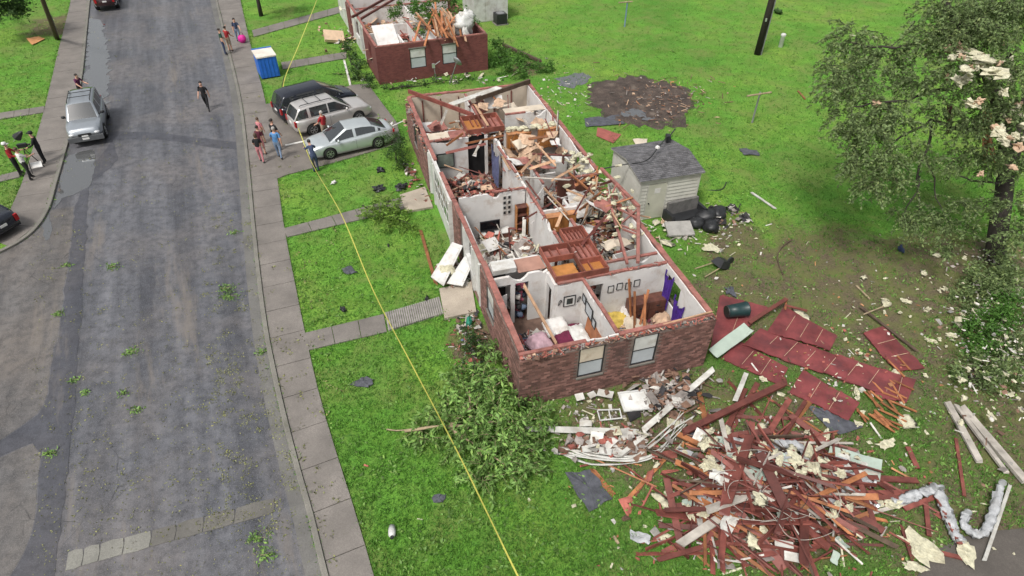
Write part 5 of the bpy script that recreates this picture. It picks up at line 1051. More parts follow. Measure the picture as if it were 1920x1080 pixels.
wb = empty('wheelbarrow', G(1352, 500), 0.5, 'black overturned wheelbarrow tub on the grass right of the house', 'wheelbarrow')
mb = MB(); mb.cbox((0, 0, 0.22), (0.75, 0.6, 0.32), Matrix.Rotation(0.5, 3, 'Y'), taper=0.65); mb.build('tub', M_DARK, wb)
for s in (-1, 1): mb = MB(); mb.tube([(-0.2, s * 0.2, 0.2), (-1.25, s * 0.32, 0.12)], 0.025, 6); mb.build('handle', M_TWIG, wb)
mb = MB(); mb.lathe([(0.05, -0.04), (0.17, -0.04), (0.17, 0.04), (0.05, 0.04)], (0.5, 0, 0.17), 14, rot=Matrix.Rotation(math.pi/2, 3, 'X')); mb.build('wheel', M_DARK, wb)
# far white shed with a cooling unit
P = G(952, 36); s2 = empty('shed', P, T2, 'white far shed partly cut by the top of the picture', 'shed')
mb = MB(); mb.box(-3.0, 0, 0, 3.0, 0, 2.3); mb.build('wall', M_VINYL, s2)
for i in range(3): mb = MB(); mb.box(-2.98 + i * 1.0, -2.02 + i * 1.0, -0.03, -0.002, 0.05, 2.25); mb.build('siding_panel', M_VINYL, s2)
mb = MB(); mb.add([(-3.2, -0.2, 2.305), (0.2, -0.2, 2.305), (0.2, 1.5, 2.9), (-3.2, 1.5, 2.9), (-3.2, 3.2, 2.305), (0.2, 3.2, 2.305)], [(0, 1, 2, 3), (3, 2, 5, 4), (0, 3, 4), (1, 5, 2)]); mb.build('roof', M_SHINGO, s2)
ac = empty('cooling_unit', G(938, 44), T2, 'dark cooling unit standing before the far white shed', 'cooling unit')
mb = MB(); mb.box(-0.45, 0.45, -0.45, 0.45, 0.06, 0.85); mb.build('casing', M_DARK, ac); mb = MB(); mb.lathe([(0.36, 0.852), (0.36, 0.87), (0.1, 0.89)], (0, 0, 0), 16); mb.build('fan_grille', M_GREY, ac); mb = MB(); mb.box(-0.55, 0.55, -0.55, 0.55, 0, 0.058); mb.build('base', M_KERB, ac)

# ================================================================ poles, posts, bin
up_ = empty('utility_pole', G(1420, 102), 0, 'thick dark wooden utility pole in the back garden', 'pole')
mb = MB(); mb.tube([(0, 0, -0.2), (0.03, 0, 4.5), (0.05, 0, 9.5)], [0.26, 0.23, 0.19], 12); mb.build('pole', M_POLE, up_, True)
mb = MB(); mb.tube([(0.25, -0.1, 0.0), (0.27, -0.08, 4.5), (0.27, -0.08, 6.0)], 0.05, 6); mb.build('conduit', M_GREY, up_)
mb = MB(); mb.cbox((-0.12, -0.28, 2.6), (0.1, 0.08, 0.22)); mb.build('tag_plate', M_STEEL, up_)
for b_, t_, c0, c1, lb in (((1410, 230), (1421, 176), (1401, 180), (1446, 173), 'grey tee-shaped clothes line post right of the soil patch'), ((1171, 50), (1173, 4), (1160, 5), (1186, 3), 'blue-grey tee-shaped clothes line post at the far back')):
    tp_ = empty('clothes_post', G(*b_), 0, lb, 'clothes post'); O = tp_.location; hh = 1.95; z_ = Vector((0, 0, hh))
    mb = MB(); mb.tube([(0, 0, 0), (0, 0, hh)], 0.055, 8); mb.build('post', M_GREY if b_[0] > 1300 else mat('blue_grey_paint', (0.16, 0.24, 0.36), 0.5, 0.2, 3, 0.1, 20), tp_)
    mb = MB(); A_, B_ = G(c0[0], c0[1], hh) - O, G(c1[0], c1[1], hh) - O; mb.tube([(A_.x, A_.y, hh), (B_.x, B_.y, hh)], 0.055, 8); mb.build('crossbar', M_TWIG, tp_)
pd = empty('service_pedestal', G(1463, 88), 0, 'small pale service pedestal right of the utility pole', 'pedestal'); mb = MB(); mb.tube([(0, 0, 0), (0, 0, 0.85)], 0.17, 8); mb.build('post', M_STEEL, pd); mb = MB(); mb.lathe([(0.2, 0.852), (0.2, 0.95), (0.12, 1.02)], (0, 0, 0), 10); mb.build('cap', M_VINYL, pd)
lp = empty('utility_pole', G(107, 72), 0, 'thin leaning brown pole on the left lawn', 'pole'); d_ = G(78, -5, 4.6) - G(107, 72)
mb = MB(); mb.tube([(0, 0, -0.1), d_ * 0.5, d_ * 1.6], [0.17, 0.15, 0.13], 10); mb.build('pole', M_POLE2, lp, True); mb = MB(); mb.tube([d_ * 0.2 + Vector((0.2, 0, 0)), d_ * 0.6 + Vector((0.2, 0, 0))], 0.03, 6); mb.build('conduit', M_GREY, lp)
# blue bin
q0, q1 = G(492, 150), G(526, 144); an_ = math.atan2((q1 - q0).y, (q1 - q0).x); wd = (q1 - q0).length
bb = empty('blue_bin', q0, an_, 'blue boxy bin with a pale lid standing on the pavement edge', 'bin'); dp = 1.6; hb_ = 1.45
mb = MB(); mb.box(0, wd, 0, dp, 0.08, hb_); mb.build('body', M_BLUEBOX, bb)
for i in range(5): mb = MB(); x = wd * (i + 0.5) / 5; mb.box(x - 0.04, x + 0.04, -0.03, -0.002, 0.12, hb_ - 0.05); mb.build('rib', M_BLUEBOX, bb)
for i in range(5): mb = MB(); y = dp * (i + 0.5) / 5; mb.box(wd + 0.002, wd + 0.03, y - 0.04, y + 0.04, 0.12, hb_ - 0.05); mb.build('rib', M_BLUEBOX, bb)
mb = MB(); mb.box(-0.05, wd + 0.05, -0.05, dp + 0.05, hb_ + 0.003, hb_ + 0.09); ld = mb.build('lid', mat('pale_lid', (0.62, 0.57, 0.50), 0.7, 0.15, 2, 0.1, 20, dirt=0.2, dcol=(0.4, 0.34, 0.27)), bb); mb = MB(); mb.box(-0.05, wd + 0.05, dp - 0.05, dp + 0.05, hb_ + 0.093, hb_ + 0.14); mb.build('hinge_rail', M_BLUEBOX, ld)
for i in range(2): mb = MB(); mb.box(i * (wd - 0.2), i * (wd - 0.2) + 0.2, 0.1, dp - 0.1, 0.0, 0.077); mb.build('skid', M_DARK, bb)

# ================================================================ caution tape with its stakes
tp = [(612, -50, 1.0), (590, 10, 1.0), (560, 85, 0.95), (531, 160, 0.85), (548, 210, 0.7), (566, 258, 0.7), (588, 312, 0.75), (640, 402, 0.7), (700, 545, 0.75), (770, 680, 0.85), (850, 832, 0.95), (920, 975, 1.0), (972, 1082, 1.05), (1050, 1230, 1.1)]
line = smooth_line([G(*q) for q in tp], 8); mb = MB(); vs = []
for i, P in enumerate(line):
    t = (line[min(i+1, len(line)-1)] - line[max(i-1, 0)]).normalized(); tw = 0.35 + 0.9 * mnoise.noise(Vector((i * 0.11, 0, 0)))
    side = t.cross(Vector((0, 0, 1))).normalized(); wv_ = side * math.cos(tw) + Vector((0, 0, 1)) * math.sin(tw); vs += [P - wv_ * 0.024, P + wv_ * 0.024]
fs = [(2*i, 2*i+1, 2*i+3, 2*i+2) for i in range(len(line) - 1)]; mb.add(vs, fs)
tag(mb.build('caution_tape', M_TAPE, None, True), 'long yellow caution tape stretched past the driveway and across the lawns', 'tape')
for (b_, t_, h_, lb) in (((525, 183), (533, 142), 1.3, 'dark stake holding the tape beyond the parked van'), ((597, 330), (586, 300), 1.0, 'dark stake holding the tape beside the silver sedan')):
    B_ = G(*b_); T_ = G(t_[0], t_[1], h_); mb = MB(); mb.tube([B_, T_], 0.03, 6); tag(mb.build('tape_stake', M_DARK), lb, 'stake')
# ================================================================ vehicles
def paint(name, c, rough=0.28, metal=0.5):
    m, nt, b, out = newmat(name); P = pos(nt)
    cc = mix(nt, ramp(nt, noi(nt, P, 3.5, 6, 0.7), [(0.45, 0), (0.75, 0.35)]), c, tuple(x * 0.75 for x in c))
    nt.links.new(cc, b.inputs['Base Color']); b.inputs['Roughness'].default_value = rough; b.inputs['Metallic'].default_value = metal; b.inputs['Coat Weight'].default_value = 0.5; b.inputs['Coat Roughness'].default_value = 0.12
    return m
M_CGLASS = mat('car_glass', (0.028, 0.032, 0.035), 0.05, 0.1, 1, 0, spec=1.0); MATS['car_glass'].node_tree.nodes['Principled BSDF'].inputs['IOR'].default_value = 1.55
M_TYRE = mat('tyre_rubber', (0.016, 0.016, 0.016), 0.8, 0.2, 4, 0.1)
M_RIM = mat('wheel_alloy', (0.50, 0.51, 0.52), 0.3, 0.1, 4, 0, metal=0.8)
M_LAMPR = mat('red_lamp', (0.35, 0.012, 0.015), 0.15, 0.1, 4, 0); M_LAMPW = mat('clear_lamp', (0.62, 0.63, 0.64), 0.1, 0.1, 4, 0, metal=0.3)
M_PLATEW = mat('number_plate', (0.7, 0.7, 0.68), 0.4, 0.05, 4, 0)
def interp(pr, x):
    if x <= pr[0][0]: return pr[0][1]
    for (a, u), (b, v) in zip(pr[:-1], pr[1:]):
        if x <= b: return u + (v - u) * (x - a) / max(b - a, 1e-6)
    return pr[-1][1]
def sm3(pr, x, e=0.10): return (interp(pr, x - e) + interp(pr, x) * 2 + interp(pr, x + e)) / 4
def car(name, label, cat, loc, heading, L, W, sill, belt, cabin, roofw, wb, wr, pm, lower=None, pillars=(), glassy=True, rails=False, wheelx=None, group=None, tail_tall=True):
    """belt: (x,z) upper edge of the lower body rear to front; cabin: (x,z) greenhouse outline"""
    e = empty(name, loc, heading, label, cat, group); hx = L / 2
    wx = wheelx or (-wb / 2, wb / 2); ar = wr * 1.18
    xs = sorted(set([round(-hx + L * i / 40, 4) for i in range(41)] + [round(w_ + ar * math.cos(a), 4) for w_ in wx for a in np.linspace(0, math.pi, 11)]))
    def hw(x): return W / 2 * (1 - 0.20 * abs(x / hx) ** 7 - 0.03 * abs(x / hx) ** 2)
    def zb(x):
        z = sill + (0.10 * max(0, abs(x) / hx - 0.8) / 0.2)
        for w_ in wx:
            d = ar * ar - (x - w_) ** 2
            if d > 0: z = max(z, wr + math.sqrt(d) * 0.98)
        return z
    def zt(x): return sm3(belt, x, 0.06)
    def sy(x, t): return hw(x) * (1 - 0.07 * max(0, (t - 0.5) / 0.5) ** 2 - 0.05 * max(0, (0.35 - t) / 0.35) ** 2)
    nrow = 6; ntop = 4; V = []; F = []; nc = 2 * nrow + 2 * ntop - 1
    for x in xs:
        b0, t0 = zb(x), zt(x); b0 = min(b0, t0 - 0.05); sec = []
        for r_ in range(nrow):
            t = r_ / (nrow - 1); z = b0 + (t0 - b0) * t; tt = (z - sill) / max(t0 - sill, 0.1); sec.append((x, sy(x, tt), z - (0.03 if r_ == nrow - 1 else 0)))
        ys = sec[-1][1]
        for k in range(1, ntop + 1): f = k / ntop; sec.append((x, ys * (1 - f) * (1 if k > 1 else 0.98), t0 + 0.035 * math.sin(f * math.pi / 2)))
        sec = sec + [(p[0], -p[1], p[2]) for p in sec[:-1][::-1]]; V += sec
    n = len(sec)
    for i in range(len(xs) - 1):
        for j in range(n - 1): F.append((i*n+j, (i+1)*n+j, (i+1)*n+j+1, i*n+j+1))
    F.append(tuple(range(n))); F.append(tuple(range((len(xs)-1)*n + n - 1, (len(xs)-1)*n - 1, -1)))
    for i in range(len(xs) - 1): F.append((i*n, i*n+n-1, (i+1)*n+n-1, (i+1)*n))
    mb = MB(); mb.v = V; mb.f = F; mb.m = [0] * len(F)
    if lower is not None:
        zc = lower[0]
        for k, f in enumerate(F):
            if sum(V[i][2] for i in f) / len(f) < zc: mb.m[k] = 1
        body = mb.build('body', [pm, lower[1]], e, True)
    else: body = mb.build('body', pm, e, True)
    # greenhouse
    x0, x1 = cabin[0][0], cabin[-1][0]; cx = [x0 + (x1 - x0) * i / 44 for i in range(45)]; groups = {}
    zr = max(z for _, z in cabin); flat = [x for x, z in cabin if z > zr - 0.10]; fx0, fx1 = min(flat), max(flat)
    secs = []
    for x in cx:
        top = max(interp(cabin, x), zt(x) + 0.005); lo = zt(x) - 0.02; fr_ = (top - lo) / max(zr - lo, 0.1); y0 = sy(x, 0.97) * 0.965; y1 = y0 + (roofw / 2 - y0) * min(1, fr_)
        secs.append([(x, y0, lo), (x, y0 + (y1 - y0) * 0.10, lo + (top - lo) * 0.10), (x, y0 + (y1 - y0) * 0.84, lo + (top - lo) * 0.84), (x, y1, top - 0.05 * fr_), (x, y1 * 0.86, top), (x, y1 * 0.45, top + 0.025), (x, 0, top + 0.03)])
        secs[-1] += [(p[0], -p[1], p[2]) for p in secs[-1][:-1][::-1]]
    m_ = len(secs[0])
    def grp(k): return groups.setdefault(k, ([], []))
    for i in range(len(cx) - 1):
        xm = (cx[i] + cx[i+1]) / 2; hgt = interp(cabin, xm) - zt(xm)
        for j in range(m_ - 1):
            jj = min(j, m_ - 2 - j); s_ = 0 if j < m_ // 2 else 1
            if jj == 1 and hgt > 0.16 and not any(p <= xm <= q for p, q in pillars):
                seg = sum(1 for p, q in pillars if xm > q); key = ('side_window', s_, seg)
            elif jj >= 4 and xm < fx0 - 0.02: key = ('rear_window', 0, 0)
            elif jj >= 4 and xm > fx1 + 0.02: key = ('windscreen', 0, 0)
            else: key = ('roof', 0, 0)
            v_, f_ = grp(key); k = len(v_); v_ += [secs[i][j], secs[i+1][j], secs[i+1][j+1], secs[i][j+1]]; f_.append((k, k+1, k+2, k+3))
    for (nm, s_, seg), (v_, f_) in groups.items():
        u = {}; rv = []; rf_ = []
        for f in f_:
            q = []
            for i in f:
                kk = tuple(round(c, 4) for c in v_[i])
                if kk not in u: u[kk] = len(rv); rv.append(v_[i])
                q.append(u[kk])
            if len(set(q)) > 2: rf_.append(tuple(dict.fromkeys(q)))
        g_ = MB(); g_.v = rv; g_.f = rf_; g_.m = [0] * len(rf_); g_.build(nm, pm if nm == 'roof' else M_CGLASS, e, nm != 'side_window')
    # wheels
    for x in wx:
        for s_ in (1, -1):
            y = s_ * (W / 2 - 0.12); rot = Matrix.Rotation(-s_ * math.pi / 2, 3, 'X')
            t = MB(); t.lathe([(wr * 0.62, -0.10), (wr * 0.93, -0.105), (wr, -0.07), (wr, 0.07), (wr * 0.93, 0.105), (wr * 0.62, 0.10)], (x, y, wr), 20, rot=rot); wh = t.build('wheel', M_TYRE, e, True)
            rm = MB(); rm.lathe([(wr * 0.61, 0.06), (wr * 0.61, 0.102), (wr * 0.54, 0.102), (wr * 0.52, 0.07)], (x, y, wr), 20, rot=rot)
            for k in range(6):
                a = k * math.pi / 3; d = rot @ Vector((math.cos(a), math.sin(a), 0)); c = Vector((x, y, wr)) + rot @ Vector((0, 0, 0.092)); rm.beam(c + d * wr * 0.08, c + d * wr * 0.56, wr * 0.16, 0.03)
            rm.lathe([(wr * 0.14, 0.07), (wr * 0.14, 0.108), (0.01, 0.112)], (x, y, wr), 10, rot=rot); rm.build('rim', M_RIM, wh)
            wl = MB(); wl.lathe([(ar * 0.99, -0.18), (ar * 0.99, -0.02), (0.02, -0.02)], (x, y, wr), 16, rot=rot); wl.build('wheel_well', M_BLACK, e)
    def sbox(nm, x, z, dx, dz, m, th=0.012, par=e):
        for s_ in (1, -1):
            tt = (z - sill) / max(zt(x) - sill, 0.1); y = sy(x, tt); y2 = sy(x, min(1, tt + 0.1)); b_ = MB(); b_.cbox((x, s_ * (y + 0.002), z), (dx, th, dz)); b_.build(nm, m, par)
    # door seams, handles, mirrors
    for p, q in pillars:
        xm = (p + q) / 2
        if min(abs(xm - w_) for w_ in wx) > ar * 0.6:
            zz = [sill + 0.12 + (zt(xm) - 0.08 - sill - 0.12) * k / 4 for k in range(5)]
            for s_ in (1, -1):
                b_ = MB(); b_.tube([(xm, s_ * sy(xm, (z - sill) / (zt(xm) - sill)), z) for z in zz], 0.008, 4); b_.build('door_seam', M_DARK, e)
            sbox('door_handle', xm + 0.18, zt(xm) - 0.16, 0.16, 0.03, pm, 0.05)
    xm = x1 - 0.42
    for s_ in (1, -1):
        b_ = MB(); crumple(b_, (xm, s_ * (W / 2 + 0.06), zt(xm) + 0.10), (0.07, 0.12, 0.085), 0, n=8, k=6, amp=0.05); b_.beam((xm, s_ * (W / 2 - 0.08), zt(xm) + 0.02), (xm, s_ * (W / 2 + 0.03), zt(xm) + 0.08), 0.04, 0.04); b_.build('wing_mirror', pm if glassy else M_DARK, e, True)
    # lamps, grille, plates, bumpers
    zf, zrr = zt(hx - 0.05), zt(-hx + 0.05)
    for s_ in (1, -1):
        b_ = MB(); crumple(b_, (hx - 0.10, s_ * hw(hx - 0.1) * 0.80, zf - 0.10), (0.13, 0.17, 0.085), 0, n=10, k=8, amp=0.02); b_.build('headlight', M_LAMPW, e, True)
        b_ = MB(); hgt = 0.32 if tail_tall else 0.15; b_.cbox((-hx + 0.03, s_ * hw(-hx + 0.05) * 0.90, zrr - hgt / 2 - 0.03), (0.10, 0.17, hgt)); b_.build('tail_light', M_LAMPR, e)
    b_ = MB(); b_.box(hx - 0.02, hx + 0.012, -0.32, 0.32, zf - 0.22, zf - 0.07); b_.build('grille', M_DARK, e)
    b_ = MB(); b_.box(hx - 0.06, hx + 0.02, -W * 0.36, W * 0.36, sill + 0.10, sill + 0.17); b_.build('air_intake', M_DARK, e)
    b_ = MB(); b_.box(hx + 0.013, hx + 0.03, -0.16, 0.16, sill + 0.22, sill + 0.33); b_.build('number_plate', M_PLATEW, e)
    b_ = MB(); b_.box(-hx - 0.03, -hx - 0.004, -0.16, 0.16, zrr - 0.32, zrr - 0.20); b_.build('number_plate', M_PLATEW, e)
    if lower is not None:
        b_ = MB(); b_.box(hx - 0.10, hx + 0.05, -W * 0.47, W * 0.47, sill + 0.0, sill + 0.26); b_.build('bumper', lower[1], e)
        b_ = MB(); b_.box(hx + 0.051, hx + 0.06, -0.17, 0.17, sill + 0.10, sill + 0.21); b_.build('number_plate', M_PLATEW, e)
    if rails:
        for s_ in (1, -1): b_ = MB(); b_.tube([(fx0 + 0.1, s_ * roofw * 0.43, zr + 0.03), (fx0 + 0.2, s_ * roofw * 0.43, zr + 0.09), (fx1 - 0.2, s_ * roofw * 0.43, zr + 0.09), (fx1 - 0.1, s_ * roofw * 0.43, zr + 0.02)], 0.022, 6); b_.build('roof_rail', M_DARK, e)
        for f in (0.3, 0.65): b_ = MB(); xx = fx0 + (fx1 - fx0) * f; b_.tube([(xx, -roofw * 0.43, zr + 0.10), (xx, roofw * 0.43, zr + 0.10)], 0.02, 6); b_.build('cross_bar', M_DARK, e)
    return e
P_SILVER = paint('silver_paint', (0.52, 0.56, 0.57)); P_TAN = paint('pale_tan_paint', (0.56, 0.535, 0.51)); P_BLACK = paint('black_paint', (0.014, 0.017, 0.026), 0.15, 0.2); P_GREY = paint('silver_grey_paint', (0.34, 0.37, 0.40)); P_MAROON = paint('maroon_black_paint', (0.035, 0.012, 0.014), 0.25, 0.2)
def place(wa, wb_, half, side):
    """near-side wheel contacts (front, rear) -> centre and heading"""
    F_, R_ = G(*wa), G(*wb_); d = (F_ - R_).normalized(); lf = Vector((-d.y, d.x, 0)); c = (F_ + R_) / 2 + lf * (-half if side == 'L' else half)
    return c, math.atan2(d.y, d.x)
PZ = Vector((0, 0, 0.047))
SEDAN = dict(L=4.85, W=1.84, sill=0.22, belt=[(-2.43, 0.80), (-2.36, 0.98), (-1.6, 1.02), (0.0, 0.95), (1.0, 0.92), (1.9, 0.84), (2.33, 0.70), (2.43, 0.50)], cabin=[(-2.0, 1.0), (-1.15, 1.38), (-0.6, 1.46), (0.25, 1.47), (1.25, 0.93)], roofw=1.18, wb=2.77, wr=0.335)
c, h = place((618, 300), (713, 278), 0.80, 'L')
car('sedan', 'silver sedan parked nose to the street at the front of the driveway', 'car', c + PZ, h, **SEDAN, pm=P_SILVER, pillars=[(-1.45, -1.30), (-0.20, -0.10)], wheelx=(-1.40, 1.37), tail_tall=False)
SUV = dict(L=4.78, W=1.83, sill=0.30, belt=[(-2.39, 0.95), (-2.34, 1.05), (-1.0, 1.06), (0.9, 1.03), (1.5, 1.02), (2.15, 0.95), (2.36, 0.80), (2.39, 0.60)], cabin=[(-2.36, 1.06), (-2.0, 1.66), (-1.4, 1.73), (0.15, 1.72), (1.15, 1.02)], roofw=1.28, wb=2.857, wr=0.36)
c, h = place((679, 229), (585, 256), 0.80, 'R')
car('suv', 'pale tan suv with roof rails between the van and the silver sedan', 'car', c + PZ, h, **SUV, pm=P_TAN, pillars=[(-1.55, -1.42), (-0.38, -0.28)], rails=True)
VAN = dict(L=5.0, W=1.95, sill=0.25, belt=[(-2.5, 0.95), (-2.45, 1.05), (-1.0, 1.05), (1.0, 1.02), (1.7, 0.98), (2.25, 0.85), (2.45, 0.70), (2.5, 0.55)], cabin=[(-2.47, 1.05), (-2.15, 1.66), (-1.5, 1.75), (0.3, 1.74), (1.6, 1.0)], roofw=1.38, wb=3.03, wr=0.34)
lf = Vector((-math.sin(h), math.cos(h), 0)); fd = Vector((math.cos(h), math.sin(h), 0))
car('minivan', 'black minivan parked farthest up the driveway beside the tan suv', 'car', c + PZ + lf * 2.2 + fd * 0.05, h + R(1.5), **VAN, pm=P_BLACK, pillars=[(-1.5, -1.38), (-0.25, -0.12)])
RUN = dict(L=4.70, W=1.87, sill=0.36, belt=[(-2.35, 1.0), (-2.3, 1.10), (-1.0, 1.10), (0.8, 1.08), (1.5, 1.08), (2.15, 1.02), (2.32, 0.90), (2.35, 0.65)], cabin=[(-2.33, 1.08), (-2.1, 1.70), (-1.6, 1.80), (0.38, 1.79), (1.02, 1.08)], roofw=1.34, wb=2.79, wr=0.39)
A_, B_ = G(146, 150), G(122, 285); hd = (B_ - A_).normalized(); fc = G(169, 275)
car('suv', 'silver suv parked against traffic at the left kerb facing the viewer', 'car', fc - hd * 2.35 + Vector((0, 0, 0.012)), math.atan2(hd.y, hd.x), **RUN, pm=P_GREY, pillars=[(-1.45, -1.32), (-0.42, -0.30)], lower=(0.70, mat('grey_cladding', (0.10, 0.105, 0.11), 0.5, 0.2, 3, 0.1)), glassy=False, rails=True)
A_, B_ = G(178, 40), G(186, -30); hd2 = (B_ - A_).normalized()
car('suv', 'dark maroon suv seen from behind at the top of the street', 'car', G(203, 22) + hd2 * 2.35 + Vector((0, 0, 0.012)), math.atan2(hd2.y, hd2.x), **RUN, pm=P_MAROON, pillars=[(-1.45, -1.32), (-0.42, -0.30)], lower=(0.62, P_SILVER))
c0 = G(14, 470); hd3 = (G(-40, 440) - G(14, 470)).normalized(); hd3 = Vector((-0.93, 0.37, 0))
car('sedan', 'black car cut off by the left edge of the picture', 'car', c0 + hd3 * 2.1 + Vector((-0.75, 1.1, 0.016)), math.atan2(hd3.y, hd3.x), **SEDAN, pm=P_BLACK, pillars=[(-1.45, -1.30), (-0.20, -0.10)], wheelx=(-1.40, 1.37))

# ================================================================ people
M_SKIN = mat('skin_fair', (0.50, 0.29, 0.21), 0.6, 0.1, 6, 0); M_SKIND = mat('skin_brown', (0.20, 0.105, 0.065), 0.6, 0.1, 6, 0)
M_SHOE = mat('dark_shoe', (0.03, 0.028, 0.027), 0.7, 0.2, 6, 0)
def cloth(nm, c): return mat('cloth_' + nm, c, 0.85, 0.25, 9, 0.3, 25)
HAIRD, HAIRB, HAIRG = mat('dark_hair', (0.02, 0.014, 0.011), 0.6, 0.3, 9, 0.2), mat('brown_hair', (0.075, 0.045, 0.028), 0.6, 0.3, 9, 0.2), mat('grey_hair', (0.33, 0.31, 0.29), 0.6, 0.3, 9, 0.2)
def seg_d(p, a, b):
    ab = b - a; t = max(0, min(1, (p - a).dot(ab) / max(ab.length_squared, 1e-9))); return (p - (a + ab * t)).length
def person(label, foot, face, top, bottom, skin=M_SKIN, hair=HAIRD, hat=None, h=1.72, stride=0.0, lean=0.0, larm=(0.1, 0.15), rarm=(0.1, 0.15), sleeves='short', shorts=False, build_=1.0, group=None, z=0.0, longhair=False):
    """arms: (swing forward, elbow bend); face: heading the chest points to"""
    e = empty('person', foot if not isinstance(foot, tuple) else G(*foot, z), face, label, 'person', group); s = h / 1.75; w_ = build_
    J = {}; E = []; RAD = {}
    def j(n, p, r, par=None):
        J[n] = Vector(p) * s; RAD[n] = (r if hasattr(r, '__len__') else (r, r)); fat = 1.0 if ('head' in n or 'nose' in n or n[1:2] in 'ft' and n[1:] != 'toe') else 1.14; RAD[n] = (RAD[n][0] * s * fat, RAD[n][1] * s * fat)
        if par: E.append((par, n))
    cl, sl_ = math.cos(lean), math.sin(lean)
    def tor(z_, x=0.0, y=0.0): d = z_ - 0.93; return (d * sl_ + x * cl, y, 0.93 + d * cl - x * sl_)
    j('pel', (0, 0, 0.95), (0.125 * w_, 0.150 * w_)); j('waist', tor(1.10), (0.105 * w_, 0.135 * w_), 'pel'); j('chest', tor(1.30), (0.115 * w_, 0.155 * w_), 'waist'); j('shou', tor(1.43), (0.075, 0.11), 'chest'); j('neck', tor(1.50, 0.01), 0.055, 'shou')
    j('head0', tor(1.58, 0.02), (0.078, 0.068), 'neck'); j('head1', tor(1.66, 0.025), (0.097, 0.080), 'head0'); j('head2', tor(1.74, 0.01), (0.070, 0.062), 'head1'); j('nose', tor(1.635, 0.115), 0.016, 'head1')
    for sd_, (sw, el), nm in ((1, larm, 'l'), (-1, rarm, 'r')):
        S_ = Vector(tor(1.41, 0, sd_ * 0.185 * w_)); j(nm + 'sh', S_, 0.060, 'shou')
        ua = Vector((math.sin(sw), sd_ * 0.18, -math.cos(sw))).normalized() * 0.29; El = S_ + ua; j(nm + 'el', El, 0.045, nm + 'sh')
        fa = Vector((math.sin(sw + el), sd_ * 0.05 - sd_ * 0.25 * max(0, el - 0.6), -math.cos(sw + el))).normalized(); Wr = El + fa * 0.25; j(nm + 'wr', Wr, 0.030, nm + 'el'); Pm = Wr + fa * 0.08; j(nm + 'pm', Pm, (0.036, 0.018), nm + 'wr')
        sd2 = fa.cross(Vector((0, 1, 0))).normalized()
        for k, ln in enumerate((0.075, 0.085, 0.08, 0.06)):
            b0 = Pm + fa * 0.02 + sd2 * (0.024 - 0.016 * k); k1 = b0 + fa * ln * 0.5; j(nm + 'f%da' % k, k1, 0.0095, nm + 'pm'); j(nm + 'f%db' % k, k1 + (fa + Vector((0, -sd_ * 0.5, 0))).normalized() * ln * 0.5, 0.008, nm + 'f%da' % k)
        th_ = Wr + fa * 0.035 + sd2 * 0.04; j(nm + 't', th_, 0.011, nm + 'wr'); j(nm + 't2', th_ + (fa + sd2 * 0.4).normalized() * 0.045, 0.009, nm + 't')
        ph = stride * sd_; hp = Vector((0, sd_ * 0.095, 0.90)); j(nm + 'hip', hp, (0.088 * w_, 0.092 * w_), 'pel')
        kn = hp + Vector((math.sin(ph) * 0.43 + 0.02, sd_ * 0.012, -math.cos(ph) * 0.43)); j(nm + 'kn', kn, 0.060, nm + 'hip')
        bend = 0.55 * stride if ph < 0 else 0.04; ak = kn + Vector((math.sin(ph - bend) * 0.40, 0, -math.cos(ph - bend) * 0.40)); j(nm + 'ak', ak, 0.040, nm + 'kn')
        j(nm + 'heel', ak + Vector((-0.03, 0, -0.05)), 0.034, nm + 'ak'); j(nm + 'toe', ak + Vector((0.15, sd_ * 0.02, -0.055)), (0.030, 0.036), nm + 'ak')
    mz = min(v.z for v in J.values()) - 0.03 * s
    for k in J: J[k].z -= mz
    names = list(J); idx = {n: i for i, n in enumerate(names)}
    me = bpy.data.meshes.new('skel'); me.from_pydata([J[n] for n in names], [(idx[a], idx[b]) for a, b in E], []); so_ = bpy.data.objects.new('skel', me); col.objects.link(so_)
    md = so_.modifiers.new('s', 'SKIN'); md.use_smooth_shade = True
    for i, n in enumerate(names): me.skin_vertices[0].data[i].radius = RAD[n]
    me.skin_vertices[0].data[idx['pel']].use_root = True
    sb = so_.modifiers.new('u', 'SUBSURF'); sb.levels = 1; sb.render_levels = 1
    dg = bpy.context.evaluated_depsgraph_get(); bm_ = bpy.data.meshes.new_from_object(so_.evaluated_get(dg)); bpy.data.objects.remove(so_)
    bm_.name = 'body'; bm_.materials.clear()
    for m in (skin, top, bottom, M_SHOE): bm_.materials.append(m)
    segs = []
    for a, b in E:
        if 'head' in b or 'nose' in b or b == 'neck': mi_ = 0
        elif b[1:] in ('pm',) or b[1:2] in ('f', 't'): mi_ = 3 if b[1:] == 'toe' else 0
        elif b[1:] == 'wr': mi_ = 1 if sleeves == 'long' else 0
        elif b[1:] in ('sh', 'el'): mi_ = 1
        elif b[1:] in ('heel', 'toe'): mi_ = 3
        elif b[1:] in ('hip', 'kn'): mi_ = 2
        elif b[1:] == 'ak': mi_ = 0 if shorts else 2
        else: mi_ = 1
        segs.append((J[a], J[b], mi_, b))
    hipz = J['pel'].z + 0.0
    for p in bm_.polygons:
        c_ = Vector(p.center); best = min(segs, key=lambda q: seg_d(c_, q[0], q[1])); mi_ = best[2]
        if best[3] == 'waist' and c_.z < hipz - 0.02: mi_ = 2
        if best[3][1:] == 'el' and sleeves == 'short' and (c_ - best[0]).length > 0.20 * s: mi_ = 0
        p.material_index = mi_; p.use_smooth = True
    o = link('body', bm_, e)
    hm = MB(); c_ = (J['head1'] * 0.45 + J['head2'] * 0.55) + Vector((-0.022, 0, 0.012)); V = []; F = []; n_, k_ = 14, 8
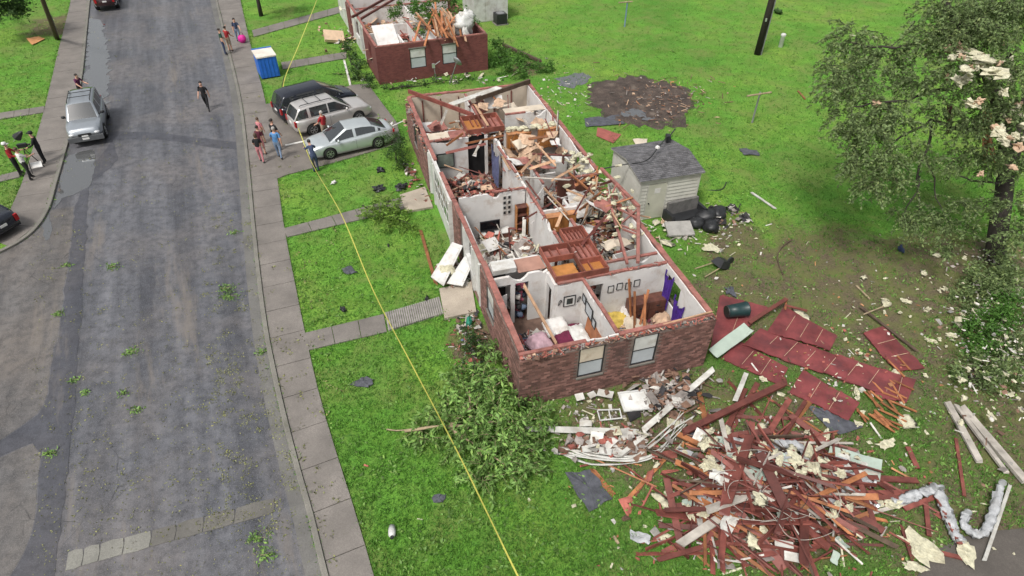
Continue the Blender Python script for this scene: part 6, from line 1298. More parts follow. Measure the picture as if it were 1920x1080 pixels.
    for i in range(k_ + 1):
        th = i / k_ * (2.0 if longhair else 1.75)
        for q in range(n_):
            ph = 2 * math.pi * q / n_; fr_ = math.cos(ph); t_ = th * (1 - 0.36 * max(0, fr_)); rr = 0.106 * s * (1 + 0.06 * mnoise.noise(Vector((ph * 2, th * 4, h))))
            V.append(c_ + Vector((math.sin(t_) * math.cos(ph) * rr * 1.05, math.sin(t_) * math.sin(ph) * rr * 0.90, math.cos(t_) * rr - (0.10 if longhair and fr_ < 0.1 and i == k_ else 0))))
    for i in range(k_):
        for q in range(n_): F.append((i*n_+q, (i+1)*n_+q, (i+1)*n_+(q+1) % n_, i*n_+(q+1) % n_))
    hm.add(V, F); hm.build('hair', hair, e, True)
    for sd_ in (1, -1):
        ey = MB(); crumple(ey, J['head1'] + Vector((0.088 * s, sd_ * 0.030 * s, 0.012 * s)), (0.008, 0.011, 0.007), 0, n=6, k=4, amp=0); ey.build('eye', M_BLACK, e)
        er = MB(); crumple(er, J['head1'] + Vector((-0.005, sd_ * 0.082 * s, -0.01)), (0.022, 0.010, 0.032), 0, n=6, k=5, amp=0); er.build('ear', skin, e, True)
    mo = MB(); mo.cbox(J['head0'] + Vector((0.082 * s, 0, 0.0)), (0.008, 0.045, 0.010)); mo.build('mouth', M_MAROON, e)
    if hat is not None:
        ht = MB(); ht.lathe([(0.118 * s, 0.0), (0.116 * s, 0.05 * s), (0.09 * s, 0.10 * s), (0.02, 0.125 * s)], c_ + Vector((0.005, 0, 0.015)), 14); ht.prism([(c_.x + 0.06, c_.y - 0.085), (c_.x + 0.20 * s, c_.y - 0.05), (c_.x + 0.20 * s, c_.y + 0.05), (c_.x + 0.06, c_.y + 0.085)], c_.z + 0.02, c_.z + 0.032); ht.build('cap', hat, e, True)
    return e
BLK, NAVY, RED_, WHT, PNK, BLU, JEAN, GRN, PLM, KHA = cloth('black', (0.014, 0.014, 0.016)), cloth('navy', (0.035, 0.05, 0.10)), cloth('red', (0.30, 0.018, 0.022)), cloth('white', (0.62, 0.61, 0.60)), cloth('pink', (0.52, 0.20, 0.22)), cloth('blue', (0.085, 0.21, 0.42)), cloth('jean', (0.17, 0.23, 0.33)), cloth('green', (0.02, 0.06, 0.04)), cloth('plum', (0.09, 0.018, 0.06)), cloth('khaki', (0.28, 0.22, 0.16))
KZ = 0.05
person('person in black walking alone in the middle of the street', (391, 205), R(-80), BLK, BLK, M_SKIN, HAIRD, stride=0.35, larm=(-0.35, 0.4), rarm=(0.45, 0.5), h=1.78, z=0.006)
person('person in a plum top standing behind the silver suv at the kerb', (159, 187), R(-20), PLM, BLK, M_SKIN, HAIRD, lean=0.25, larm=(0.6, 0.8), rarm=(0.5, 0.7), h=1.68, z=KZ)
person('person in a red jacket and white cap at the camera tripod', (40, 328), R(20), RED_, BLK, hat=WHT, larm=(0.7, 1.0), rarm=(0.5, 0.9), sleeves='long', h=1.78, z=KZ)
person('person in a white shirt beside the red jacketed one', (60, 336), R(70), WHT, BLK, hair=HAIRB, larm=(0.5, 0.9), rarm=(0.8, 0.8), stride=0.15, h=1.76, z=KZ)
person('person all in black standing right of the camera tripod', (86, 305), R(200), BLK, BLK, sleeves='long', larm=(0.4, 0.8), rarm=(0.3, 0.6), hat=BLK, h=1.75, z=KZ)
person('person in a dark green top at the left of the far pavement group', (423, 102), R(30), GRN, NAVY, larm=(0.3, 0.5), h=1.80, z=KZ)
person('person in a red top in the far pavement group', (433, 96), R(80), RED_, KHA, larm=(1.6, 0.8), rarm=(0.4, 0.6), shorts=True, h=1.75, z=KZ)
person('person in navy carrying a bright pink bag on the far pavement', (449, 78), R(-60), NAVY, JEAN, larm=(0.5, 0.5), stride=0.2, h=1.70, z=KZ, longhair=True)
person('person in a black tank top and pink trousers at the front of the driveway group', (492, 304), R(100), BLK, PNK, hair=HAIRB, larm=(0.3, 0.6), stride=0.18, h=1.66, z=KZ, longhair=True)
person('person in dark maroon and pink shorts second in the driveway group', (495, 290), R(85), cloth('maroon', (0.085, 0.016, 0.028)), PNK, hair=HAIRD, shorts=True, larm=(0.3, 0.5), h=1.68, z=KZ)
person('person in pale pink at the back of the driveway group', (494, 268), R(70), PNK, KHA, hair=HAIRB, larm=(0.5, 0.6), h=1.5, z=KZ)
person('person in a black printed tee shirt facing the parked cars', (522, 281), R(60), BLK, NAVY, hair=HAIRD, larm=(0.3, 0.4), rarm=(0.2, 0.3), h=1.80, build_=1.12, z=KZ)
person('person in a bright blue shirt and pale jeans walking up the driveway', (526, 297), R(95), BLU, JEAN, hair=HAIRG, stride=0.2, larm=(0.4, 0.5), rarm=(-0.3, 0.3), h=1.82, build_=1.1, z=KZ)
person('person in a red shirt between the tan suv and the silver sedan', (612, 264), R(150), RED_, KHA, hair=HAIRG, h=1.76, larm=(0.4, 0.6), build_=1.1, z=KZ)
person('person in dark blue bending over the tape at the silver sedan nose', (594, 322), R(120), NAVY, NAVY, hair=HAIRD, lean=0.55, larm=(0.9, 0.5), rarm=(0.8, 0.5), sleeves='long', h=1.76, z=0.0)
# camera tripod, umbrella and reflector of the crew
tpd = empty('camera_tripod', G(66, 318, KZ), 0.4, 'black camera tripod between the three people on the left pavement', 'tripod')
for k in range(3): mb = MB(); a = k * 2.09 + 0.4; mb.tube([(0, 0, 1.25), (0.45 * math.cos(a), 0.45 * math.sin(a), 0)], 0.022, 6); mb.build('leg', M_DARK, tpd)
mb = MB(); mb.cbox((0, 0, 1.42), (0.42, 0.16, 0.2)); cm_ = mb.build('video_camera', M_DARK, tpd); mb = MB(); mb.tube([(0.21, 0, 1.42), (0.36, 0, 1.42)], 0.055, 10); mb.build('lens', M_BLACK, cm_)
mb = MB(); mb.cbox((0, 0, 0), (0.5, 0.32, 0.03), Matrix.Rotation(0.7, 3, 'X')); tag(mb.build('reflector_board', M_VINYL, None, False, G(68, 309, 0.75), 0.5), 'white board held flat among the camera crew', 'board')
um = empty('umbrella', G(48, 300, KZ), 0, 'black umbrella held up behind the white shirted person', 'umbrella'); mb = MB(); n_ = 8; vs = [(0, 0, 0.62)]
for k in range(n_): a = 2 * math.pi * k / n_; vs += [(0.12 * math.cos(a), 0.12 * math.sin(a), 0.40), (0.22 * math.cos(a), 0.22 * math.sin(a), 0.0)]
mb.add([Matrix.Rotation(0.9, 3, 'Y') @ Vector(v) + Vector((0.2, 0, 1.35)) for v in vs], [(0, 1 + 2*k, 1 + 2*((k+1) % n_)) for k in range(n_)] + [(1 + 2*k, 2 + 2*k, 2 + 2*((k+1) % n_), 1 + 2*((k+1) % n_)) for k in range(n_)]); mb.build('canopy', M_DARK, um)
mb = MB(); mb.tube([(0.5, 0, 1.6), (-0.1, 0, 1.1)], 0.015, 6); mb.build('shaft', M_STEEL, um)
pb = empty('pink_bag', G(456, 80, KZ), 0, 'bright pink bag held low beside the person in navy', 'bag'); mb = MB(); crumple(mb, (0, 0, 0.3), (0.32, 0.25, 0.3), 0, n=12, k=9, amp=0.2); mb.build('bag', mat('hot_pink', (0.55, 0.02, 0.25), 0.6, 0.15, 4, 0.2), pb, True); mb = MB(); mb.tube([(-0.15, 0, 0.55), (-0.05, 0, 0.75), (0.1, 0, 0.75), (0.15, 0, 0.55)], 0.02, 6); mb.build('strap', M_MAROON, pb)
# ================================================================ foliage
nr = np.random.default_rng(5)
def leaves(cent, size, aspect=0.5, up=0.3, dirs=None, droop=0.0):
    """cent (n,3) -> one folded quad per leaf"""
    n = len(cent); d = nr.normal(size=(n, 3)) if dirs is None else dirs + nr.normal(size=(n, 3)) * 0.35
    d[:, 2] = d[:, 2] * 0.6 + up - droop; d /= np.linalg.norm(d, axis=1)[:, None]
    r = nr.normal(size=(n, 3)); w_ = np.cross(d, r); w_ /= np.linalg.norm(w_, axis=1)[:, None]
    s = size * nr.uniform(0.55, 1.35, (n, 1)); nrm = np.cross(d, w_)
    a = cent; b = cent + d * s * 0.5 + w_ * s * aspect * 0.5 + nrm * s * 0.06; c = cent + d * s - nrm * s * 0.08; e = cent + d * s * 0.5 - w_ * s * aspect * 0.5 + nrm * s * 0.06
    V = np.stack([a, b, c, e], 1).reshape(-1, 3); F = np.arange(4 * n).reshape(-1, 4)
    return V, F
def cloud(clusters, per, sub=9, sub_s=0.30, spread=0.14):
    out = []
    for (c, r) in clusters:
        k = max(3, int(sub * r)); rr = np.array(r if hasattr(r, '__len__') else (r, r, r * 0.8)); sc = nr.normal(size=(k, 3)); sc /= np.linalg.norm(sc, axis=1)[:, None]; sc *= nr.uniform(0.35, 1.0, (k, 1)) ** 0.6
        sc = np.array(c)[None] + sc * rr; n = int(per * r * r); ii = nr.integers(0, k, n); out.append(sc[ii] + nr.normal(size=(n, 3)) * spread * nr.uniform(0.6, 1.5, (n, 1)))
    return np.concatenate(out)
def limb(mb, p0, p1, r0, r1, n=7, wob=0.12, seg=6):
    p0, p1 = Vector(p0), Vector(p1); L = (p1 - p0).length; pts = []
    for i in range(seg + 1):
        t = i / seg; o = Vector((mnoise.noise(Vector((t * 2.3, p0.x, 1))), mnoise.noise(Vector((t * 2.3, p0.y, 7))), mnoise.noise(Vector((t * 2.3, p1.x, 4))))) * L * wob * math.sin(t * math.pi); pts.append(p0.lerp(p1, t) + o)
    mb.tube(pts, [r0 + (r1 - r0) * i / seg for i in range(seg + 1)], n)
def strands(clusters, ns, lmin, lmax, nleaf, out=0.6, drop=0.9, zmin=None):
    """hanging twigs: leaf bases, leaf directions and the twig polylines"""
    C = []; D = []; TW = []
    for (c, r) in clusters:
        for _ in range(int(ns * r * r) + 3):
            d = nr.normal(size=3); d /= np.linalg.norm(d); p = np.array(c) + d * r * nr.uniform(0.1, 0.95) * np.array([1, 1, 0.75]); h = np.array([d[0], d[1], d[2] * 0.4 + 0.15]) * out + nr.normal(size=3) * 0.25; L = nr.uniform(lmin, lmax); pl = [p.copy()]; k = 5
            for i in range(k):
                h = h + np.array([0, 0, -drop / k]) + nr.normal(size=3) * 0.10; h /= np.linalg.norm(h); p = p + h * L / k
                if zmin is not None: p[2] = max(p[2], zmin)
                pl.append(p.copy())
            TW.append(pl); m = max(4, int(nleaf * L)); t = nr.uniform(0.1, 1, m) * k; i0 = np.minimum(t.astype(int), k - 1); f = (t - i0)[:, None]; P = np.array(pl); C.append(P[i0] * (1 - f) + P[i0 + 1] * f + nr.normal(size=(m, 3)) * 0.02); sg = P[i0 + 1] - P[i0]; sg /= np.linalg.norm(sg, axis=1)[:, None] + 1e-9; D.append(sg * 0.7 + nr.normal(size=(m, 3)) * 0.7)
    return np.concatenate(C), np.concatenate(D), TW
def twig_mesh(TW, r=0.006):
    mb = MB()
    for pl in TW: mb.tube([Vector(q) for q in pl], [r * (1 - 0.12 * i) for i in range(len(pl))], 3, cap=False)
    return mb
# --- storm-broken tree on the right
tb_ = G(1868, 492); bt_ = empty('broken_tree', tb_, 0, 'large storm-broken leafy tree on the right strewn with insulation', 'tree')
def K(px, py, z): return G(px, py, z) - tb_
mb = MB(); tp_ = [Vector((0, 0, -0.2)), K(1872, 430, 1.4), K(1884, 345, 3.0), K(1884, 250, 4.7), K(1850, 140, 6.9), K(1800, 60, 8.6), K(1762, -20, 10)]
mb.tube(smooth_line(tp_, 4), [0.46, 0.42, 0.40, 0.39, 0.38, 0.37, 0.36, 0.35, 0.34, 0.33, 0.31, 0.29, 0.27, 0.26, 0.24, 0.22, 0.20, 0.18, 0.17, 0.16, 0.15, 0.14, 0.13, 0.12, 0.10], 12)
mb.tube(smooth_line([K(1882, 350, 2.9), K(1915, 240, 5.0), K(1935, 120, 7.2), K(1950, 20, 9)], 4), [0.30 - 0.016 * i for i in range(13)], 10); mb.build('trunk', M_BARK, bt_, True)
BR = [((1884, 250, 4.7), (1745, 225, 5.6), 0.13), ((1745, 225, 5.6), (1724, 400, 2.4), 0.07), ((1850, 140, 6.9), (1700, 190, 6.6), 0.11), ((1700, 190, 6.6), (1600, 200, 6.6), 0.06), ((1800, 60, 8.6), (1680, 90, 8.2), 0.09), ((1680, 90, 8.2), (1590, 80, 7.9), 0.05), ((1745, 225, 5.6), (1650, 300, 5.2), 0.06), ((1724, 330, 3.8), (1690, 420, 2.3), 0.04), ((1735, 300, 4.2), (1770, 400, 2.6), 0.04), ((1800, 60, 8.6), (1860, 20, 9.2), 0.09), ((1850, 140, 6.9), (1910, 90, 8.3), 0.11), ((1884, 345, 3.0), (1800, 330, 4.0), 0.06), ((1715, 40, 8.6), (1650, 110, 7.4), 0.04)]
for a, b, r in BR: mb = MB(); limb(mb, K(*a), K(*b), r, r * 0.4); mb.build('branch', M_BARK, bt_, True)
CL = [(1600, 70, 8.0, 0.95), (1578, 125, 7.6, 0.8), (1605, 165, 7.0, 0.9), (1655, 110, 7.6, 0.95), (1590, 215, 6.5, 0.7), (1620, 245, 6.0, 0.9), (1655, 300, 5.2, 0.8), (1610, 300, 5.3, 0.6), (1685, 225, 6.3, 0.8), (1725, 150, 7.4, 0.8), (1745, 70, 8.6, 0.9), (1800, 50, 9.0, 1.0), (1865, 55, 9.0, 1.15), (1905, 125, 8.0, 1.1), (1835, 165, 7.2, 0.75), (1690, 345, 4.3, 0.5), (1635, 345, 4.6, 0.5), (1715, 415, 2.5, 0.5), (1745, 395, 2.8, 0.45), (1770, 410, 2.5, 0.45), (1685, 400, 2.7, 0.4), (1790, 300, 4.6, 0.6), (1910, 10, 9.4, 1.2), (1770, 10, 9.6, 0.9), (1860, 225, 6.0, 0.7), (1915, 290, 4.8, 0.8), (1765, 200, 6.4, 0.55), (1720, 280, 5.0, 0.45), (1905, 200, 6.6, 0.9), (1800, 380, 3.2, 0.4), (1770, 455, 1.9, 0.35)]
CL += [(1870, 300, 4.6, 0.7), (1895, 380, 3.2, 0.6), (1850, 380, 3.0, 0.45), (1910, 440, 2.4, 0.7), (1840, 280, 5.0, 0.6), (1815, 230, 6.0, 0.7), (1790, 120, 8.0, 0.8), (1880, 10, 9.6, 1.1), (1830, 20, 9.4, 1.0), (1815, 430, 1.9, 0.4), (1660, 200, 6.6, 0.7), (1560, 160, 7.2, 0.5)]
C_, D_, TW_ = strands([(K(x, y, z), r * 1.02) for x, y, z, r in CL], 88, 0.35, 1.05, 34, 0.7, 1.5); V, F = leaves(C_, 0.14, 0.45, 0.0, D_, 0.25); npmesh('crown', V, F, M_LEAF, bt_)
# twigs inside the crown
mb = twig_mesh(TW_, 0.008)
mb.build('twigs', M_BARK, bt_)['kind'] = 'stuff'
# split heartwood and things caught in it
mb = MB()
for k in range(16): mb.beam(K(1850 + rnd.uniform(-8, 10), 215 + rnd.uniform(-8, 8), 5.5), K(1855 + rnd.uniform(-14, 14), 300 + rnd.uniform(-15, 15), 4.0), 0.10, 0.03, roll=rnd.uniform(0, 3))
mb.build('split_wood', M_ORANGEJ, bt_)
board(G(1781, 195, 5.8), G(1779, 250, 4.7), 0.26, 0.05, M_RED, 'red board caught hanging in the broken tree')
def tuft(P, r, label, m=None, group=None, name='insulation_tuft', sq=0.5, cat='insulation'):
    mb = MB(); crumple(mb, (0, 0, 0), (r, r * rnd.uniform(0.35, 0.85), r * sq * 0.7), 0, n=13, k=8, amp=1.15, seed=rnd.uniform(0, 90)); o = mb.build(name, m or M_INS, None, rnd.random() < 0.5, P, rnd.uniform(0, 6)); return tag(o, label, cat, group)
for k in range(64):
    if k < 30: x, y = rnd.gauss(1835, 30), rnd.gauss(115, 30); z = 7.6 + rnd.uniform(-0.4, 0.8)
    elif k < 32: x, y, z = rnd.uniform(1600, 1900), rnd.uniform(40, 330), 6.6
    else: x, y, z = rnd.gauss(1890, 22), rnd.gauss(190, 60), 6.3
    tuft(G(x, y, z), rnd.uniform(0.10, 0.26) * (1.3 if k < 12 else 1), '%s insulation clump caught %s the broken tree' % ('tan' if k % 3 == 0 else 'pale', 'high in' if y < 90 else 'midway up' if y < 170 else 'low in'), M_INSP if k % 3 == 0 else M_INS, group='insulation caught in the broken tree', sq=0.7)
# --- generic small plants
def bush(name, label, cat, clusters, leaf, size, per, aspect=0.4, stemr=0.025, group=None, droop=0.2, spread=0.13, base=None):
    b_ = base if base is not None else Vector(clusters[0][0]) * 1; b_.z = 0; e = empty(name, b_, 0, label, cat, group)
    cl = [(Vector(c) - b_, r) for c, r in clusters]; p_ = cloud(cl, per, 12, spread=spread); p_[:, 2] = np.maximum(p_[:, 2], 0.03); V, F = leaves(p_, size, aspect, 0.2, droop=droop); npmesh('crown' if cat == 'tree' else 'foliage', V, F, leaf, e)
    mb = MB()
    for c, r in cl: limb(mb, (0, 0, 0.05), c, stemr, stemr * 0.4, 5, 0.15, 5)
    mb.build('trunk' if cat == 'tree' else 'stem', M_BARK, e, True); return e
# trees at the top left, low limbs just reaching the picture
for ((bx_, by_), cls, lb) in (((-8, 42), [(-30, -5, 3.2, 1.3), (10, 10, 2.6, 1.1), (25, 15, 2.2, 0.8), (-10, 25, 2.2, 0.9), (5, -30, 4, 1.4), (40, -10, 2.8, 0.8)], 'dark leafy tree at the far left corner'), ((490, 30), [(480, -55, 3.6, 1.0), (500, -60, 3.8, 1.1), (470, -30, 3.0, 0.6), (515, -30, 3.0, 0.6)], 'small street tree with a bare trunk at the top of the picture')):
    B_ = G(bx_, by_); e = empty('tree', B_, 0, lb, 'tree'); mb = MB(); mb.tube([(0, 0, -0.1), (0.03, 0, 1.2), (0.0, 0.05, 2.6), (0.1, 0.1, 4.0)], [0.19, 0.15, 0.13, 0.08], 9); mb.build('trunk', M_BARK, e, True)
    cl = [(G(x, y, z) - B_, r) for x, y, z, r in cls]; p_ = cloud(cl, 900, 14, spread=0.2); V, F = leaves(p_, 0.2, 0.45, 0.1); npmesh('crown', V, F, M_LEAFD, e); mb = MB()
    for c, r in cl: limb(mb, (0, 0.03, 2.0), c, 0.05, 0.02, 5)
    mb.build('branch', M_BARK, e, True)
# --- big fallen branch at the near corner of the house (long drooping leaves)
def spray_branch(label, stems, sprays, leaf, ls, nl, name='fallen_branch', twig=M_BARK, asp=0.22):
    B_ = Vector(stems[0][0]).copy(); B_.z = 0; e = empty(name, B_, 0, label, 'branch'); mb = MB()
    for a, b, r in stems: limb(mb, Vector(a) - B_, Vector(b) - B_, r, r * 0.35, 6, 0.1, 6)
    mb.build('stem', twig, e, True); C, D, TW = strands([(np.array(Vector(c) - B_), r) for c, r, h_ in sprays], nl, 0.25, 0.65, 42, 0.9, 0.9, 0.06); twig_mesh(TW, 0.007).build('twigs', twig, e)['kind'] = 'stuff'
    C[:, 2] = np.maximum(C[:, 2], 0.05); V, F = leaves(C, ls, asp, 0.15, D, 0.35); V[:, 2] = np.maximum(V[:, 2], 0.012); npmesh('foliage', V, F, leaf, e); return e
st_ = [(G(725, 805, 0.06), G(840, 800, 0.4), 0.028), (G(760, 808, 0.2), G(930, 790, 0.8), 0.06), (G(840, 800, 0.5), G(960, 700, 0.8), 0.05), (G(840, 800, 0.5), G(1010, 785, 0.6), 0.05), (G(840, 800, 0.5), G(960, 880, 0.4), 0.05), (G(880, 795, 0.6), G(890, 690, 0.8), 0.04), (G(880, 795, 0.6), G(860, 850, 0.4), 0.04)]
sp_ = []
for (x, y, r, h_, z) in [(850, 800, 0.5, 0.5, 0.5), (820, 770, 0.4, 0.5, 0.5), (870, 740, 0.5, 0.7, 0.7), (910, 710, 0.55, 0.8, 0.8), (890, 770, 0.5, 0.7, 0.8), (930, 760, 0.5, 0.8, 0.9), (960, 800, 0.5, 0.6, 0.7), (990, 785, 0.45, 0.5, 0.6), (1005, 775, 0.4, 0.4, 0.5), (930, 820, 0.5, 0.6, 0.6), (890, 840, 0.5, 0.5, 0.5), (860, 830, 0.4, 0.5, 0.4), (910, 870, 0.45, 0.4, 0.4), (950, 850, 0.5, 0.4, 0.4), (985, 845, 0.45, 0.4, 0.4), (900, 900, 0.35, 0.3, 0.3), (950, 885, 0.4, 0.3, 0.3), (990, 880, 0.35, 0.3, 0.3), (800, 815, 0.35, 0.3, 0.3), (780, 805, 0.3, 0.3, 0.25), (960, 740, 0.4, 0.6, 0.8), (860, 700, 0.35, 0.6, 0.7), (910, 660, 0.35, 0.5, 0.6), (1020, 830, 0.3, 0.3, 0.3), (845, 760, 0.35, 0.5, 0.5), (930, 690, 0.35, 0.7, 0.9)]: sp_.append((G(x, y, z), r, h_))
spray_branch('big fallen branch with drooping yellow-green leaves at the near corner of the house', st_, sp_, M_LEAFY, 0.19, 95, asp=0.36, twig=M_TWIG)
spray_branch('bright green fallen branch across the farther front walk', [(G(680, 385, 0.1), G(770, 420, 0.3), 0.03), (G(700, 395, 0.2), G(740, 372, 0.3), 0.02)], [(G(x, y, 0.25), r, 0.3) for x, y, r in ((700, 388, 0.4), (725, 385, 0.45), (745, 395, 0.45), (730, 405, 0.5), (755, 415, 0.4), (768, 428, 0.3), (690, 400, 0.3), (715, 410, 0.35), (740, 425, 0.3))], M_LEAFB, 0.20, 70, asp=0.2)
bush('shrub', 'dark green shrub growing along the brick front near the porch', 'shrub', [(G(895, 690, 0.6), 0.55), (G(890, 655, 0.5), 0.5), (G(905, 720, 0.6), 0.5), (G(880, 630, 0.5), 0.4), (G(872, 612, 0.35), 0.3)], M_LEAFD, 0.13, 1500, 0.3)
bush('shrub', 'small dark shrub against the near gable corner', 'shrub', [(G(1000, 748, 0.4), 0.4), (G(985, 755, 0.3), 0.35)], M_LEAFD, 0.11, 1300, 0.3)
bush('shrub', 'dark shrub at the far front corner behind the silver sedan', 'shrub', [(G(742, 285, 0.7), 0.7), (G(738, 265, 0.9), 0.6), (G(748, 300, 0.5), 0.5)], M_LEAFD, 0.16, 1300, 0.25)
bush('shrub', 'low weed clump by the near porch step', 'shrub', [(G(832, 598, 0.15), 0.25)], M_LEAFB, 0.1, 1200, 0.3)
bush('shrub', 'shrub bank along the front of the farther red house', 'shrub', [(G(x, y, 0.35), r) for x, y, r in ((655, 100, 0.6), (668, 120, 0.6), (680, 140, 0.6), (690, 155, 0.5), (648, 85, 0.5), (662, 140, 0.45))], M_LEAFD, 0.18, 800, 0.4)
bush('shrub', 'weeds along the gable foot of the farther red house', 'shrub', [(G(x, y, 0.15), 0.4) for x, y in ((730, 165), (760, 160), (790, 156), (820, 152), (850, 150), (880, 146))], M_LEAFD, 0.15, 650, 0.4)
bush('fallen_branch', 'leafy branches thrown down right of the farther red house', 'branch', [(G(x, y, z), r) for x, y, z, r in ((935, 95, 0.5, 0.9), (960, 110, 0.4, 0.9), (990, 120, 0.35, 0.9), (1015, 125, 0.3, 0.7), (940, 125, 0.4, 0.8), (970, 135, 0.3, 0.8), (1035, 128, 0.25, 0.5), (925, 110, 0.5, 0.6))], leaf_mat('mid_leaf', (0.085, 0.195, 0.036)), 0.18, 800, 0.4)
bush('fallen_branch', 'green branches lying on top of the farther red house', 'branch', [(L2(4.3, 4.5, 3.4), 0.9), (L2(4.7, 3.2, 3.0), 0.7), (L2(6.2, 4.6, 3.3), 0.8), (L2(3.6, 2.2, 2.6), 0.5), (L2(7.6, 2.4, 2.3), 0.4), (L2(5.3, 5.8, 3.6), 1.0), (L2(2.8, 5.5, 3.0), 0.7), (L2(6.8, 3.4, 3.0), 0.5)], MATS['mid_leaf'], 0.2, 900, 0.4, base=L2(5, 4, 0))
for k, (cls, lb) in enumerate((([(1830, 520, 0.5, 0.8), (1850, 545, 0.5, 0.8), (1815, 560, 0.4, 0.7), (1880, 530, 0.6, 0.9), (1905, 500, 0.8, 0.9)], 'leafy broken limbs heaped at the foot of the broken tree'), ([(1845, 620, 0.5, 0.7), (1820, 600, 0.4, 0.6), (1870, 600, 0.6, 0.8), (1900, 580, 0.6, 0.8), (1835, 650, 0.4, 0.6), (1870, 645, 0.4, 0.6)], 'bright leafy limb lying below the broken tree'), ([(1820, 700, 0.35, 0.5), (1850, 710, 0.35, 0.5), (1890, 690, 0.5, 0.7), (1905, 650, 0.5, 0.7), (1835, 680, 0.3, 0.4), (1790, 690, 0.2, 0.3)], 'leafy twigs among litter at the right edge'))):
    bush('fallen_branch', lb, 'branch', [(G(x, y, z), r) for x, y, z, r in cls], [M_LEAF, MATS['mid_leaf'], M_LEAF][k], 0.15, 1250, 0.4, spread=0.16)
# ================================================================ roof sheathing panels on the ground (right of the house)
def sheet_panel(quad, label, nseam=3, m=M_DECK, z=0.07, th=0.035, name='roof_sheathing', zs=None):
    P = [G(x, y, z if zs is None else zs[i]) for i, (x, y) in enumerate(quad)]; c = sum(P, Vector()) / 4; e = empty(name, c, 0, label, 'roof panel'); c = e.location.copy()
    q = lambda u, v: P[0].lerp(P[1], u).lerp(P[3].lerp(P[2], u), v) - c
    for k in range(nseam):                       # boards of the sheathing, tiny gaps between
        u0, u1 = (k + 0.0015) / nseam, (k + 1 - 0.0015) / nseam; jz = rnd.uniform(-0.003, 0.003); mb = MB(); nn = 6; vs = []; sd_ = len(bpy.data.objects) * 0.37
        for i in range(nn + 1):
            for j in range(nn + 1):
                u, v = u0 + (u1 - u0) * i / nn, j / nn; v2 = v
                if j in (0, nn): v2 = v + (0.05 * mnoise.noise(Vector((u * 14, v * 3, sd_))) if th > 0.03 else 0)
                p = q(u, v2); cl_ = abs(v - 0.5) ** 3 * 0.5 * mnoise.noise(Vector((u * 2.2, v, sd_))); p.z += max(-0.03, 0.11 * mnoise.noise(Vector((p.x * 0.9, p.y * 0.9, sd_ * 0.01))) + cl_) + jz; vs.append(p)
        vs = [tuple(p + Vector((0, 0, th))) for p in vs] + [tuple(p) for p in vs]; o_ = (nn + 1) ** 2; fs = []
        for i in range(nn):
            for j in range(nn): a = i*(nn+1)+j; fs += [(a, a+nn+1, a+nn+2, a+1), (o_+a, o_+a+1, o_+a+nn+2, o_+a+nn+1)]
            for (a, b) in ((i*(nn+1), (i+1)*(nn+1)), ((i+1)*(nn+1)+nn, i*(nn+1)+nn), (i+1, i), (nn*(nn+1)+i, nn*(nn+1)+i+1)): fs.append((b, a, a + o_, b + o_))
        mb.add(vs, fs); mb.build('sheathing_board', m, e)
        if k:
            s = MB(); u = k / nseam; ww = 0.012 / max((P[1] - P[0]).length, 0.1); ww = ww * rnd.uniform(0.6, 1.2); e0, e1 = rnd.uniform(0.02, 0.2), rnd.uniform(0.75, 0.98); pp_ = [q(u, e0 + (e1 - e0) * t / 6) for t in range(7)]; [s.beam(pp_[t] + Vector((0, 0, th + 0.02)), pp_[t + 1] + Vector((0, 0, th + 0.02)), 0.014, 0.02) for t in range(6)]; s.build('seam_strip', M_INSP, e)
    return e
sheet_panel([(1350, 552), (1440, 578), (1405, 612), (1330, 660)][::-1], 'red roof panel under the dark green bin beside the house corner', 2, zs=(0.10, 0.12, 0.12, 0.10))
sheet_panel([(1470, 575), (1570, 630), (1556, 657), (1438, 622)], 'red roof panel farthest from the viewer with a stud on its edge', 4, zs=(0.2, 0.2, 0.16, 0.16))
sheet_panel([(1425, 618), (1690, 705), (1665, 742), (1392, 648)], 'longest red roof panel in the middle of the lawn debris', 7, zs=(0.14, 0.14, 0.10, 0.12))
sheet_panel([(1385, 640), (1478, 690), (1462, 722), (1352, 672)], 'red roof panel nearest the gable with tan seams', 3, zs=(0.06, 0.06, 0.06, 0.06))
sheet_panel([(1505, 695), (1612, 755), (1590, 790), (1480, 735)], 'red roof panel beside the shingle scrap near the lumber pile', 3, zs=(0.07, 0.07, 0.07, 0.07))
sheet_panel([(1655, 612), (1735, 690), (1720, 705), (1690, 700)][:2] + [(1680, 698), (1618, 625)], 'separate red roof panel to the right on bare soil', 3, zs=(0.09, 0.09, 0.08, 0.08))
sheet_panel([(1640, 690), (1718, 712), (1700, 755), (1640, 745)], 'splintered red roof panel under orange splinters', 3, zs=(0.08, 0.10, 0.08, 0.08))
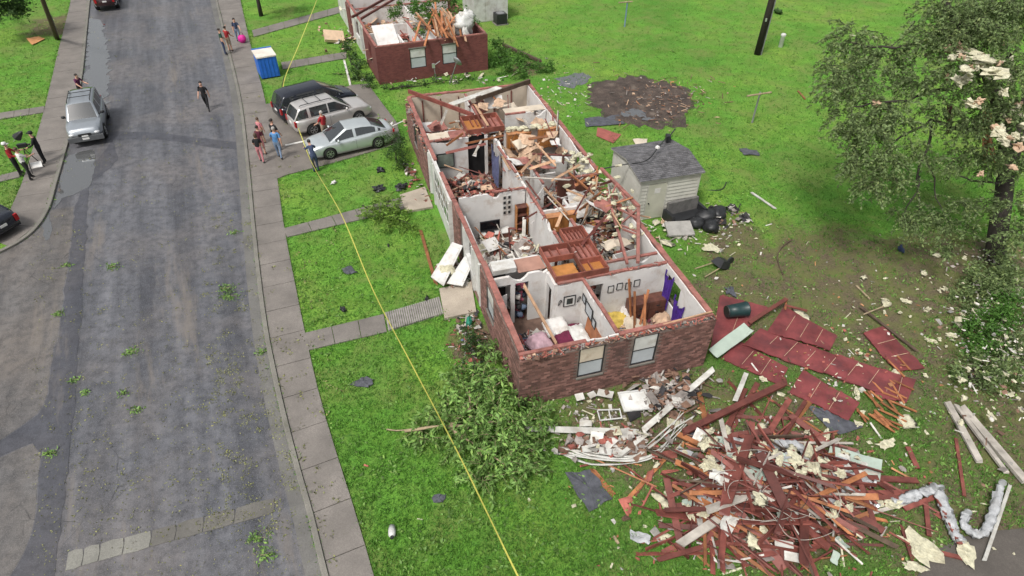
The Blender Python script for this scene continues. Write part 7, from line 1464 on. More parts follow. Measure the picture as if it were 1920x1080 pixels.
for quad, lb in (([(1515, 760), (1560, 772), (1622, 805), (1565, 818)], 'grey shingle scrap below the red roof panels'), ([(1060, 890), (1105, 880), (1150, 935), (1105, 960)], 'torn black shingle sheet on the near lawn'), ([(1288, 800), (1325, 805), (1320, 830), (1285, 825)], 'small grey shingle scrap left of the lumber pile'), ([(655, 722), (680, 706), (702, 712), (690, 728)], 'grey shingle scrap on the lawn left of the fallen branch'), ([(1360, 540), (1375, 538), (1380, 556), (1362, 552)], 'small grey shingle on the first red panel'), ([(1095, 222), (1160, 216), (1172, 232), (1098, 238)], 'dark shingled strip on the grass below the soil patch'), ([(1385, 278), (1420, 282), (1425, 292), (1395, 290)], 'blue-grey scrap on the far lawn'), ([(810, 930), (835, 925), (832, 945), (815, 942)], 'dark shingle scrap beside the near lawn edge'), ([(640, 505), (660, 498), (668, 512), (648, 515)], 'blue-grey shingle scrap in the middle front lawn')):
    P = [G(x, y, 0.05) for x, y in quad]; c = sum(P, Vector()) / 4; mb = MB(); ring = []
    for i in range(4):
        for k in range(5): t = k / 5; ring.append(P[i].lerp(P[(i+1) % 4], t) - c + Vector((rnd.gauss(0, 0.03), rnd.gauss(0, 0.03), rnd.uniform(-0.02, 0.06))))
    ring = ring if sum(ring[i].x * ring[(i+1) % 20].y - ring[(i+1) % 20].x * ring[i].y for i in range(20)) > 0 else ring[::-1]
    mb.add([(0, 0, 0.06)] + ring + [(p.x, p.y, p.z - 0.015) for p in ring], [(0, 1 + i, 1 + (i+1) % 20) for i in range(20)] + [(1 + i, 21 + i, 21 + (i+1) % 20, 1 + (i+1) % 20) for i in range(20)]); tag(mb.build('shingle_scrap', M_SHINGO, None, False, c), lb, 'shingle')
sheet_panel([(1105, 880), (1115, 880), (1155, 925), (1140, 938)], 'orange plywood scrap under the torn black shingle sheet', 1, M_ORANGE, 0.03, 0.02, 'plywood_scrap')
sheet_panel([(1120, 240), (1165, 252), (1150, 268), (1118, 255)], 'faded red panel on the grass behind the house', 1, mat('faded_red_panel', (0.28, 0.085, 0.07), 0.8, 0.2, 3, 0.2, 20), 0.05, 0.03, 'wall_panel')
sheet_panel([(1186, 262), (1214, 260), (1212, 272), (1192, 272)], 'cream board on the grass behind the shed', 1, M_DRYC, 0.05, 0.03, 'wall_panel')
sheet_panel([(1395, 605), (1412, 622), (1345, 672), (1329, 655)], 'long pale sage panel leaning over the red roof panels', 1, M_SAGE, 0.45, 0.03, 'sage_panel', zs=(0.55, 0.5, 0.25, 0.3))
sheet_panel([(1555, 838), (1655, 862), (1650, 902), (1545, 885)], 'grey-green panel among the lumber pile insulation', 1, M_SAGE, 0.15, 0.03, 'sage_panel')
wrub_late = [(1560, 690, 70, 34, 170, 0.22, [(5, 4), (0, 3), (10, 3), (3, 4), (2, 2)], 'scraps lying over the red roof panels', 0.2)]
# dark green bin lying on the first panel
gb_ = empty('garden_bin', G(1378, 592, 0.16), 0.2, 'dark green cylindrical bin lying on the red roof panel', 'bin'); rot = Matrix.Rotation(math.pi/2, 3, 'Y')
mb = MB(); mb.lathe([(0.24, -0.40), (0.27, 0.0), (0.29, 0.38), (0.31, 0.40), (0.31, 0.43), (0.27, 0.43), (0.25, 0.0), (0.2, -0.36)], (0, 0, 0.30), 18, rot=rot); mb.build('barrel', M_DKGREEN, gb_, True); mb = MB(); mb.lathe([(0.235, -0.44), (0.245, -0.405), (0.1, -0.402)], (0, 0, 0.30), 18, rot=rot); mb.build('base_ring', M_DARK, gb_)
# ================================================================ loose boards
for q in [(1405, 605, 1475, 560, 0.16, 0.05, M_RED, 'red stud slanting up across the first roof panels', 0.25, 0.5), (1470, 572, 1515, 583, 0.1, 0.05, M_RED, 'short red stud at the far roof panel corner', 0.3), (1475, 560, 1472, 580, 0.08, 0.04, M_ORANGE, 'short orange stick at the far roof panel corner', 0.3),
          (1612, 574, 1722, 660, 0.12, 0.05, M_POLE2, 'long dark board beside the separate red panel', 0.12), (1605, 535, 1632, 562, 0.08, 0.04, M_TWIG, 'pale stick on bare soil beyond the panels', 0.06), (1618, 590, 1658, 574, 0.05, 0.03, M_TWIG, 'thin pale stick crossing the long dark board', 0.16),
          (1408, 360, 1455, 392, 0.14, 0.04, M_VINYL_OBJ, 'white plank on the grass right of the shed', 0.05), (1496, 170, 1510, 186, 0.12, 0.05, M_ORANGE, 'orange stick on the far lawn', 0.05),
          (1272, 815, 1478, 715, 0.22, 0.10, M_RED, 'longest red joist pointing from the pile to the gable', 0.25, 0.55), (1268, 812, 1345, 850, 0.18, 0.06, M_ORANGE, 'orange-edged joist meeting the longest red joist', 0.2), (1260, 846, 1178, 935, 0.12, 0.05, M_ORANGE, 'orange board lying alone on the near lawn', 0.05),
          (1378, 752, 1400, 698, 0.16, 0.05, M_VINYL_OBJ, 'white channel strip standing out of the pile toward the panels', 0.3), (1775, 752, 1838, 868, 0.22, 0.08, M_GREYWOOD, 'weathered grey split plank on the right, left one of two', 0.1), (1800, 760, 1925, 905, 0.26, 0.12, M_GREYWOOD, 'longer weathered grey split beam on the right', 0.12), (1790, 756, 1890, 890, 0.14, 0.08, M_GREYWOOD, 'thin weathered grey plank between the two grey beams', 0.14),
          (1792, 822, 1808, 930, 0.10, 0.05, M_RED, 'upright red stick left of the weathered grey beams', 0.06), (1702, 838, 1720, 878, 0.16, 0.05, M_RED, 'short red board above the duct', 0.08), (1745, 905, 1800, 1020, 0.14, 0.06, M_RED, 'red board lying along the white duct', 0.2), (1738, 1030, 1826, 1052, 0.12, 0.05, M_RED, 'red board at the edge of the dark paving', 0.06),
          (1845, 1052, 1895, 905, 0.09, 0.06, M_VINYL_OBJ, 'grey-white metal trim pointing to the weathered beams', 0.08), (1690, 985, 1712, 1052, 0.12, 0.05, M_RED, 'short red board near the bottom right edge', 0.06), (1735, 940, 1742, 1005, 0.13, 0.05, M_RED, 'short upright red board below the duct', 0.08),
          (1160, 1020, 1150, 1005, 0.08, 0.04, M_TWIG, 'tiny pale stick on the near lawn', 0.04), (645, 112, 657, 160, 0.14, 0.08, M_VINYL_OBJ, 'white post lying on the lawn beyond the black minivan', 0.08), (700, 100, 735, 160, 0.10, 0.05, M_TWIG, 'pale edging board by the farther red house', 0.05), (940, 82, 1015, 115, 0.22, 0.16, M_POLE2, 'brown broken limb thrown right of the farther red house', 0.25)]:
    GB(*q[:8], z0=q[8], z1=q[9] if len(q) > 9 else None)
# the big lumber pile: each board its own object
def where(x, y): return ('at the left of' if x < 1370 else 'at the right of' if x > 1520 else 'in the middle of') + (' and behind' if y < 860 else ' and before' if y > 985 else '')
PC = G(1440, 930); LP = 'boards heaped in the big lumber pile'
def pile_h(P): d = (P - PC); return max(0.05, 1.3 * math.exp(-(d.x ** 2) / 5.0 - (d.y ** 2) / 3.0))
HAND = [(1310, 735, 1345, 900), (1395, 735, 1330, 880), (1420, 720, 1340, 860), (1445, 745, 1385, 880), (1480, 750, 1390, 900), (1510, 755, 1400, 930), (1525, 745, 1445, 850), (1405, 800, 1395, 920), (1365, 790, 1310, 880), (1235, 970, 1450, 962), (1240, 978, 1530, 966), (1290, 1040, 1300, 880), (1318, 1075, 1316, 900), (1335, 1080, 1330, 920), (1345, 1070, 1360, 930), (1352, 1085, 1345, 960), (1498, 860, 1428, 1045), (1520, 870, 1440, 1030), (1262, 880, 1400, 935), (1270, 890, 1380, 950), (1300, 905, 1420, 990), (1360, 980, 1490, 985), (1480, 960, 1620, 1010), (1460, 990, 1600, 1015), (1440, 940, 1640, 945), (1480, 935, 1680, 940), (1230, 1055, 1420, 1000), (1240, 1040, 1350, 985), (1400, 1055, 1540, 1030), (1500, 1070, 1560, 1035), (1420, 870, 1560, 860), (1540, 850, 1440, 920), (1455, 870, 1600, 905), (1500, 910, 1640, 920), (1600, 930, 1730, 925), (1380, 900, 1500, 880), (1560, 960, 1660, 985), (1620, 900, 1720, 905), (1690, 960, 1760, 930), (1350, 830, 1440, 820), (1480, 800, 1420, 850)]
for k, (x0, y0, x1, y1) in enumerate(HAND):
    A_, B_ = G(x0, y0), G(x1, y1); m_ = (A_ + B_) / 2; z = pile_h(m_) * rnd.uniform(0.35, 1.0); A_.z = max(0.05, z * 0.8 + rnd.uniform(-0.1, 0.15)); B_.z = max(0.05, z * 0.9 + rnd.uniform(-0.1, 0.15))
    board(A_, B_, rnd.choice([0.09, 0.14, 0.14, 0.19]), 0.045, M_RED if k % 6 else M_ORANGE, '%s %s joist lying %s the big lumber pile' % ('long' if (B_ - A_).length > 1.7 else 'short', 'dark red' if k % 6 else 'orange', where((x0 + x1) / 2, (y0 + y1) / 2)), LP, roll=rnd.choice([0, 0, 1.57, 0.4]))
for k in range(250):
    x, y = rnd.gauss(1440, 84), rnd.gauss(930, 62); A_ = G(x, y); an = rnd.choice([rnd.gauss(0.1, 0.35), rnd.gauss(1.9, 0.4), rnd.gauss(-0.5, 0.3)]); L = rnd.uniform(0.8, 3.3); d = Vector((math.cos(an), math.sin(an), 0)) * L / 2; z = pile_h(A_) * rnd.uniform(0.1, 1.05)
    a, b = A_ - d, A_ + d; a.z = max(0.04, z + rnd.uniform(-0.12, 0.12)); b.z = max(0.04, z + rnd.uniform(-0.12, 0.12))
    om = rnd.choice([M_RED] * 9 + [M_ORANGE, M_GREYWOOD, M_POLE2]); board(a, b, rnd.uniform(0.04, 0.15), rnd.uniform(0.02, 0.05), om, '%s %s board %s %s %s of the lumber pile' % ('long' if L > 2.4 else 'short' if L < 1.4 else 'middling', {'fresh_split_lumber': 'orange', 'weathered_grey_wood': 'grey', 'brown_pole_wood': 'dark brown'}.get(om.name, 'red-brown'), 'lengthwise' if 0.9 < an % 3.1416 < 2.2 else 'slanting' if an % 3.1416 >= 2.2 else 'crosswise', 'on top' if z > 0.55 else 'low down' if z < 0.2 else 'midway up', 'in the %s %s' % ('left' if x < 1385 else 'right' if x > 1495 else 'middle', 'rear' if y < 890 else 'front' if y > 965 else 'centre')), LP, roll=rnd.uniform(0, 3))
for k in range(24):
    x, y = rnd.gauss(1665, 22), rnd.gauss(745, 30); A_ = G(x, y, 0.14); an = rnd.gauss(2.2, 0.4); d = Vector((math.cos(an), math.sin(an), 0)) * rnd.uniform(0.2, 0.5); board(A_ - d, A_ + d, 0.07, 0.03, M_ORANGE, 'orange splinter on the splintered red roof panel', 'orange splinters right of the red panels', name='splinter', cat='splinter')
mb = MB()
for _ in range(520): x, y = rnd.gauss(1440, 105), rnd.gauss(925, 70); A_ = G(x, y); z = pile_h(A_) * rnd.uniform(0, 0.9) + 0.03; piece(mb, (A_.x, A_.y, z), rnd.choice([0, 0, 0, 1, 2, 3]), rnd.choice([3, 3, 3, 10, 5, 0, 2, 1]), rnd.uniform(0.25, 0.75))
tag(mb.build('rubble', RUB), 'splinters and scraps filling the big lumber pile', 'debris', kind='stuff')
# flexible ducts, wires and insulation on the pile
def duct(label, pts, r, m=M_INSW):
    e = empty('flexible_duct', G(pts[0][0], pts[0][1]), 0, label, 'duct'); O = e.location.copy(); ln = smooth_line([G(*q) - O for q in pts], 8); mb = MB(); mb.tube(ln, [r * (0.85 + 0.05 * math.sin(i * 2.1) + 0.35 * mnoise.noise(Vector((i * 0.45, pts[0][0], 0)))) * 1.0 for i in range(len(ln))], 14); mb.v = [(x + 0.09 * mnoise.noise(Vector((x * 9, y * 9, z * 9))), y + 0.09 * mnoise.noise(Vector((x * 9, y * 9, z * 9 + 5))), max(0.02, z * 0.62 + 0.10 * mnoise.noise(Vector((x * 8, y * 8, z * 8 + 9))))) for x, y, z in mb.v]; mb.build('duct_wrap', m, e, True)
    for k, q in enumerate((ln[0], ln[-1])): g_ = MB(); t = (ln[1] - ln[0] if k == 0 else ln[-1] - ln[-2]).normalized(); g_.tube([q - t * 0.04, q + t * 0.03], r * 0.75, 12); g_.build('collar', M_STEEL, e)
duct('white duct curled in an arch on the lumber pile', [(1385, 855, 0.5), (1420, 850, 0.7), (1450, 830, 0.9), (1475, 818, 1.0), (1505, 824, 0.95), (1518, 845, 0.8), (1515, 865, 0.6)], 0.17)
duct('white duct snaking right from the lumber pile', [(1510, 905, 0.35), (1550, 905, 0.35), (1590, 915, 0.3), (1620, 925, 0.28), (1645, 950, 0.2)], 0.16)
duct('white duct bent up to a point on the grass at the right', [(1675, 940, 0.2), (1705, 930, 0.3), (1735, 918, 0.38), (1752, 912, 0.4)], 0.16)
duct('straight white duct running down to the bottom right', [(1762, 915, 0.35), (1775, 945, 0.3), (1785, 975, 0.28), (1802, 1015, 0.2)], 0.19)
duct('twisted white duct beside the weathered beams', [(1880, 905, 0.4), (1870, 945, 0.4), (1855, 985, 0.3), (1835, 1000, 0.25), (1810, 980, 0.25), (1815, 960, 0.3)], 0.14)
duct('short white duct end sticking up from the lumber pile', [(1560, 890, 0.4), (1600, 885, 0.35), (1640, 905, 0.3)], 0.13)
for k in range(9):
    cx_, cy_, r_ = rnd.gauss(1450, 45), rnd.gauss(960, 25), rnd.uniform(0.5, 1.2); P = G(cx_, cy_); a0 = rnd.uniform(0, 6.28); pts = [P + Vector((math.cos(a0 + t * 0.5) * r_ * (1 + 0.2 * math.sin(t)), math.sin(a0 + t * 0.5) * r_ * 0.8, pile_h(P) * 0.8 + 0.15 + 0.1 * math.sin(t * 1.7))) for t in range(rnd.randint(6, 12))]
    mb = MB(); mb.tube(smooth_line(pts, 5), 0.009, 5); tag(mb.build('wire', M_GREYWOOD if k % 3 else M_DARK, None, True), 'looped pale electrical wire tangled on the lumber pile', 'wire', 'wires tangled on the lumber pile')
for (x, y, sx, sy, z, lb) in ((1490, 1045, 0.55, 0.25, 0.45, 'pale sage rectangular scrap at the bottom of the lumber pile'), (1470, 1020, 0.5, 0.18, 0.5, 'thin white board scrap on the lumber pile'), (1530, 900, 0.4, 0.25, 0.5, 'white scrap board in the middle of the lumber pile'), (1395, 920, 0.4, 0.2, 0.55, 'white scrap sheet at the left of the lumber pile')):
    mb = MB(); mb.cbox((0, 0, 0), (sx, sy, 0.03), Matrix.Rotation(0.2, 3, 'X')); tag(mb.build('scrap_board', M_VINYL_OBJ, None, False, G(x, y, z), rnd.uniform(-0.4, 0.4)), lb, 'board')
for k in range(30):                                  # torn pale sheets and wide planks through the pile
    x, y = rnd.gauss(1450, 95), rnd.gauss(920, 55); P = G(x, y); P.z = pile_h(P) * rnd.uniform(0.4, 1.0) + 0.06; s_ = rnd.uniform(0.15, 0.42); n_ = 5; vs = []
    for i in range(n_ + 1):
        for j in range(n_ + 1): a, b = (i / n_ - 0.5) * 2 * s_, (j / n_ - 0.5) * 1.1 * s_; vs.append((a + 0.25 * s_ * mnoise.noise(Vector((a * 9, b * 9, k))), b + 0.25 * s_ * mnoise.noise(Vector((a * 9, b * 9, k + 50))), 0.5 * s_ * mnoise.noise(Vector((a * 3.4, b * 3.4, k * 3)))))
    fs = [(i*(n_+1)+j, (i+1)*(n_+1)+j, (i+1)*(n_+1)+j+1, i*(n_+1)+j+1) for i in range(n_) for j in range(n_)]; q = len(vs); vs += [(a, b, z - 0.012) for a, b, z in vs]; fs += [tuple(q + t for t in f[::-1]) for f in fs]
    mb = MB(); mb.add(vs, fs); tag(mb.build('torn_sheet', [M_VINYL_OBJ, M_INSW, M_SAGE][k % 3], None, False, P, rnd.uniform(0, 6)), '%s %s torn sheet %s the big lumber pile' % ('small' if s_ < 0.27 else 'large', ['dirty white', 'grey-white', 'pale sage'][k % 3], where(x, y)), 'sheet', 'torn sheets in the lumber pile')
for k in range(14):
    x, y = rnd.gauss(1430, 80), rnd.gauss(930, 50); A_ = G(x, y); an = rnd.uniform(0, 3.14); L = rnd.uniform(1.6, 3.4); d = Vector((math.cos(an), math.sin(an), 0)) * L / 2; z = pile_h(A_) * rnd.uniform(0.7, 1.1); a, b = A_ - d, A_ + d; a.z = max(0.08, z + rnd.uniform(-0.3, 0.1)); b.z = max(0.08, z + rnd.uniform(-0.1, 0.3))
    board(a, b, rnd.uniform(0.2, 0.3), 0.05, M_RED if k % 7 else M_GREYWOOD, '%s wide plank %s %s the big lumber pile' % ('dark red' if k % 7 else 'grey', 'steeply tipped' if abs(a.z - b.z) > 0.25 else 'nearly flat', where(x, y)), LP, roll=rnd.uniform(-0.5, 0.5), name='wide_plank', cat='plank')
GRPT = 'insulation clumps around the lumber pile'
for k in range(64): x, y = rnd.gauss(1430, 100), rnd.gauss(880, 65); P = G(x, y); P.z = pile_h(P) * 0.95 + 0.08; r = rnd.uniform(0.07, 0.24); tuft(P, r, '%s cream insulation clump %s the big lumber pile' % ('small' if r < 0.15 else 'large', where(x, y)), group=GRPT, sq=rnd.uniform(0.25, 0.6))
for (x, y, r, lb) in ((1243, 940, 0.35, 'largest cream insulation sheet on the near lawn'), (1697, 790, 0.32, 'square cream insulation piece right of the shingle scrap'), (1664, 832, 0.25, 'white insulation piece above the sage panel'), (1727, 1025, 0.42, 'long cream insulation sheet at the bottom right'), (1812, 1035, 0.3, 'cream insulation piece at the duct end'), (1505, 590, 0.35, 'white insulation sheet on the far roof panel corner'), (1715, 1062, 0.25, 'pale scrap at the very bottom edge'), (1640, 70, 0.2, 'small white scrap on the far lawn by the tree'), (1598, 66, 0.2, 'white scrap right of the service pedestal'), (1842, 112, 0.55, 'biggest cream insulation sheet caught in the broken tree'), (1815, 95, 0.42, 'second big cream insulation sheet caught in the broken tree'), (1870, 135, 0.45, 'cream insulation sheet beside the split wood of the broken tree'), (1900, 550, 0.6, 'large white insulation mass at the right edge'), (1905, 660, 0.4, 'white insulation mass low at the right edge'), (1250, 455, 0.35, 'yellow-cream insulation ball by the shed door'), (1335, 465, 0.3, 'cream insulation heap near the black bags')):
    tuft(G(x, y, 0.10 if 'broken tree' not in lb else 8.3), r, lb, sq=0.35 if 'tree' in lb or 'mass' in lb else 0.16)
for k in range(70): x, y = rnd.uniform(1600, 1915), rnd.uniform(470, 800); tuft(G(x, y, 0.08 + (0.5 if x > 1800 else 0)), rnd.uniform(0.05, 0.17), 'small cream insulation clump strewn %s' % ('below the broken tree at the right edge' if x > 1800 else 'on soil beyond the red roof panels' if y < 600 else 'on soil right of the red roof panels'), group='insulation strewn below the broken tree', sq=0.6)
# ================================================================ white siding wreckage at the gable foot
GBX = [(968, 803, 1200, 810, 0.22, 'long straight white fascia strip below the gable', 0.2, 0.25), (1200, 812, 1340, 690, 0.20, 'white fascia strip rising to the gable corner', 0.25, 0.4), (1160, 855, 1215, 812, 0.14, 'short white strip joining the fascia pieces', 0.25, 0.25), (1110, 812, 1165, 830, 0.1, 'thin white strip under the long fascia', 0.2, 0.15)]
for x0, y0, x1, y1, w_, lb, z0, z1 in GBX: board(G(x0, y0, z0), G(x1, y1, z1), w_, 0.03, M_VINYL_OBJ, lb, name='fascia_strip', cat='trim')
for k in range(6):
    dy = k * 5 - 8 + rnd.uniform(-5, 5); pts = [(1050 + rnd.uniform(-25, 40), 845 + dy * 0.5, 0.08), (1110, 858 + dy * 0.6 + rnd.uniform(-5, 5), 0.12), (1185, 860 + dy * 0.5, 0.15), (1225 + rnd.uniform(-8, 8), 838 + dy, 0.2), (1260, 805 + dy * 1.2, 0.25), (1300 + rnd.uniform(-30, 10), 768 + dy + rnd.uniform(-6, 20), 0.2)]; ln = smooth_line([G(*q) for q in pts], 5); vs = []
    for i, P in enumerate(ln): vs += [P, P + Vector((0.02, 0.07 + 0.05 * mnoise.noise(Vector((i * 0.3, k, 0))), 0.08 * mnoise.noise(Vector((i * 0.25, k * 5, 2)))))]
    n_ = len(vs); mb = MB(); mb.add(vs + [v + Vector((0, 0, -0.012)) for v in vs], [(2*i, 2*i+2, 2*i+3, 2*i+1) for i in range(len(ln) - 1)] + [(n_+2*i, n_+2*i+1, n_+2*i+3, n_+2*i+2) for i in range(len(ln) - 1)] + [(2*i, n_+2*i, n_+2*i+2, 2*i+2) for i in range(len(ln) - 1)] + [(2*i+1, 2*i+3, n_+2*i+3, n_+2*i+1) for i in range(len(ln) - 1)])
    tag(mb.build('siding_strip', M_VINYL_OBJ, None, True), 'bent pale siding strip in the bundle below the gable', 'siding', 'bent siding strips below the gable')
lv = empty('louvred_vent', G(1190, 752, 0.3), 0.15, 'white louvred gable vent lying below the near windows', 'vent')
mb = MB()
for (p, q, r_, s_) in ((-0.5, 0.5, -0.42, -0.36), (-0.5, 0.5, 0.36, 0.42), (-0.5, -0.44, -0.36, 0.36), (0.44, 0.5, -0.36, 0.36)): mb.box(p, q, r_, s_, 0, 0.06)
mb.build('frame', M_VINYL, lv)
for k in range(9): mb = MB(); mb.cbox((0, -0.32 + k * 0.08, 0.03), (0.86, 0.065, 0.012), Matrix.Rotation(0.5, 3, 'X')); mb.build('louvre', M_VINYL, lv)
fr_ = empty('metal_rack', G(1143, 778, 0.15), 0.1, 'empty white metal frame lying left of the louvred vent', 'frame')
for (a, b) in (((-0.38, -0.2), (0.38, -0.2)), ((0.38, -0.2), (0.38, 0.2)), ((0.38, 0.2), (-0.38, 0.2)), ((-0.38, 0.2), (-0.38, -0.2)), ((0, -0.2), (0, 0.2))): mb = MB(); mb.beam((a[0], a[1], 0), (b[0], b[1], 0.05), 0.035, 0.035); mb.build('bar', M_VINYL, fr_)
for (x, y, sx, sy, t, lb) in ((1135, 744, 0.55, 0.28, 0.15, 'white board scrap left of the louvred vent'), (1087, 750, 0.3, 0.25, 0.3, 'small white board scrap nearest the gable corner'), (1110, 746, 0.3, 0.22, 0.2, 'small pinkish white scrap between two board scraps'), (1119, 827, 0.42, 0.38, 0.5, 'tilted white square below the long fascia strip'), (1098, 800, 0.4, 0.2, 0.3, 'white square standing on the long fascia strip'), (1135, 852, 0.4, 0.22, 0.2, 'white square on the bent siding bundle'), (1100, 848, 0.3, 0.2, 0.2, 'small white square left on the bent siding bundle'), (1222, 722, 0.45, 0.3, 0.2, 'white siding piece right of the louvred vent')):
    mb = MB(); mb.cbox((0, 0, 0), (sx, sy, 0.03), Matrix.Rotation(t, 3, 'X') @ Matrix.Rotation(rnd.uniform(-0.2, 0.2), 3, 'Y')); tag(mb.build('scrap_board', M_VINYL_OBJ, None, False, G(x, y - 6, 0.25), rnd.uniform(-0.4, 0.6)), lb, 'board')
def wrub(cx_, cy_, sx, sy, n, hi, wts, label, s, kinds=(2, 3, 4, 3)):
    mb = MB(); kk = [i for i, q in enumerate(kinds) for _ in range(q)]; cols = [i for i, q in wts for _ in range(q)]
    for _ in range(n): P = G(rnd.gauss(cx_, sx), rnd.gauss(cy_, sy)); piece(mb, (P.x, P.y, rnd.uniform(0.02, hi)), rnd.choice(kk), rnd.choice(cols), s * rnd.uniform(0.5, 1.3))
    tag(mb.build('rubble', RUB), label, 'debris', kind='stuff')
wrub(1245, 745, 34, 24, 320, 0.4, [(2, 7), (1, 6), (0, 1), (4, 2)], 'brown broken brick and wood right of the louvred vent', 0.5)
wrub(1150, 835, 50, 10, 200, 0.3, [(2, 5), (3, 3), (0, 3), (1, 3), (5, 2)], 'brown rubble held in the bent siding bundle', 0.5)
wrub(1120, 775, 45, 20, 110, 0.12, [(1, 4), (2, 3), (0, 4), (5, 2)], 'scattered plaster bits on bare soil below the gable', 0.28)
for q_ in wrub_late: wrub(*q_)
wrub(1430, 900, 190, 110, 420, 0.05, [(5, 5), (0, 3), (10, 2), (3, 3)], 'small bits strewn over the near right lawn', 0.22)
wrub(1600, 660, 150, 110, 260, 0.05, [(5, 5), (0, 4), (10, 2)], 'small bits strewn around the red roof panels', 0.2)
wrub(1860, 630, 50, 90, 620, 0.9, [(5, 5), (0, 5), (2, 2), (1, 3)], 'pale litter below the broken tree', 0.25)
wrub(1330, 440, 45, 25, 120, 0.1, [(5, 4), (0, 4), (2, 2)], 'pale bits around the shed heap', 0.25)
wrub(1060, 185, 40, 30, 90, 0.06, [(5, 4), (0, 4), (6, 2)], 'pale bits between house and soil patch', 0.3)
wrub(860, 150, 60, 6, 60, 0.2, [(0, 4), (5, 3), (4, 2), (2, 2)], 'litter between the two houses', 0.45)
wrub(640, 75, 22, 16, 60, 0.4, [(6, 3), (0, 3), (2, 3)], 'litter in front of the farther red house', 0.6)
wrub(1240, 190, 50, 22, 260, 0.25, [(2, 7), (1, 3), (6, 3), (10, 1)], 'twigs and roots on the bare soil patch', 0.4, (6, 0, 2, 1))
wrub(865, 640, 14, 34, 70, 0.1, [(0, 4), (3, 3), (2, 3), (7, 1)], 'litter at the edge of the flower bed', 0.25)
wrub(975, 760, 60, 60, 90, 0.05, [(5, 3), (0, 3)], 'tiny pale bits near the gable corner', 0.14)
# odd things on the lawns
for (x, y, r, m, lb) in ((752, 350, 0.28, M_DARK, 'dark box-like bag on the lawn by the farther porch'), (710, 353, 0.25, M_DARK, 'dark round bag left of the dark box bag'), (713, 318, 0.22, M_DARK, 'dark cloth heap on the lawn below the silver sedan'), (800, 560, 0.16, M_DARK, 'dark round pot beside the ribbed ramp'), (643, 580, 0.14, M_DARK, 'small dark clod on the middle lawn'), (835, 770, 0.30, M_DARK, 'dark grey bin bag under the fallen branch'), (880, 603, 0.26, M_GREENB, 'green plastic heap by the near porch'), (728, 460, 0.1, M_DARK, 'tiny dark clod on the middle lawn centre'), (1690, 467, 0.2, mat('dull_blue_scrap', (0.03, 0.045, 0.10), 0.7, 0.3, 5, 0.2), 'dull blue scrap on the grass under the broken tree'), (1460, 22, 0.4, M_LEAFD, 'small dark twig clump right of the utility pole'), (626, 342, 0.14, M_DRY, 'white paper scrap on the nearest driveway lawn')):
    tuft(G(x, y, r * 0.5), r, lb, m, name='dark_bag' if m is M_DARK else 'scrap', sq=0.75, cat='bag' if m is M_DARK else 'scrap')
sp2 = empty('beige_panel_heap', G(628, 78), 0.3, 'beige upholstered panel tipped on the lawn before the farther red house', 'furniture'); mb = MB(); mb.cbox((0, 0, 0.4), (1.5, 1.1, 0.25), Matrix.Rotation(0.4, 3, 'X') @ Matrix.Rotation(0.2, 3, 'Y')); mb.build('cushion', mat('beige_cloth', (0.52, 0.38, 0.26), 0.9, 0.15, 3, 0.2), sp2); mb = MB(); mb.cbox((0.1, 0.3, 0.16), (1.3, 0.7, 0.3)); mb.build('frame', M_PANEL, sp2)
cdp = sheet_panel([(50, 74), (72, 68), (84, 72), (60, 84)], 'orange cardboard sheet lying on the left lawn', 1, M_CARD, 0.10, 0.02, 'cardboard'); cdp['category'] = 'cardboard'
wc = empty('white_cup', G(735, 997, 0.1), 0.2, 'white and black bottle lying at the near lawn edge', 'bottle'); mb = MB(); mb.lathe([(0.09, -0.2), (0.11, 0), (0.10, 0.15), (0.05, 0.22)], (0, 0, 0.02), 12, rot=Matrix.Rotation(1.2, 3, 'X')); mb.build('body', M_VINYL, wc, True); mb = MB(); mb.lathe([(0.052, 0.22), (0.052, 0.28), (0.01, 0.29)], (0, 0, 0.02), 10, rot=Matrix.Rotation(1.2, 3, 'X')); mb.build('cap', M_DARK, wc)
bgl = bush('fallen_twig', 'dark twig lying on the lawn beyond the black minivan', 'branch', [(G(640, 137, 0.15), 0.3), (G(625, 138, 0.08), 0.15)], M_LEAFD, 0.12, 700)
gar = bush('fallen_branch', 'pale wrapped leafy bundle behind the silver sedan', 'branch', [(G(722, 243, 0.5), 0.4), (G(712, 236, 0.6), 0.35)], M_LEAFB, 0.16, 900)
for (pts, lb) in (([(728, 240, 0.6), (760, 225, 0.9)], 'thin pale rail behind the silver sedan'),):
    mb = MB(); mb.tube([G(*q) for q in pts], 0.03, 6); tag(mb.build('rail', M_VINYL), lb, 'rail')
tuft(G(727, 242, 0.55), 0.42, 'white plastic wrapped bundle behind the silver sedan', M_VINYL, name='wrapped_bundle', sq=0.8, cat='bundle')
# trailing cable with tufts on the back lawn
mb = MB(); mb.tube(smooth_line([G(*q, 0.04) for q in ((1485, 450), (1468, 462), (1458, 478), (1460, 495), (1468, 515))], 6), 0.03, 6); tag(mb.build('torn_cable', M_POLE2, None, True), 'torn dark cable curled on the back lawn', 'cable')

# ================================================================ litter and grass
def inpoly(px_, py_, poly):
    x = np.asarray(px_); y = np.asarray(py_); r = np.zeros(len(x), bool); n = len(poly)
    for i in range(n):
        a, b = poly[i], poly[(i+1) % n]
        c = ((a.y > y) != (b.y > y)); xi = (b.x - a.x) * (y - a.y) / ((b.y - a.y) if abs(b.y - a.y) > 1e-9 else 1e-9) + a.x; r ^= c & (x < xi)
    return r
def scatter_px(n, x0, x1, y0, y1):
    u = nr.uniform(x0, x1, n); v = nr.uniform(y0, y1, n); d = np.array(fw)[None] * FPX + np.array(r2)[None] * (u - 960)[:, None] - np.array(u2)[None] * (v - 540)[:, None]; t = -CAM_H / d[:, 2]; return d[:, 0] * t, d[:, 1] * t
def on_grass(X, Y):
    k = np.ones(len(X), bool)
    for p in EXCL: k &= ~inpoly(X, Y, p)
    return k
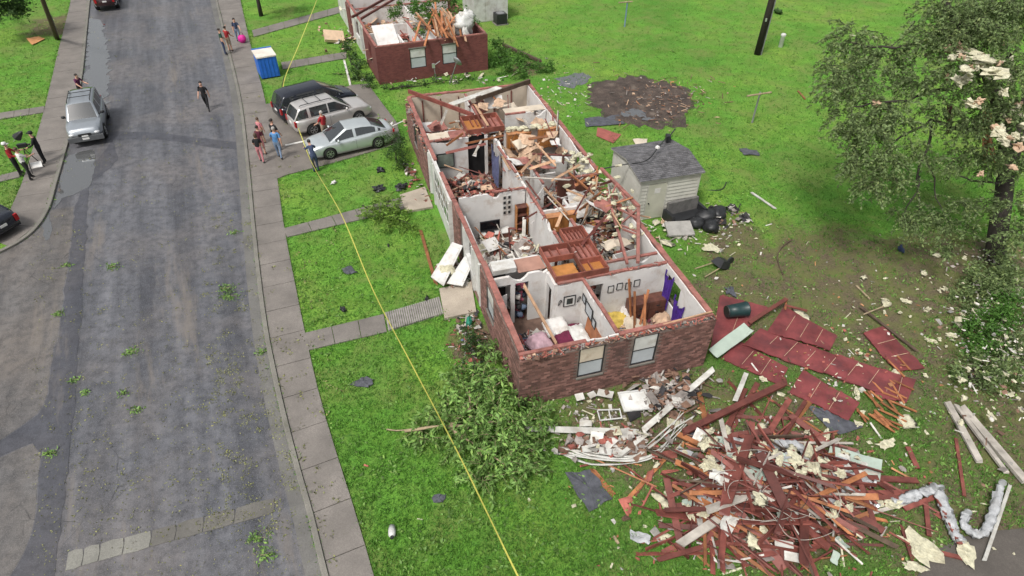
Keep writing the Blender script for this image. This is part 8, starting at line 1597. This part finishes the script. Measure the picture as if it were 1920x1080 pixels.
# grass tufts over the lawns: three blades each
X, Y = scatter_px(90000, -40, 1960, -40, 1120); k = on_grass(X, Y); X, Y = X[k], Y[k]
ex, ey = [], []                                      # longer uncut tufts along paving and wall edges
for poly in EXCL[1:]:
    for a, b in zip(poly, poly[1:] + poly[:1]):
        n = int((b - a).length / 0.05)
        if n < 1 or n > 2000: continue
        t = nr.random(n); ex.append(a.x + (b.x - a.x) * t + nr.normal(size=n) * 0.06); ey.append(a.y + (b.y - a.y) * t + nr.normal(size=n) * 0.06)
ex, ey = np.concatenate(ex), np.concatenate(ey); k = on_grass(ex, ey) & (ey < 62) & (ey > 6) & (np.abs(ex) < 50); ex, ey = ex[k], ey[k]
X, Y = np.concatenate([X, ex]), np.concatenate([Y, ey]); n_edge = len(ex)
bv = np.array([bare_val(x, y) for x, y in zip(X, Y)]); k = nr.random(len(X)) > bv * 0.8; X, Y = X[k], Y[k]; n = len(X)
Cn = np.repeat(np.stack([X, Y, np.zeros(n)], 1), 4, 0) + nr.normal(size=(4 * n, 3)) * np.array([0.045, 0.045, 0]); D = nr.normal(size=(4 * n, 3)) * np.array([0.55, 0.55, 0.1]) + np.array([0, 0, 0.8])
s = nr.uniform(0.06, 0.16, (4 * n, 1)); D /= np.linalg.norm(D, axis=1)[:, None]; W_ = np.cross(D, nr.normal(size=(4 * n, 3))); W_ /= np.linalg.norm(W_, axis=1)[:, None]
V = np.stack([Cn - W_ * 0.014, Cn + W_ * 0.014, Cn + D * s], 1).reshape(-1, 3); F = np.arange(12 * n).reshape(-1, 3); go = npmesh('grass', V, F, M_BLADE); tag(go, 'short blades of grass over the lawns', 'grass', kind='stuff')
# leaf litter on road, pavements and lawns
def litter(n, rect, size, m, label, keep=None, z=0.02, clump=0):
    X, Y = scatter_px(n, *rect)
    if keep is not None: k = keep(X, Y); X, Y = X[k], Y[k]
    if clump:
        X = np.repeat(X, clump) + nr.normal(size=len(X) * clump) * 0.10; Y = np.repeat(Y, clump) + nr.normal(size=len(Y) * clump) * 0.10
    V, F = leaves(np.stack([X, Y, np.full(len(X), z)], 1), size, 0.5, 0.02); V[:, 2] = np.clip(V[:, 2], 0.014, 0.14); tag(npmesh('leaf_litter', V, F, m), label, 'leaves', kind='stuff')
road_k = lambda X, Y: inpoly(X, Y, road_poly)
litter(4200, (60, 620, 0, 1090), 0.055, M_LITTER, 'torn leaves scattered over the wet street', road_k)
litter(420, (60, 600, 0, 1000), 0.07, M_LITTER, 'small leafy clumps on the street', road_k, 0.03, 7)
litter(160, (380, 560, 380, 1000), 0.06, M_LITTER, 'mossy leaf drift along the right side of the street', road_k, 0.02, 26)
litter(130, (420, 640, 100, 1090), 0.10, M_LITTER, 'leaf clumps along the right pavement', lambda X, Y: ~inpoly(X, Y, road_poly), 0.07, 8)
litter(1500, (500, 1900, 60, 1090), 0.12, M_LEAFY, 'pale leaf sprigs blown over the lawns', on_grass, 0.06, 7)
litter(700, (0, 130, 0, 420), 0.12, M_LEAFY, 'leaf sprigs blown over the left lawn', on_grass, 0.06, 4)
for k, (x, y, r) in enumerate(((245, 660, 0.28), (255, 768, 0.22), (140, 712, 0.18), (110, 588, 0.2), (125, 497, 0.2), (430, 555, 0.4), (440, 435, 0.2), (425, 540, 0.35), (490, 660, 0.2), (160, 735, 0.14), (230, 738, 0.14), (95, 850, 0.2), (485, 1010, 0.3), (500, 1040, 0.25), (210, 500, 0.3))):
    P = G(x, y, 0.05); cl = nr.normal(size=(int(70 * r / 0.25), 3)) * np.array([r * 0.55, r * 0.4, 0.03]) + np.array([0, 0, 0.03]); e = empty('leafy_sprig', (P.x, P.y, 0.01), 0, 'torn leafy sprig on the wet street %s' % ('along the right gutter' if x > 400 else 'on the dark asphalt strip' if x < 165 else 'in the middle of the near lane'), 'sprig', 'leafy sprigs on the street'); V, F = leaves(cl, 0.12, 0.4, 0.1); V[:, 2] = np.maximum(V[:, 2], 0.006); npmesh('foliage', V, F, M_LEAFY, e); mb = MB(); limb(mb, (-r * 0.7, 0, 0.02), (r * 0.6, 0.05, 0.04), 0.012, 0.005, 5); mb.build('stem', M_TWIG, e)
